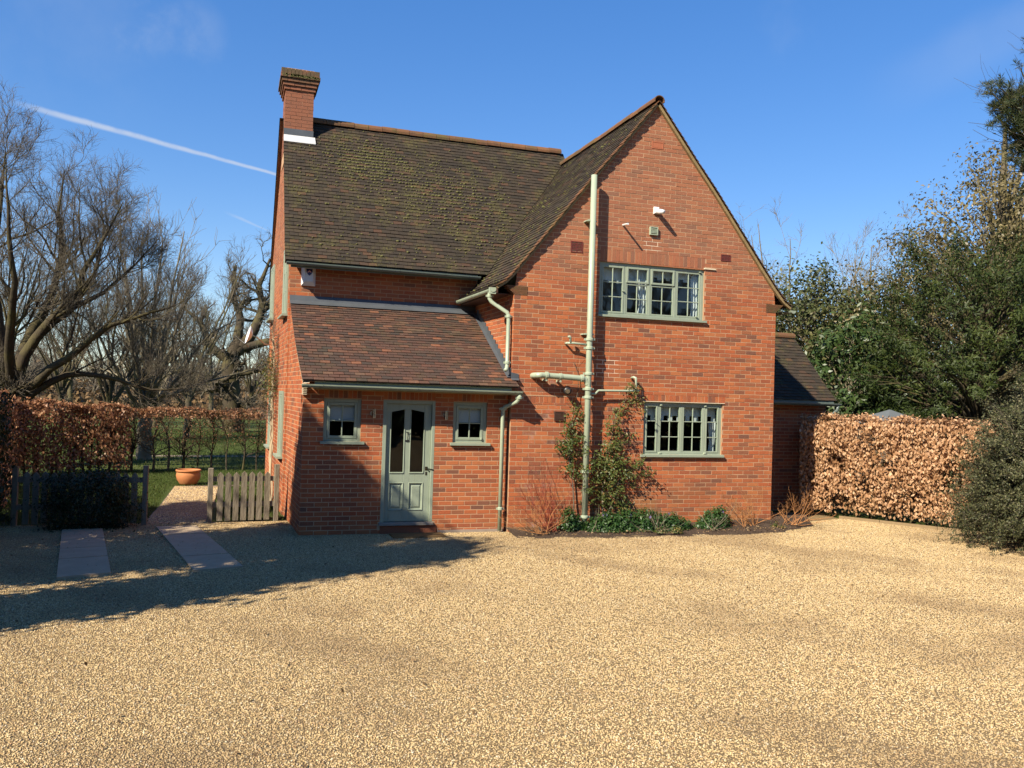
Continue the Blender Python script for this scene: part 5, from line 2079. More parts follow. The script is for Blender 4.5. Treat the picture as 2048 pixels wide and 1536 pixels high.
# ---- slim many-stemmed tree beyond the back hedge
SX, SY = -7.0, 15.0
g0 = np.random.default_rng(4)
stems = [([(SX, SY, -0.1), (SX, SY, 0.9), (SX + .02, SY, 1.7)], 0.24, 0.20)]
for k in range(13):
    a = 2 * math.pi * k / 13 + g0.uniform(-.2, .2)
    sp = g0.uniform(0.25, 1.0) if k < 8 else g0.uniform(1.3, 2.1)
    h = g0.uniform(5.6, 7.3) if k < 8 else g0.uniform(3.6, 5.2)
    ex, ey = math.cos(a) * sp * 1.5, math.sin(a) * sp * 1.5
    stems.append(([(SX + ex * .03, SY + ey * .03, 1.4), (SX + ex * .35, SY + ey * .35, 1.4 + h * .25), (SX + ex * .75, SY + ey * .75, 1.4 + h * .6), (SX + ex, SY + ey, h)], 0.075, 0.014))
for k in range(7):
    a = g0.uniform(0, 6.28)
    L = g0.uniform(2.2, 4.0)
    stems.append(([(SX, SY, 1.5 + k * .05), (SX + math.cos(a) * L * .4, SY + math.sin(a) * L * .4, 2.0 + k * .1), (SX + math.cos(a) * L, SY + math.sin(a) * L, 2.3 + g0.uniform(0, 1.5))], 0.05, 0.012))
bare_tree('bare_tree', 'slim bare tree with many upright pale stems behind the open hedge', stems,
          [dict(per=10, lenf=0.38, ang=0.55, K=6, t0=0.2, rad=0.5, up=0.3, wander=0.16, taper=0.3, lmin=0.8, rmin=0.010),
           dict(per=8, lenf=0.42, ang=0.6, K=4, t0=0.1, rad=0.6, up=0.15, wander=0.2, taper=0.5, rmin=0.006, lmin=0.3)], 31, 'twig_pale', 'twig_pale')

# ---- gnarled oak in the distance, next to the house corner
OX, OY = -4.3, 33.0
oak = [([(OX, OY, -.2), (OX - .1, OY, 2.0), (OX - .3, OY, 3.6), (OX + .1, OY, 4.6)], 0.50, 0.36),
       ([(OX + .1, OY, 4.2), (OX + .9, OY, 5.2), (OX + 1.3, OY, 6.6), (OX + 1.1, OY, 7.8), (OX + 1.6, OY, 9.2)], 0.34, 0.06),
       ([(OX - .2, OY, 3.6), (OX - 1.2, OY, 4.4), (OX - 1.7, OY, 5.6), (OX - 2.6, OY + .3, 6.4)], 0.26, 0.06),
       ([(OX + .1, OY, 4.4), (OX + .2, OY + .3, 6.0), (OX - .2, OY + .4, 7.2), (OX - .1, OY + .4, 8.8)], 0.28, 0.06),
       ([(OX + .3, OY, 4.4), (OX + 2.0, OY - .3, 4.9), (OX + 3.2, OY - .5, 5.6), (OX + 4.2, OY - .5, 5.4)], 0.26, 0.06),
       ([(OX + 1.2, OY, 6.4), (OX + 2.2, OY, 7.2), (OX + 2.6, OY, 8.4)], 0.18, 0.05),
       ([(OX - .1, OY, 3.0), (OX + 1.4, OY - .6, 3.3), (OX + 2.6, OY - .8, 4.0)], 0.20, 0.05)]
bare_tree('oak_tree', 'gnarled bare oak with twisted limbs just left of the house corner', oak,
          [dict(per=9, lenf=0.42, ang=0.9, K=6, t0=0.3, rad=0.5, up=0.15, wander=0.42, taper=0.3, lmin=0.9, rmin=0.018),
           dict(per=9, lenf=0.5, ang=0.8, K=5, t0=0.15, rad=0.5, up=0.1, wander=0.4, taper=0.4, rmin=0.010),
           dict(per=8, lenf=0.5, ang=0.8, K=4, t0=0.1, rad=0.6, up=0.08, wander=0.35, taper=0.5, rmin=0.006, lmin=0.35)], 41, 'bark_dark', 'twig_brown')


# ---- ordinary bare trees further off: three built, the rest copied
def mid_tree(seed, h, spread, label, loc, bark='bark_dark', group='bare trees in the field beyond the hedge', twig='twig_brown'):
    g = np.random.default_rng(seed)
    lm = [([(0, 0, -.1), (.05, 0, h * .16), (0, .05, h * .30)], h * 0.019, h * 0.015)]
    for k in range(9):
        a = 2 * math.pi * k / 9 + g.uniform(-.3, .3)
        s_ = spread * g.uniform(.45, 1.0)
        z1 = h * g.uniform(.62, 1.0)
        z0 = h * g.uniform(.16, .30)
        lm.append(([(0, 0, z0), (math.cos(a) * s_ * .4, math.sin(a) * s_ * .4, z0 + (z1 - z0) * .4), (math.cos(a) * s_ * .8, math.sin(a) * s_ * .8, z0 + (z1 - z0) * .75), (math.cos(a) * s_, math.sin(a) * s_, z1)], h * 0.009, 0.012))
    L = [(np.array(p) + np.array(loc) * 0, a, b) for p, a, b in lm]
    root = bare_tree('bare_tree', label, [([tuple(q) for q in p], a, b) for p, a, b in L],
                     [dict(per=8, lenf=0.40, ang=0.7, K=5, t0=0.25, rad=0.5, up=0.2, wander=0.25, taper=0.3, lmin=0.6, rmin=0.009),
                      dict(per=7, lenf=0.48, ang=0.65, K=4, t0=0.1, rad=0.55, up=0.15, wander=0.25, taper=0.5, rmin=0.006, lmin=0.4),
                      dict(per=5, lenf=0.5, ang=0.6, K=3, t0=0.1, rad=0.6, up=0.1, wander=0.25, taper=0.6, rmin=0.0042, lmin=0.3)], seed, bark, twig, group, (0, 0, 0))
    root.location = loc
    return root


def copy_tree(o, loc, rz, sc, label):
    c = o.copy()
    COL.objects.link(c)
    c.location, c.rotation_euler, c.scale = loc, (0, 0, rz), (sc, sc, sc)
    c['label'] = label
    for ch in list(o.children):
        d = ch.copy()
        COL.objects.link(d)
        d.parent = c
    return c


mt = [mid_tree(51, 8.0, 3.0, 'bare tree with a straight mossy trunk behind the left end of the copper hedge', (-12.6, 21.0, 0)),
      mid_tree(52, 7.5, 3.2, 'one of the bare grey trees crowding beyond the hedge left of the house', (-9.2, 24.5, 0)),
      mid_tree(53, 8.5, 2.8, 'one of the bare grey trees crowding beyond the hedge left of the house', (-6.3, 27.0, 0), 'bark_grey')]
LB = 'one of the bare grey trees crowding beyond the hedge left of the house'
gq = np.random.default_rng(9)
for i, (x, y, sc) in enumerate([(-16.5, 29, 1.0), (-8.4, 37, 1.1), (-13.5, 40, 1.2), (-5.6, 44, 1.15), (-10.6, 50, 1.25), (-19, 42, 1.2), (-3.0, 52, 1.2), (-16, 58, 1.4)]):
    copy_tree(mt[1 + i % 2], (x, y, 0), gq.uniform(0, 6.28), sc * 0.92, LB)

copy_tree(mt[0], (-16.2, 5.0, 0), 1.0, 1.0, 'bare tree to the left of the corner of the copper hedge')
copy_tree(mt[2], (11.5, -27.0, 0), 0.5, 1.75, 'tall bare tree across the drive facing the upper window')
copy_tree(mt[1], (17.5, -31.0, 0), 2.5, 2.0, 'tallest bare tree across the drive, beside the conifer hedge')

# distant wood: one tangled mass of stems and twigs with brown undergrowth
g = np.random.default_rng(77)
wd = Geo()
n = 900
X = g.uniform(-75, 60, n)
Y = g.uniform(62, 95, n)
H = g.uniform(3.0, 6.5, n) * (1 + 0.25 * np.sin(X * .13))
P = np.empty((n, 5, 3))
for k in range(5):
    P[:, k, 0] = X + g.normal(size=n) * .22 * k
    P[:, k, 1] = Y + g.normal(size=n) * .22 * k
    P[:, k, 2] = H * k / 4
Rr = np.linspace(0.13, 0.03, 5)[None, :] * g.uniform(.6, 1.3, n)[:, None]
V, F = tube_arrays(P, Rr, 4)
wd.add(V, F)
P2, R2 = branch_out(P, Rr, 14, 0.42, 0.7, g, 4, 0.15, 0.6, 0.15, 0.3, 0.5, 0, 0.8, 0.022)
V, F = tube_arrays(P2, R2, 3)
wd.add(V, F)
P3, R3 = branch_out(P2, R2, 3, 0.6, 0.7, g, 3, 0.1, 0.7, 0.1, 0.3, 0.6, 0, 0.6, 0.016)
V, F = tube_arrays(P3, R3, 3)
wd.add(V, F)
wd.build('woodland', M['twig_brown'], kind='stuff')
# undergrowth under the wood: dead bracken and bramble
n = 60000
Pn = np.stack([g.uniform(-80, 65, n), g.uniform(56, 97, n), np.abs(g.normal(0, 1.1, n))], 1)
V, F = leaf_cards(Pn, g.normal(size=(n, 3)), g.uniform(0.3, 0.7, n), None, g=g)
under = Geo()
under.add(V, F, g.random(n) * .55)
under.build('undergrowth', M['dry_leaf'], kind='stuff')


# ---------------------------------------------------------------- hedges
def hedge_points(n, path, width, z0, z1, g, topbias=0.25, rough=0.07):
    """points and outward normals on the clipped faces of a hedge along a path"""
    path = np.asarray(path, float)
    seg = np.diff(path, axis=0)
    L = np.linalg.norm(seg, axis=1)
    which = g.choice(len(L), n, p=L / L.sum())
    t = g.random(n)
    base = path[which] + seg[which] * t[:, None]
    d = seg[which] / L[which][:, None]
    nrm = np.stack([-d[:, 1], d[:, 0]], 1)
    hz0 = np.full(n, z0)
    hz1 = np.zeros(n) + (z1(base) if callable(z1) else z1)
    face = g.random(n)
    P = np.zeros((n, 3))
    N = np.zeros((n, 3))
    top = face < topbias
    side = np.where(g.random(n) < 0.5, 1.0, -1.0)
    lump = 0.05 * np.sin(base[:, 0] * 3.1 + base[:, 1] * 2.3) + 0.04 * np.sin(base[:, 0] * 7.7 - base[:, 1] * 5.1)
    z = hz0 + (hz1 - hz0) * g.random(n) ** 0.85
    lump2 = 0.05 * np.sin(z * 5.3 + base[:, 1] * 3.0 + base[:, 0])
    off = side * (width / 2 + lump + lump2 + g.normal(0, rough, n))
    P[:, :2] = base + nrm * off[:, None]
    P[:, 2] = z
    N[:, :2] = nrm * side[:, None]
    P[top, :2] = base[top] + nrm[top] * (g.uniform(-width / 2, width / 2, top.sum()))[:, None]
    P[top, 2] = hz1[top] + lump[top] * .6 + np.abs(g.normal(0, rough * .7, top.sum()))
    N[top] = (0, 0, 1)
    return P, N


def hedge_stems(path, width, z1, per_m, g, bark, root):
    path = np.asarray(path, float)
    pts = []
    for a, b in zip(path[:-1], path[1:]):
        L = np.linalg.norm(b - a)
        for i in range(int(L * per_m)):
            p = a + (b - a) * (i + g.uniform(0, 1)) / (L * per_m)
            pts.append(p)
    n = len(pts)
    B = np.array(pts)
    K = 6
    P = np.empty((n, K, 3))
    for k in range(K):
        P[:, k, :2] = B + g.normal(size=(n, 2)) * 0.03 * k
        P[:, k, 2] = z1 * k / (K - 1) * 0.95
    Rr = np.linspace(0.035, 0.01, K)[None, :] * g.uniform(.7, 1.3, n)[:, None]
    ge = Geo()
    V, F = tube_arrays(P, Rr, 5)
    ge.add(V, F)
    P2, R2 = branch_out(P, Rr, 9, 0.32, 0.9, g, 4, 0.12, 0.5, 0.2, 0.25, 0.5, 0, 0.2, 0.005)
    V, F = tube_arrays(P2, R2, 3)
    ge.add(V, F)
    ge.build('stems', M[bark], root)


def hedge(name, label, path, width, z0, z1, n, size, mat, seed, bark='bark_dark', topbias=0.22, core=True, rough=0.06, stems=5, tilt=0.9):
    g = np.random.default_rng(seed)
    root = empty(name, label, 'hedge', (path[0][0], path[0][1], 0))
    P, N = hedge_points(int(n * 1.25), path, width, z0, z1, g, topbias, rough)
    gap = np.zeros(len(P))
    for q in range(9):
        w_ = g.normal(size=3) * np.array([5.5, 5.5, 7.0])
        gap += np.sin(P @ w_ + g.uniform(0, 6.28))
    keep_ = g.random(len(P)) < 1 / (1 + np.exp(-(gap + 1.6) * 1.3))
    P, N = P[keep_], N[keep_]
    P = P - N * (0.05 * np.clip(-gap[keep_] / 3, 0, 1.5))[:, None]
    n = len(P)
    N2 = N + g.normal(size=N.shape) * tilt * 0.6
    V, F = leaf_cards(P, N2, g.uniform(*size, n), None, g=g, up=np.array([0, 0, -1.0]), aspect=0.62)
    ge = Geo()
    ge.add(V, F, g.random(n))
    # leaves deeper in, shade put into their darker tones; gaps show no daylight
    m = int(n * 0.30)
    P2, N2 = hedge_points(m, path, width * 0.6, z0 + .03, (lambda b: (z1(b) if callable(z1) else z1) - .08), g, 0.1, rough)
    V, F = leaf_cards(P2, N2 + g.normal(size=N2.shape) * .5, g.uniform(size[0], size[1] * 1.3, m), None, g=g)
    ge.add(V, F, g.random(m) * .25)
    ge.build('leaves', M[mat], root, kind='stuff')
    hedge_stems(path, width, (z1 if not callable(z1) else 1.7), stems, g, bark, root)
    return root


zl = lambda b: np.interp(b[:, 1], [2.0, 8.9, 10.75], [2.08, 1.93, 1.66])
hedge('beech_hedge', 'clipped copper leaved beech hedge turning the corner on the left side of the lawn', [(-8.45, 2.1), (-9.95, 9.5), (-7.05, 10.6)], 0.75, 0.12, zl, 27000, (0.055, 0.100), 'beech_leaf_red', 61, topbias=0.24)

# back hedge: leafy only along the top, bare stems below
g = np.random.default_rng(62)
bh = empty('bare_hedge', 'thin beech hedge with leafless stems and a narrow copper top behind the lawn', 'hedge', (-5.0, 11.2, 0))
pth = [(-7.15, 10.9), (-5.3, 11.25), (-2.2, 11.45)]
P, N = hedge_points(5200, pth, 0.62, 1.44, 1.66, g, 0.45, 0.05)
V, F = leaf_cards(P, N + g.normal(size=N.shape) * .5, g.uniform(0.045, 0.075, len(P)), None, g=g)
ge = Geo()
ge.add(V, F, g.random(len(P)))
P, N = hedge_points(2400, pth, 0.6, 0.75, 1.5, g, 0.0, 0.1)
V, F = leaf_cards(P, N + g.normal(size=N.shape), g.uniform(0.03, 0.055, len(P)), None, g=g)
ge.add(V, F, g.random(len(P)) * .5)
ge.build('leaves', M['beech_leaf_red'], bh, kind='stuff')
xs = [-6.95, -6.42, -6.06, -5.68, -5.31, -4.95, -4.55, -4.12, -3.75, -3.3, -2.8, -2.4]
n = len(xs)
for x in xs:
    y = np.interp(x, [-7.15, -5.3, -2.2], [10.9, 11.25, 11.45])
    P = resample([(x, y, -.03), (x + g.normal() * .02, y, .4), (x + g.normal() * .05, y, .8), (x + g.normal() * .12, y + g.normal() * .08, 1.55)], 8)[None]
    rr_ = np.linspace(0.040, 0.014, 8)[None] * g.uniform(.6, 1.15)
    gs_ = Geo()
    V, F = tube_arrays(P, rr_, 6)
    gs_.add(V, F)
    P2, R2 = branch_out(P, rr_, 20, 0.45, 1.0, g, 6, 0.22, 0.55, 0.3, 0.32, 0.4, 0, 0.3, 0.007)
    V, F = tube_arrays(P2, R2, 4)
    gs_.add(V, F)
    P3, R3 = branch_out(P2, R2, 9, 0.55, 0.9, g, 4, 0.1, 0.6, 0.1, 0.3, 0.5, 0, 0.12, 0.0045)
    V, F = tube_arrays(P3, R3, 3)
    gs_.add(V, F)
    gs_.build('stem', M['bark_grey' if g.random() < .35 else 'bark_dark'], bh)

# right hedge, in two lengths meeting at a corner
hedge('beech_hedge', 'clipped beech hedge with pale brown winter leaves right of the house, in sun and shade', [(7.15, 1.66), (8.0, 0.98), (9.15, -0.9), (10.6, -3.2)], 0.7, 0.10, 2.0, 32000, (0.050, 0.090), 'beech_leaf', 63, topbias=0.16, rough=0.07, stems=4)

# yew hedge at the left edge and its neighbours out of frame (they throw the long shadows)
hedge('yew_hedge', 'tall dark clipped yew hedge at the left edge beside the gravel', [(-8.75, 1.8), (-8.5, -1.6), (-9.0, -2.3)], 1.5, 0.05, 2.12, 15000, (0.05, 0.10), 'dark_hedge_leaf', 64, topbias=0.2, rough=0.09, stems=3)


def leafy(root, name, mat, centre, rad, n, size, seed, clumps=60, spray=0.35, squash=0.7, shell=0.55, tiltup=0.0, aspect=0.5, flat=False, bottom=-0.75, noise_amp=0.18, keep=None, direction=None):
    """leaf clumps through an ellipsoid crown with an uneven outline"""
    g = np.random.default_rng(seed)
    c = np.array(centre, float)
    r = np.array(rad, float)
    D = unit(g.normal(size=(clumps, 3)))
    D = D[D[:, 2] > bottom]
    lump = 1 + noise_amp * np.sin(D[:, 0] * 5 + seed) * np.cos(D[:, 2] * 4 + seed * .7) + g.normal(0, noise_amp * .5, len(D))
    rad_f = (shell + (1 - shell) * g.random(len(D)) ** 0.5) * lump
    C = c + D * r * rad_f[:, None]
    if keep is not None:
        k_ = keep(C)
        C, D = C[k_], D[k_]
    per = max(1, n // len(C))
    idx = np.repeat(np.arange(len(C)), per)
    scl = g.uniform(.6, 1.4, len(C))[idx][:, None]
    off = g.normal(size=(len(idx), 3)) * spray * scl * np.array([1, 1, squash])
    if direction is not None:
        ax = unit(D + np.array(direction))[idx]
        off = off * 0.45 + ax * g.normal(0, 1, (len(idx), 1)) * spray * scl
    P = C[idx] + off
    P[:, 2] = np.maximum(P[:, 2], 0.02)
    N = unit(off + D[idx] * spray * .8 + np.array([0, 0, tiltup]) * spray) + g.normal(size=off.shape) * .45
    upv = None
    if direction is not None:
        upv = unit(D + np.array(direction))[idx]
    V, F = leaf_cards(P, N, g.uniform(*size, len(P)), None, g=g, aspect=aspect, up=upv)
    ge = Geo()
    tone = np.clip(g.random(len(C))[idx] * .5 + g.random(len(idx)) * .5, 0, 1)
    ge.add(V, F, tone)
    return ge.build(name, M[mat], root, kind='stuff'), C


def leafy_limbs(root, base, C, seed, r0, bark, top, every=1, name='trunk'):
    """trunk plus limbs reaching into the clumps"""
    g = np.random.default_rng(seed)
    base = np.array(base, float)
    top = np.array(top, float)
    ge = Geo()
    P = resample([base, base + (top - base) * .5 + g.normal(size=3) * .1, top], 10)[None]
    V, F = tube_arrays(P, np.linspace(r0, r0 * .2, 10)[None], 8)
    ge.add(V, F)
    C = C[::every]
    n = len(C)
    t = np.clip((C[:, 2] - base[2]) / (top[2] - base[2] + 1e-6) * .75 - .08, 0.08, .95)
    S = base + (top - base) * t[:, None]
    K = 6
    L = np.empty((n, K, 3))
    for k in range(K):
        f = k / (K - 1)
        L[:, k] = S + (C - S) * f + np.array([0, 0, 1]) * np.sin(f * np.pi)[None] * .12 * np.linalg.norm(C - S, axis=1)[:, None] + (g.normal(size=(n, 3)) * .05 if 0 < k < K - 1 else 0)
    rr_ = np.linspace(1, .15, K)[None] * (r0 * .22) * g.uniform(.5, 1.2, n)[:, None]
    V, F = tube_arrays(L, rr_, 5)
    ge.add(V, F)
    P2, R2 = branch_out(L, rr_, 5, 0.3, 0.7, g, 4, 0.4, 0.5, 0.2, 0.25, 0.4, 0, 0.2, 0.005)
    V, F = tube_arrays(P2, R2, 3)
    ge.add(V, F)
    return ge.build(name, M[bark], root, smooth=True)


# ---------------------------------------------------------------- right-hand trees and shrubs
# big yew
t = empty('yew_tree', 'broad dark green yew tree with feathery sprays behind the right hedge', 'tree', (13.4, 2.9, 0))
_, C1 = leafy(t, 'crown', 'yew_leaf', (13.6, 2.9, 3.0), (3.2, 2.9, 3.7), 78000, (0.06, 0.14), 71, 620, 0.24, 0.6, 0.66, 0.2, 0.26, noise_amp=0.16, direction=(-.1, -.1, 0.25), bottom=-.95)
leafy_limbs(t, (13.4, 2.9, 0), C1, 72, 0.28, 'bark_dark', (13.5, 2.9, 5.6), 3)

# holm oak behind
t = empty('holm_oak', 'tall evergreen oak with small olive brown leaves against the sky on the right', 'tree', (21.0, 9.5, 0))
g = np.random.default_rng(5)
_, Ca = leafy(t, 'crown', 'holm_leaf', (21.9, 9.6, 7.0), (4.4, 3.8, 5.5), 24000, (0.10, 0.20), 73, 330, 0.40, 0.9, 0.40, 0.1, 0.5, noise_amp=0.14,
             keep=lambda C: (np.abs(C[:, 0] - 21.9) < 4.5 - np.maximum(C[:, 2] - 6.2, 0) * .66))
leafy_limbs(t, (21.2, 9.5, 0), Ca, 74, 0.34, 'bark_grey', (21.5, 9.5, 12.4), 1)

# pine reaching in at the top right
t = empty('pine_tree', 'dark pine with tufted needles in the top right corner', 'tree', (17.0, 3.0, 0))
gp = np.random.default_rng(8)
ge = Geo()
cl = []
for (x, y, z, r_) in [(x - 1.4, y + .2, z - .42) + (q,) for x, y, z, q in [(15.05, 2.75, 10.95, .30), (15.25, 2.6, 10.6, .34), (15.55, 2.6, 10.75, .30), (15.35, 2.55, 10.25, .38), (15.75, 2.6, 10.4, .40), (15.6, 2.5, 9.95, .42), (16.0, 2.6, 10.9, .45), (16.1, 2.5, 10.1, .5), (15.95, 2.6, 9.55, .40), (16.3, 2.5, 9.2, .45), (16.1, 2.4, 9.0, .3), (16.6, 2.5, 9.7, .5), (16.7, 2.6, 10.6, .6), (17.2, 2.6, 11.4, .8), (17.4, 2.4, 10.2, .7), (17.0, 2.5, 8.7, .5), (16.4, 2.5, 8.45, .32), (17.9, 2.7, 9.2, .8), (18.0, 2.6, 11.2, .9), (17.0, 2.6, 12.2, .7), (17.8, 2.4, 12.6, .8)]]:
    k = int(26 * (r_ / .35) ** 2)
    cl.append(np.array([x, y, z]) + gp.normal(size=(k, 3)) * r_ * np.array([.5, .5, .42]))
T = np.concatenate(cl)
per = 34
idx = np.repeat(np.arange(len(T)), per)
dirs = unit(gp.normal(size=(len(idx), 3)) + np.array([-0.25, -.1, .35]))
tuft = 0.085
Pm = T[idx] + dirs * tuft
V, F = leaf_cards(Pm, np.cross(dirs, gp.normal(size=dirs.shape)), np.full(len(idx), tuft * 1.9), None, 0.0, 0.075, up=dirs * 6, g=gp)
ge.add(V, F, np.clip(gp.random(len(T))[idx] * .6 + gp.random(len(idx)) * .4, 0, 1))
ge.build('crown', M['pine_needle'], t, kind='stuff')
leafy_limbs(t, (17.0, 3.0, 0), T[::5], 75, 0.30, 'bark_dark', (16.6, 2.8, 12.8), 1)

# laurel and ivy clad tree beyond the wing
t = empty('laurel_shrub', 'glossy dark green laurel beside the low right wing', 'shrub', (11.6, 5.4, 0))
_, C2 = leafy(t, 'leaves', 'laurel_leaf', (11.7, 5.6, 2.3), (1.9, 1.5, 2.5), 11000, (0.12, 0.20), 81, 170, 0.26, 0.8, 0.5, 0.35, 0.42, noise_amp=0.2)
leafy_limbs(t, (11.6, 5.5, 0), C2, 82, 0.10, 'twig_pale', (11.7, 5.6, 3.8), 2, 'stems')
t = empty('ivy_clad_tree', 'ivy covered tree rising behind the low wing roof', 'tree', (12.2, 8.6, 0))
_, C3 = leafy(t, 'leaves', 'ivy_leaf', (12.7, 8.6, 3.6), (2.6, 1.9, 2.9), 22000, (0.09, 0.16), 83, 260, 0.32, 0.9, 0.4, 0.25, 0.6, noise_amp=0.26)
leafy_limbs(t, (12.7, 8.6, 0), C3, 84, 0.16, 'twig_pale', (12.9, 8.6, 5.6), 1)
t = empty('ivy_shrub', 'olive leaved shrub between the ivy covered tree and the yew', 'shrub', (14.6, 7.6, 0))
_, C4 = leafy(t, 'leaves', 'holm_leaf', (14.6, 7.2, 3.6), (2.0, 1.6, 3.0), 15000, (0.08, 0.15), 85, 200, 0.30, 0.9, 0.45, 0.2, 0.55, noise_amp=0.22)
leafy_limbs(t, (14.6, 7.2, 0), C4, 86, 0.10, 'twig_pale', (14.7, 7.2, 5.6), 2, 'stems')
t = empty('holly_shrub', 'shaded dark shrub filling the gap behind the hedge under the yew', 'shrub', (12.2, 3.0, 0))
leafy(t, 'leaves', 'dark_hedge_leaf', (13.2, 5.6, 1.3), (4.2, 1.4, 2.2), 16000, (0.09, 0.16), 87, 160, 0.3, 0.8, 0.3, 0.2, 0.5)

t = empty('laurel_shrub', 'dark shrubs closing the view under the yew at the far right', 'shrub', (17.0, 6.5, 0))
leafy(t, 'leaves', 'dark_hedge_leaf', (17.4, 6.4, 1.2), (4.2, 1.3, 2.3), 14000, (0.12, 0.2), 88, 200, 0.34, 0.8, 0.2, 0.2, 0.5)

# bare trees showing over the shrubs
def small_bare(seed, loc, h, spread, label, twig='twig_pale', sc=1.0):
    r_ = mid_tree(seed, h, spread, label, loc, 'twig_pale', None, twig)
    return r_
small_bare(91, (16.3, 14.6, 0), 9.2, 3.4, 'bare pale twigged tree showing above the ivy covered tree')
small_bare(92, (18.3, 12.5, 0), 8.6, 1.6, 'slender bare tree at the left foot of the tall olive leaved oak')

# cotoneaster: arching sprays with tiny leaves
t = empty('cotoneaster_bush', 'dense rounded bush with arching sprays of tiny grey green leaves at the right edge', 'bush', (8.6, -3.3, 0))
g = np.random.default_rng(95)
n = 800
CB = np.array([8.95, -3.2, 0.0])
th = g.uniform(0, 2 * np.pi, n)
el = np.arcsin(g.uniform(0.05, 1, n))
RX = np.array([1.76, 1.76, 3.4])
D = np.stack([np.cos(th) * np.cos(el), np.sin(th) * np.cos(el), np.sin(el)], 1)
E_ = CB + D * RX * g.uniform(0.72, 1.06, (n, 1))
K = 9
Pp = np.empty((n, K, 3))
S = CB + np.stack([g.normal(0, .25, n), g.normal(0, .25, n), np.full(n, .1)], 1)
for k in range(K):
    f = k / (K - 1)
    Pp[:, k] = S * (1 - f) + E_ * f
    Pp[:, k, 2] += np.sin(f * np.pi * .9) * .5 * (1 - D[:, 2]) + (-.22 * f ** 3)
    Pp[:, k, :2] += D[:, :2] * (f ** 2) * .10
Pp[:, :, 2] = np.maximum(Pp[:, :, 2], .03)
Rr = np.linspace(0.012, 0.003, K)[None] * np.ones((n, 1))
st = Geo()
V, F = tube_arrays(Pp, Rr, 3)
st.add(V, F)
P2, R2 = branch_out(Pp, Rr, 9, 0.20, 0.6, g, 5, 0.55, 0.6, 0.05, 0.18, 0.5, 0.08, 0.2, 0.0022)
P2[:, :, 2] = np.maximum(P2[:, :, 2], .03)
V, F = tube_arrays(P2, R2, 3)
st.add(V, F)
st.build('stems', M['twig_brown'], t)
def along(Pb, per, spread):
    N_, K_, _ = Pb.shape
    i_ = np.repeat(np.arange(N_), per)
    tt = g.uniform(.25, 1, len(i_)) * (K_ - 1)
    k0 = np.minimum(tt.astype(int), K_ - 2)
    f = (tt - k0)[:, None]
    return Pb[i_, k0] * (1 - f) + Pb[i_, k0 + 1] * f + g.normal(size=(len(i_), 3)) * spread
Pl = np.concatenate([along(P2, 24, .026), along(Pp[:, 4:], 60, .04)])
Nn = unit(Pl - (CB + np.array([0, 0, 1.0]))) + g.normal(size=Pl.shape) * .7
V, F = leaf_cards(Pl, Nn, g.uniform(0.026, 0.048, len(Pl)), None, g=g, aspect=.6)
ge = Geo()
ge.add(V, F, g.random(len(Pl)))
ge.build('leaves', M['cotoneaster_leaf'], t, kind='stuff')

# ---------------------------------------------------------------- shade trees out of frame on the left
def shade_tree(seed, base, top, blobs, label, n=26000):
    """dense evergreen; blobs (fraction of height, half-height, radius) strung on a leaning stem"""
    t = empty('evergreen_tree', label, 'tree', base)
    B, T = np.array(base, float), np.array(top, float)
    Cs = []
    for i, (f, hz, r_) in enumerate(blobs):
        c = B + (T - B) * f
        _, C = leafy(t, 'crown', 'dark_hedge_leaf', c, (r_, r_, hz), n // len(blobs), (0.14, 0.26), seed + i * 7, 130, 0.20, 0.9, 0.15, 0.1, 0.5, noise_amp=0.12, bottom=-1)
        Cs.append(C[::6])
    leafy_limbs(t, base, np.concatenate(Cs), seed + 1, 0.2, 'bark_dark', tuple(B + (T - B) * .9), 1)


shade_tree(101, (-9.95, -5.78, 0), (-9.55, -6.45, 8.2), [(.36, 1.3, .55), (.60, 1.4, .52), (.84, 1.3, .42)], 'narrow dark evergreen left of the drive, behind the yew hedge')
shade_tree(201, (-11.4, -3.5, 0), (-10.50, -4.85, 8.5), [(.36, 1.5, 0.95), (.58, 1.8, 1.15), (.80, 1.7, 1.25)], 'round dark evergreen left of the drive, beside the narrow one', 42000)
shade_tree(301, (-12.6, -1.6, 0), (-12.6, -1.6, 8.0), [(.40, 2.0, 1.5), (.66, 2.6, 1.5)], 'broad dark evergreen behind the yew hedge', 40000)

# tall hedge across the drive, behind the camera: what the window glass reflects
hedge('conifer_hedge', 'tall dark conifer hedge across the drive facing the house', [(-30, -27), (0, -29), (26, -24)], 2.5, 0.0, 6.5, 16000, (0.4, 0.8), 'dark_hedge_leaf', 108, rough=0.3, stems=1)

# ---------------------------------------------------------------- fence, box bush, pot, slabs, edging
def picket_fence(label, p, q, posts, picks, hgt, loc):
    t = empty('picket_fence', label, 'fence', loc)
    P, Q = Vector((p[0], p[1], 0)), Vector((q[0], q[1], 0))
    L = (Q - P).length
    fr = frame(P, Q - P, (Q - P).cross(Vector((0, 0, 1))))
    for u_, h in posts:
        mb = MB()
        mb.fbox(fr, u_ - 0.04, u_ + 0.04, -0.05, h, -0.045, 0.035, 0, 0.005)
        mb.build('post', M['fence_wood'], t)
    for w in (0.26, 0.70):
        mb = MB()
        mb.fbox(fr, posts[0][0], posts[-1][0], w, w + 0.085, -0.035, 0.0)
        mb.build('rail', M['fence_wood'], t)
    for u_ in picks:
        mb = MB()
        h = hgt + random.uniform(-.012, .012)
        w = 0.046
        mb.prism(fr, [(u_ - w, 0.03), (u_ + w, 0.03), (u_ + w, h - 0.05), (u_, h), (u_ - w, h - 0.05)], 0.002, 0.024, back=True)
        mb.build('picket', M['fence_wood'], t)
    return t


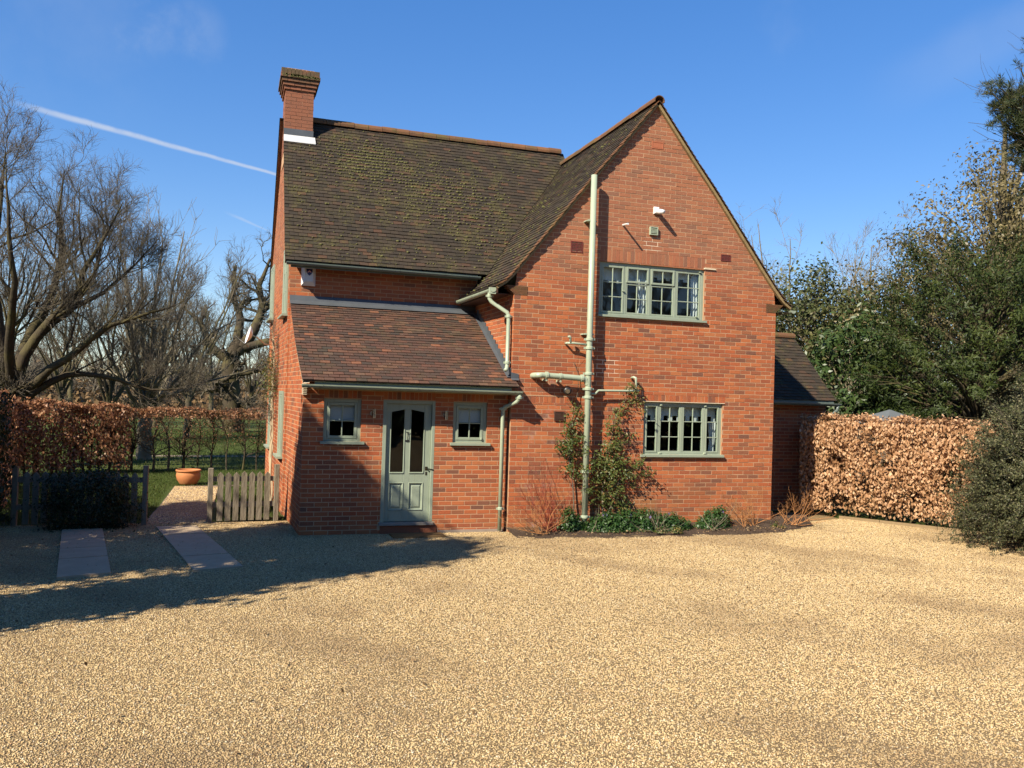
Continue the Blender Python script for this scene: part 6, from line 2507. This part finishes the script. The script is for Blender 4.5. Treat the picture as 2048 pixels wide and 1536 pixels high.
picket_fence('weathered wooden picket fence between the path and the house wall', (-4.83, 1.62), (-3.66, 1.74), [(0.02, 0.93), (1.12, 0.99)], [0.18 + i * 0.130 for i in range(7)], 0.87, (-4.2, 1.7, 0))
picket_fence('shaded picket fence left of the path, half hidden by a box bush', (-7.75, 1.62), (-5.78, 1.50), [(0.0, 0.95), (1.93, 0.98)], [0.17 + i * 0.133 for i in range(13)], 0.87, (-6.8, 1.6, 0))
t = empty('box_bush', 'low dark clipped bush in front of the left picket fence', 'bush', (-6.55, 1.35, 0))
leafy(t, 'leaves', 'dark_hedge_leaf', (-6.62, 1.32, 0.42), (0.72, 0.36, 0.52), 9000, (0.03, 0.055), 111, 130, 0.11, 0.9, 0.45, 0.2, 0.55, bottom=-1, noise_amp=.1)

pot = MB()
lathe_mb(pot, [(0.0, 0.0), (0.17, 0.0), (0.20, 0.04), (0.255, 0.13), (0.275, 0.22), (0.262, 0.285), (0.245, 0.305), (0.275, 0.310), (0.285, 0.325), (0.283, 0.352), (0.270, 0.358), (0.245, 0.350), (0.235, 0.30), (0.22, 0.26), (0.0, 0.26)], (-5.40, 7.62, 0.004), 32)
po = pot.build('terracotta_pot', M['terracotta'], smooth=True)
tag(po, 'wide terracotta pot standing on the lawn at the end of the gravel path', 'pot')

def slab_path(label, a0, a1, b0, b1, cuts, mat='slab_stone'):
    """strip of slabs between two edges given by their far and near corners"""
    A0, A1, B0, B1 = (np.array(v, float) for v in (a0, a1, b0, b1))
    t = empty('slab_path', label, 'slab path', (float((A0 + B1)[0] / 2), float((A0 + B1)[1] / 2), 0))
    cs = [0] + cuts + [1]
    for i in range(len(cs) - 1):
        s0, s1 = cs[i] + .004, cs[i + 1] - .004
        q = [A0 + (B0 - A0) * s0, A1 + (B1 - A1) * s0, A1 + (B1 - A1) * s1, A0 + (B0 - A0) * s1]
        z = 0.028 + random.uniform(-.004, .004)
        top = [(p[0], p[1], z + random.uniform(-.002, .002)) for p in q]
        bot = [(p[0], p[1], -0.02) for p in q]
        mb = MB()
        mb.faces(top + bot, [(3, 2, 1, 0), (0, 1, 5, 4), (1, 2, 6, 5), (2, 3, 7, 6), (3, 0, 4, 7)])
        mb.build('slab', M[mat], t)
slab_path('left strip of grey stone slabs laid in the gravel before the box bush', (-6.96, 1.04), (-6.39, 1.06), (-6.41, -2.62), (-5.85, -2.44), [0.26, 0.47, 0.68])
slab_path('right strip of grey stone slabs laid slantwise in the gravel by the path', (-5.62, 1.22), (-5.01, 1.24), (-4.91, -2.46), (-4.32, -2.29), [0.24, 0.48, 0.74])

mb = MB()
ep = [(7.42, 0.72), (7.85, 0.05), (8.4, -0.86), (9.0, -1.85), (9.6, -2.8)]
tE = empty('timber_edging', 'low timber edging board along the foot of the right hedge', 'edging', (7.8, 0.1, 0))
for (a, b) in zip(ep, ep[1:]):
    mb = MB()
    fr = frame((a[0], a[1], 0), (b[0] - a[0], b[1] - a[1], 0), (-0.85, -0.53, 0))
    L = math.hypot(b[0] - a[0], b[1] - a[1])
    mb.fbox(fr, 0.004, L - 0.004, -0.02, 0.058, -0.03, 0.012)
    mb.build('board', M['timber_edge'], tE)
# grey roofed shed behind the hedge
t = empty('garden_shed', 'small shed with a grey felt roof just showing over the right hedge', 'shed', (10.0, 2.2, 0))
mb = MB()
mb.box(9.45, 10.55, 1.65, 2.75, 0, 1.9)
mb.build('wall', M['shed_board'], t)
mb = MB()
mb.faces([(9.3, 1.5, 1.93), (10.7, 1.5, 1.93), (10.7, 2.9, 1.93), (9.3, 2.9, 1.93), (10.0, 2.2, 2.27)], [(0, 1, 4), (1, 2, 4), (2, 3, 4), (3, 0, 4), (3, 2, 1, 0)])
mb.build('roof', M['grey_roofing'], t)

# ---------------------------------------------------------------- plants along the gable wall
# climber up the soil pipe
t = empty('climbing_plant', 'evergreen climber with green and bronze leaves growing up the soil pipe and wall', 'climber', (1.5, -0.3, 0))
g = np.random.default_rng(121)
blobs = [(1.17, 2.05, .10, 1), (1.12, 1.85, .13, 1), (1.05, 1.65, .16, 1), (1.0, 1.48, .17, 1), (1.08, 1.28, .15, 1), (1.18, 1.10, .12, 1), (1.25, .95, .09, 1), (1.33, 1.35, .10, .7), (1.36, 1.05, .10, .8), (1.28, 1.62, .06, .5),
         (2.28, 2.50, .09, 1), (2.16, 2.42, .09, 1), (2.34, 2.30, .06, .7), (2.40, 2.12, .05, .5), (2.06, 2.22, .09, 1), (2.0, 2.02, .10, 1), (1.92, 1.82, .12, 1), (1.70, 1.86, .06, .6), (1.80, 1.62, .14, 1), (1.92, 1.45, .13, 1), (1.66, 1.38, .12, .7), (2.12, 1.52, .09, .7), (2.28, 1.62, .05, .5),
         (1.85, 1.22, .18, 1.2), (1.62, 1.08, .18, 1.2), (2.10, 1.10, .15, 1), (2.32, 1.10, .13, 1), (2.46, .98, .10, .8), (1.92, .92, .18, 1.2), (1.70, .78, .20, 1.2), (2.12, .78, .13, .9), (1.48, .62, .14, 1), (1.85, .58, .20, 1.2), (2.05, .45, .16, 1), (1.30, .72, .07, .4), (2.2, .95, .1, .8)]
PP_, NN_ = [], []
for (x, z, r_, d) in blobs:
    k = int(165 * d * (r_ / .15) ** 1.6)
    sub = max(3, k // 16)
    cx_ = np.stack([g.normal(x, r_ * .72, sub), np.full(sub, 0.0), g.normal(z, r_ * .72, sub)], 1)
    cx_[:, 1] = -0.05 - np.abs(g.normal(0, 0.09, sub)) - (0.12 if abs(x - 1.34) < .09 else 0)
    pts = cx_[np.repeat(np.arange(sub), 16)][:k] + g.normal(size=(min(k, sub * 16), 3)) * .042
    PP_.append(pts)
Pl = np.concatenate(PP_)
Pl[:, 1] = np.minimum(Pl[:, 1], -0.02)
N_ = np.array([-.35, -1, .45]) + g.normal(size=Pl.shape) * .65
V, F = leaf_cards(Pl, N_, g.uniform(0.035, 0.068, len(Pl)), None, g=g, aspect=.42)
ge = Geo()
tone = np.clip(g.random(len(Pl)) * .62 + np.where(Pl[:, 0] > 1.5, .30, .0) * g.random(len(Pl)) * 1.2 + np.where(Pl[:, 2] > 1.9, .18, 0), 0, 1)
ge.add(V, F, tone)
ge.build('leaves', M['climber_leaf'], t, kind='stuff')
lm = [([(1.15, -.10, .05), (1.2, -.06, .6), (1.1, -.05, 1.2), (1.02, -.05, 1.6), (1.16, -.05, 2.1), (1.22, -.04, 2.7), (1.12, -.03, 2.95)], .014, .004),
      ([(1.75, -.15, .05), (1.7, -.08, .6), (1.8, -.05, 1.2), (1.9, -.05, 1.8), (2.05, -.05, 2.25), (2.3, -.07, 2.5), (2.42, -.05, 2.2)], .016, .003),
      ([(1.8, -.15, .3), (2.05, -.1, .9), (2.4, -.08, 1.02)], .010, .003),
      ([(1.85, -.1, 1.2), (2.1, -.07, 1.5), (2.35, -.05, 1.66)], .007, .003)]
ge = Geo()
for pts, r0, r1 in lm:
    P, r_ = limb(pts, r0, r1, 14, g, .015)
    V, F = tube_arrays(P[None], r_[None], 5)
    ge.add(V, F)
    P2, R2 = branch_out(P[None], r_[None], 16, .12, .9, g, 4, .1, .5, .1, .25, .5, 0, .1, .002)
    P2[:, :, 1] = np.minimum(P2[:, :, 1], -.015)
    V, F = tube_arrays(P2, R2, 3)
    ge.add(V, F)
ge.build('stems', M['twig_brown'], t)

# periwinkle mounds
def mound(name, label, blobs, seed, mat='periwinkle_leaf', size=(0.035, 0.065), dens=3200, flowers=0, group=None, cat='plant'):
    g = np.random.default_rng(seed)
    t = empty(name, label, cat, (blobs[0][0], blobs[0][1], 0.05), group)
    Ps, Ns = [], []
    for (x, y, z, rx, rz) in blobs:
        k = int(dens * rx * rz * 6)
        D = unit(g.normal(size=(k, 3)))
        D[:, 2] = np.abs(D[:, 2]) * 1.0 - .15
        P = np.array([x, y, z]) + D * np.array([rx, rx * .7, rz]) * g.uniform(.5, 1.08, (k, 1)) + g.normal(size=(k, 3)) * .02
        P[:, 2] = np.maximum(P[:, 2], .05)
        P[:, 1] = np.minimum(P[:, 1], -.02)
        Ps.append(P)
        Ns.append(D + np.array([-.2, -.3, .6]))
    P, N = np.concatenate(Ps), np.concatenate(Ns)
    V, F = leaf_cards(P, N + g.normal(size=N.shape) * .45, g.uniform(*size, len(P)), None, g=g, aspect=.5)
    ge = Geo()
    ge.add(V, F, g.random(len(P)))
    ge.build('leaves', M[mat], t, kind='stuff')
    if flowers:
        for i in range(flowers):
            j = g.integers(0, len(P))
            top = np.argsort(-P[:, 2])[:max(20, len(P) // 8)]
            c = P[g.choice(top)] + np.array([-.01, -.02, .02])
            mb = MB()
            for q in range(5):
                a = q * 2 * math.pi / 5
                b_ = a + .9
                mb.poly([tuple(c), (c[0] + math.cos(a) * .02, c[1] - .008, c[2] + math.sin(a) * .02), (c[0] + math.cos((a + b_) / 2) * .026, c[1] - .004, c[2] + math.sin((a + b_) / 2) * .026), (c[0] + math.cos(b_) * .02, c[1] - .008, c[2] + math.sin(b_) * .02)])
            mb.build('flower', M['violet_petal'], t)
    return t
mound('periwinkle', 'leafy evergreen periwinkle left of the soil pipe foot', [(1.02, -.25, .12, .17, .34), (1.18, -.22, .06, .14, .25)], 131)
mound('periwinkle', 'wide evergreen periwinkle with violet flowers under the lower window', [(1.75, -.3, .06, .30, .34), (2.08, -.3, .06, .28, .38), (2.42, -.33, .06, .26, .40), (2.68, -.3, .05, .26, .33), (2.95, -.33, .05, .26, .30), (1.5, -.28, .05, .2, .25), (3.2, -.33, .05, .16, .20)], 132, flowers=5)
mound('periwinkle', 'small dark periwinkle clump near the right corner of the gable', [(3.80, -.30, .08, .26, .33), (3.98, -.27, .08, .2, .40), (3.62, -.3, .06, .16, .2)], 133, flowers=1)
mound('weed', 'tiny green weed at the edge of the gravel by the right corner', [(5.05, -.42, .03, .07, .12), (5.2, -.45, .02, .05, .06)], 134, 'climber_leaf', (.025, .045))
mound('weed', 'small grassy weed in the bed below the lower window', [(2.85, -.72, .03, .12, .14), (2.55, -.66, .03, .1, .1)], 135, 'climber_leaf', (.03, .05), 1500)


def twig_shrub(name, label, bases, seed, mat, n, L, lean, spread, r=0.006, sub=4, flat=1.0, sub_len=.4):
    g = np.random.default_rng(seed)
    t = empty(name, label, 'shrub', (bases[0][0], bases[0][1], .05))
    K = 9
    S = np.array(bases)[g.integers(0, len(bases), n)] + np.concatenate([g.normal(size=(n, 2)) * .05, np.zeros((n, 1))], 1)
    d = unit(np.array(lean) + g.normal(size=(n, 3)) * np.array([spread, spread * flat, spread * .6]))
    d[:, 2] = np.abs(d[:, 2])
    ln = L * g.uniform(.45, 1.15, n)
    P = np.empty((n, K, 3))
    P[:, 0] = S
    for k in range(1, K):
        d = unit(d + g.normal(size=d.shape) * .11 + np.array([0, 0, .05]))
        P[:, k] = P[:, k - 1] + d * (ln / (K - 1))[:, None]
    P[:, :, 2] = np.maximum(P[:, :, 2], .04)
    P[:, :, 1] = np.where(P[:, :, 0] < 5.2, np.minimum(P[:, :, 1], -.02), P[:, :, 1])
    Rr = np.linspace(r, r * .3, K)[None] * g.uniform(.6, 1.2, (n, 1))
    ge = Geo()
    V, F = tube_arrays(P, Rr, 5)
    ge.add(V, F)
    P2, R2 = branch_out(P, Rr, sub, sub_len, .55, g, 5, .25, .6, .1, .14, .4, 0, .1, .0018)
    P2[:, :, 1] = np.where(P2[:, :, 0] < 5.2, np.minimum(P2[:, :, 1], -.02), P2[:, :, 1])
    P2[:, :, 2] = np.maximum(P2[:, :, 2], .04)
    V, F = tube_arrays(P2, R2, 3)
    ge.add(V, F)
    P3, R3 = branch_out(P2, R2, 2, .5, .6, g, 4, .3, .7, .05, .14, .5, 0, .05, .0015)
    P3[:, :, 1] = np.where(P3[:, :, 0] < 5.2, np.minimum(P3[:, :, 1], -.02), P3[:, :, 1])
    V, F = tube_arrays(P3, R3, 3)
    ge.add(V, F)
    ge.build('stems', M[mat], t)
    return t
twig_shrub('dogwood_shrub', 'bare dogwood with dark red stems leaning against the wall left of the soil pipe', [(.62, -.35, .05), (.72, -.30, .05)], 141, 'twig_red', 26, 1.25, (-.35, .05, 1.0), .32, .007, 3, .3)
twig_shrub('dogwood_shrub', 'low orange stemmed shrub at the foot of the porch downpipe', [(.35, -.5, .05), (.55, -.5, .05)], 142, 'twig_orange', 26, .75, (-.55, -.05, .62), .40, .005, 3, .5)
twig_shrub('dogwood_shrub', 'tangled bare orange shrub before the right corner of the gable', [(4.62, -.30, .06), (4.75, -.28, .06), (4.45, -.3, .06)], 143, 'twig_orange', 26, .80, (-.45, -.05, .55), .75, .006, 5, .45)
twig_shrub('dogwood_shrub', 'bare orange shrub spreading past the right corner into the shade', [(5.62, -.18, .05), (5.42, -.2, .05)], 144, 'twig_orange', 20, .72, (.45, .1, .35), .60, .006, 6, .7)
twig_shrub('rose_stems', 'few pale dry stems among the periwinkle below the window', [(2.55, -.6, .05), (1.35, -.55, .05), (3.7, -.55, .05)], 145, 'twig_pale', 22, .55, (.1, -.1, .6), .7, .005, 3, .6)

# dry leaves on the soil
g = np.random.default_rng(150)
n = 700
Pd = np.stack([g.uniform(0.1, 5.6, n), -g.uniform(.15, .85, n), np.full(n, .035)], 1)
Pd[:, 2] += g.uniform(.01, .05, n)
V, F = leaf_cards(Pd, np.array([0, 0, 1.]) + g.normal(size=(n, 3)) * .5, g.uniform(.02, .05, n), None, g=g)
ge = Geo()
ge.add(V, F, g.random(n))
ge.build('dry_leaves', M['dry_leaf'], kind='stuff')

# climber on the left wall
t = empty('climbing_rose', 'bare climbing plant with pale stems on the left side wall of the house', 'climber', (-3.75, 4.2, 0))
g = np.random.default_rng(160)
ge, gl = Geo(), Geo()
def lwp(u_, w, n_):
    return F_LEFT(u_, w, n_)
for (u_, r0) in ((2.75, .03), (2.95, .024), (3.1, .018), (2.6, .015)):
    P, r_ = limb([lwp(u_ + .5, 0, .1), lwp(u_ + .1, .8, .10), lwp(u_, 1.7, .09), lwp(u_ + g.uniform(-.2, .2), 2.5, .1), lwp(u_ + g.uniform(-.4, .4), 3.5, .12)], r0, r0 * .3, 16, g, .018)
    V, F = tube_arrays(P[None], r_[None], 6)
    ge.add(V, F)
    P2, R2 = branch_out(P[None], r_[None], 26, .16, 1.0, g, 6, .45, .4, .15, .3, .4, 0, .25, .004)
    V, F = tube_arrays(P2, R2, 4)
    gl.add(V, F)
    P3, R3 = branch_out(P2, R2, 6, .5, .8, g, 4, .2, .6, .05, .3, .5, 0, .1, .003)
    V, F = tube_arrays(P3, R3, 3)
    gl.add(V, F)
ge.build('stem', M['vine_pale'], t)
gl.build('twigs', M['twig_brown'], t)
Pl = np.array([lwp(*p) for p in np.stack([g.normal(2.75, .35, 900), g.normal(2.55, .28, 900), np.abs(g.normal(.14, .08, 900))], 1)])
V, F = leaf_cards(Pl, g.normal(size=Pl.shape), g.uniform(.03, .06, len(Pl)), None, g=g)
gq_ = Geo()
gq_.add(V, F, .4 + .6 * g.random(len(Pl)))
gq_.build('leaves', M['climber_leaf'], t, kind='stuff')

# bulbs behind the picket fence
mound('daffodil_leaves', 'green bulb leaves in the border behind the picket fence', [(-4.1, 2.9, .1, .2, .22), (-4.35, 3.6, .1, .2, .2), (-3.95, 4.2, .1, .2, .2)], 171, 'periwinkle_leaf', (.05, .11), 500) if False else None
g = np.random.default_rng(171)
t = empty('daffodil_leaves', 'green bulb leaves in the border behind the picket fence', 'plant', (-4.2, 3.2, 0))
n = 260
B = np.stack([g.normal(-4.15, .2, n), g.uniform(2.4, 4.6, n), np.zeros(n)], 1)
d = unit(np.array([0, 0, 1.]) + g.normal(size=(n, 3)) * .28)
V, F = leaf_cards(B + d * .12, np.cross(d, g.normal(size=d.shape)), g.uniform(.16, .30, n), None, .1, .11, up=d * 8, g=g)
ge = Geo()
ge.add(V, F, g.random(n))
ge.build('leaves', M['grass_blade'], t, kind='stuff')

# ---------------------------------------------------------------- grass and leaf litter
g = np.random.default_rng(180)
def blades(n, xr, yr, h, keep=None):
    P = np.stack([g.uniform(*xr, n), g.uniform(*yr, n), np.full(n, -.012)], 1)
    if keep is not None:
        P = P[keep(P)]
    n = len(P)
    d = unit(np.array([0, 0, 1.]) + g.normal(size=(n, 3)) * .45)
    hh = g.uniform(*h, n)
    return leaf_cards(P + d * hh[:, None] * .45, np.cross(d, g.normal(size=d.shape)), hh, None, .15, .13, up=d * 8, g=g)
gr = Geo()
V, F = blades(70000, (-9.0, -3.4), (1.7, 11.5), (.03, .075), lambda P: ~((P[:, 0] > -5.8) & (P[:, 0] < -4.72) & (P[:, 1] < 7.3)))
gr.add(V, F, g.random(len(F)))
V, F = blades(60000, (-13, 2), (11.5, 34), (.05, .11))
gr.add(V, F, g.random(len(F)))
gr.build('grass', M['grass_blade'], kind='stuff')
# fallen leaves and twigs on the gravel
n = 1500
Pd = np.stack([g.uniform(-8, 8, n), g.uniform(-9.5, 1.5, n), np.full(n, .018)], 1)
k_ = (Pd[:, 0] < -3.5) | (Pd[:, 1] < -1.0)
k_ &= (g.random(n) < np.where(Pd[:, 0] < -3.5, 1.0, .35))
Pd = Pd[k_]
V, F = leaf_cards(Pd, np.array([0, 0, 1.]) + g.normal(size=Pd.shape) * .4, g.uniform(.018, .05, len(Pd)), None, g=g)
ge = Geo()
ge.add(V, F, g.random(len(Pd)) * .5)
ge.build('fallen_leaves', M['dry_leaf'], kind='stuff')
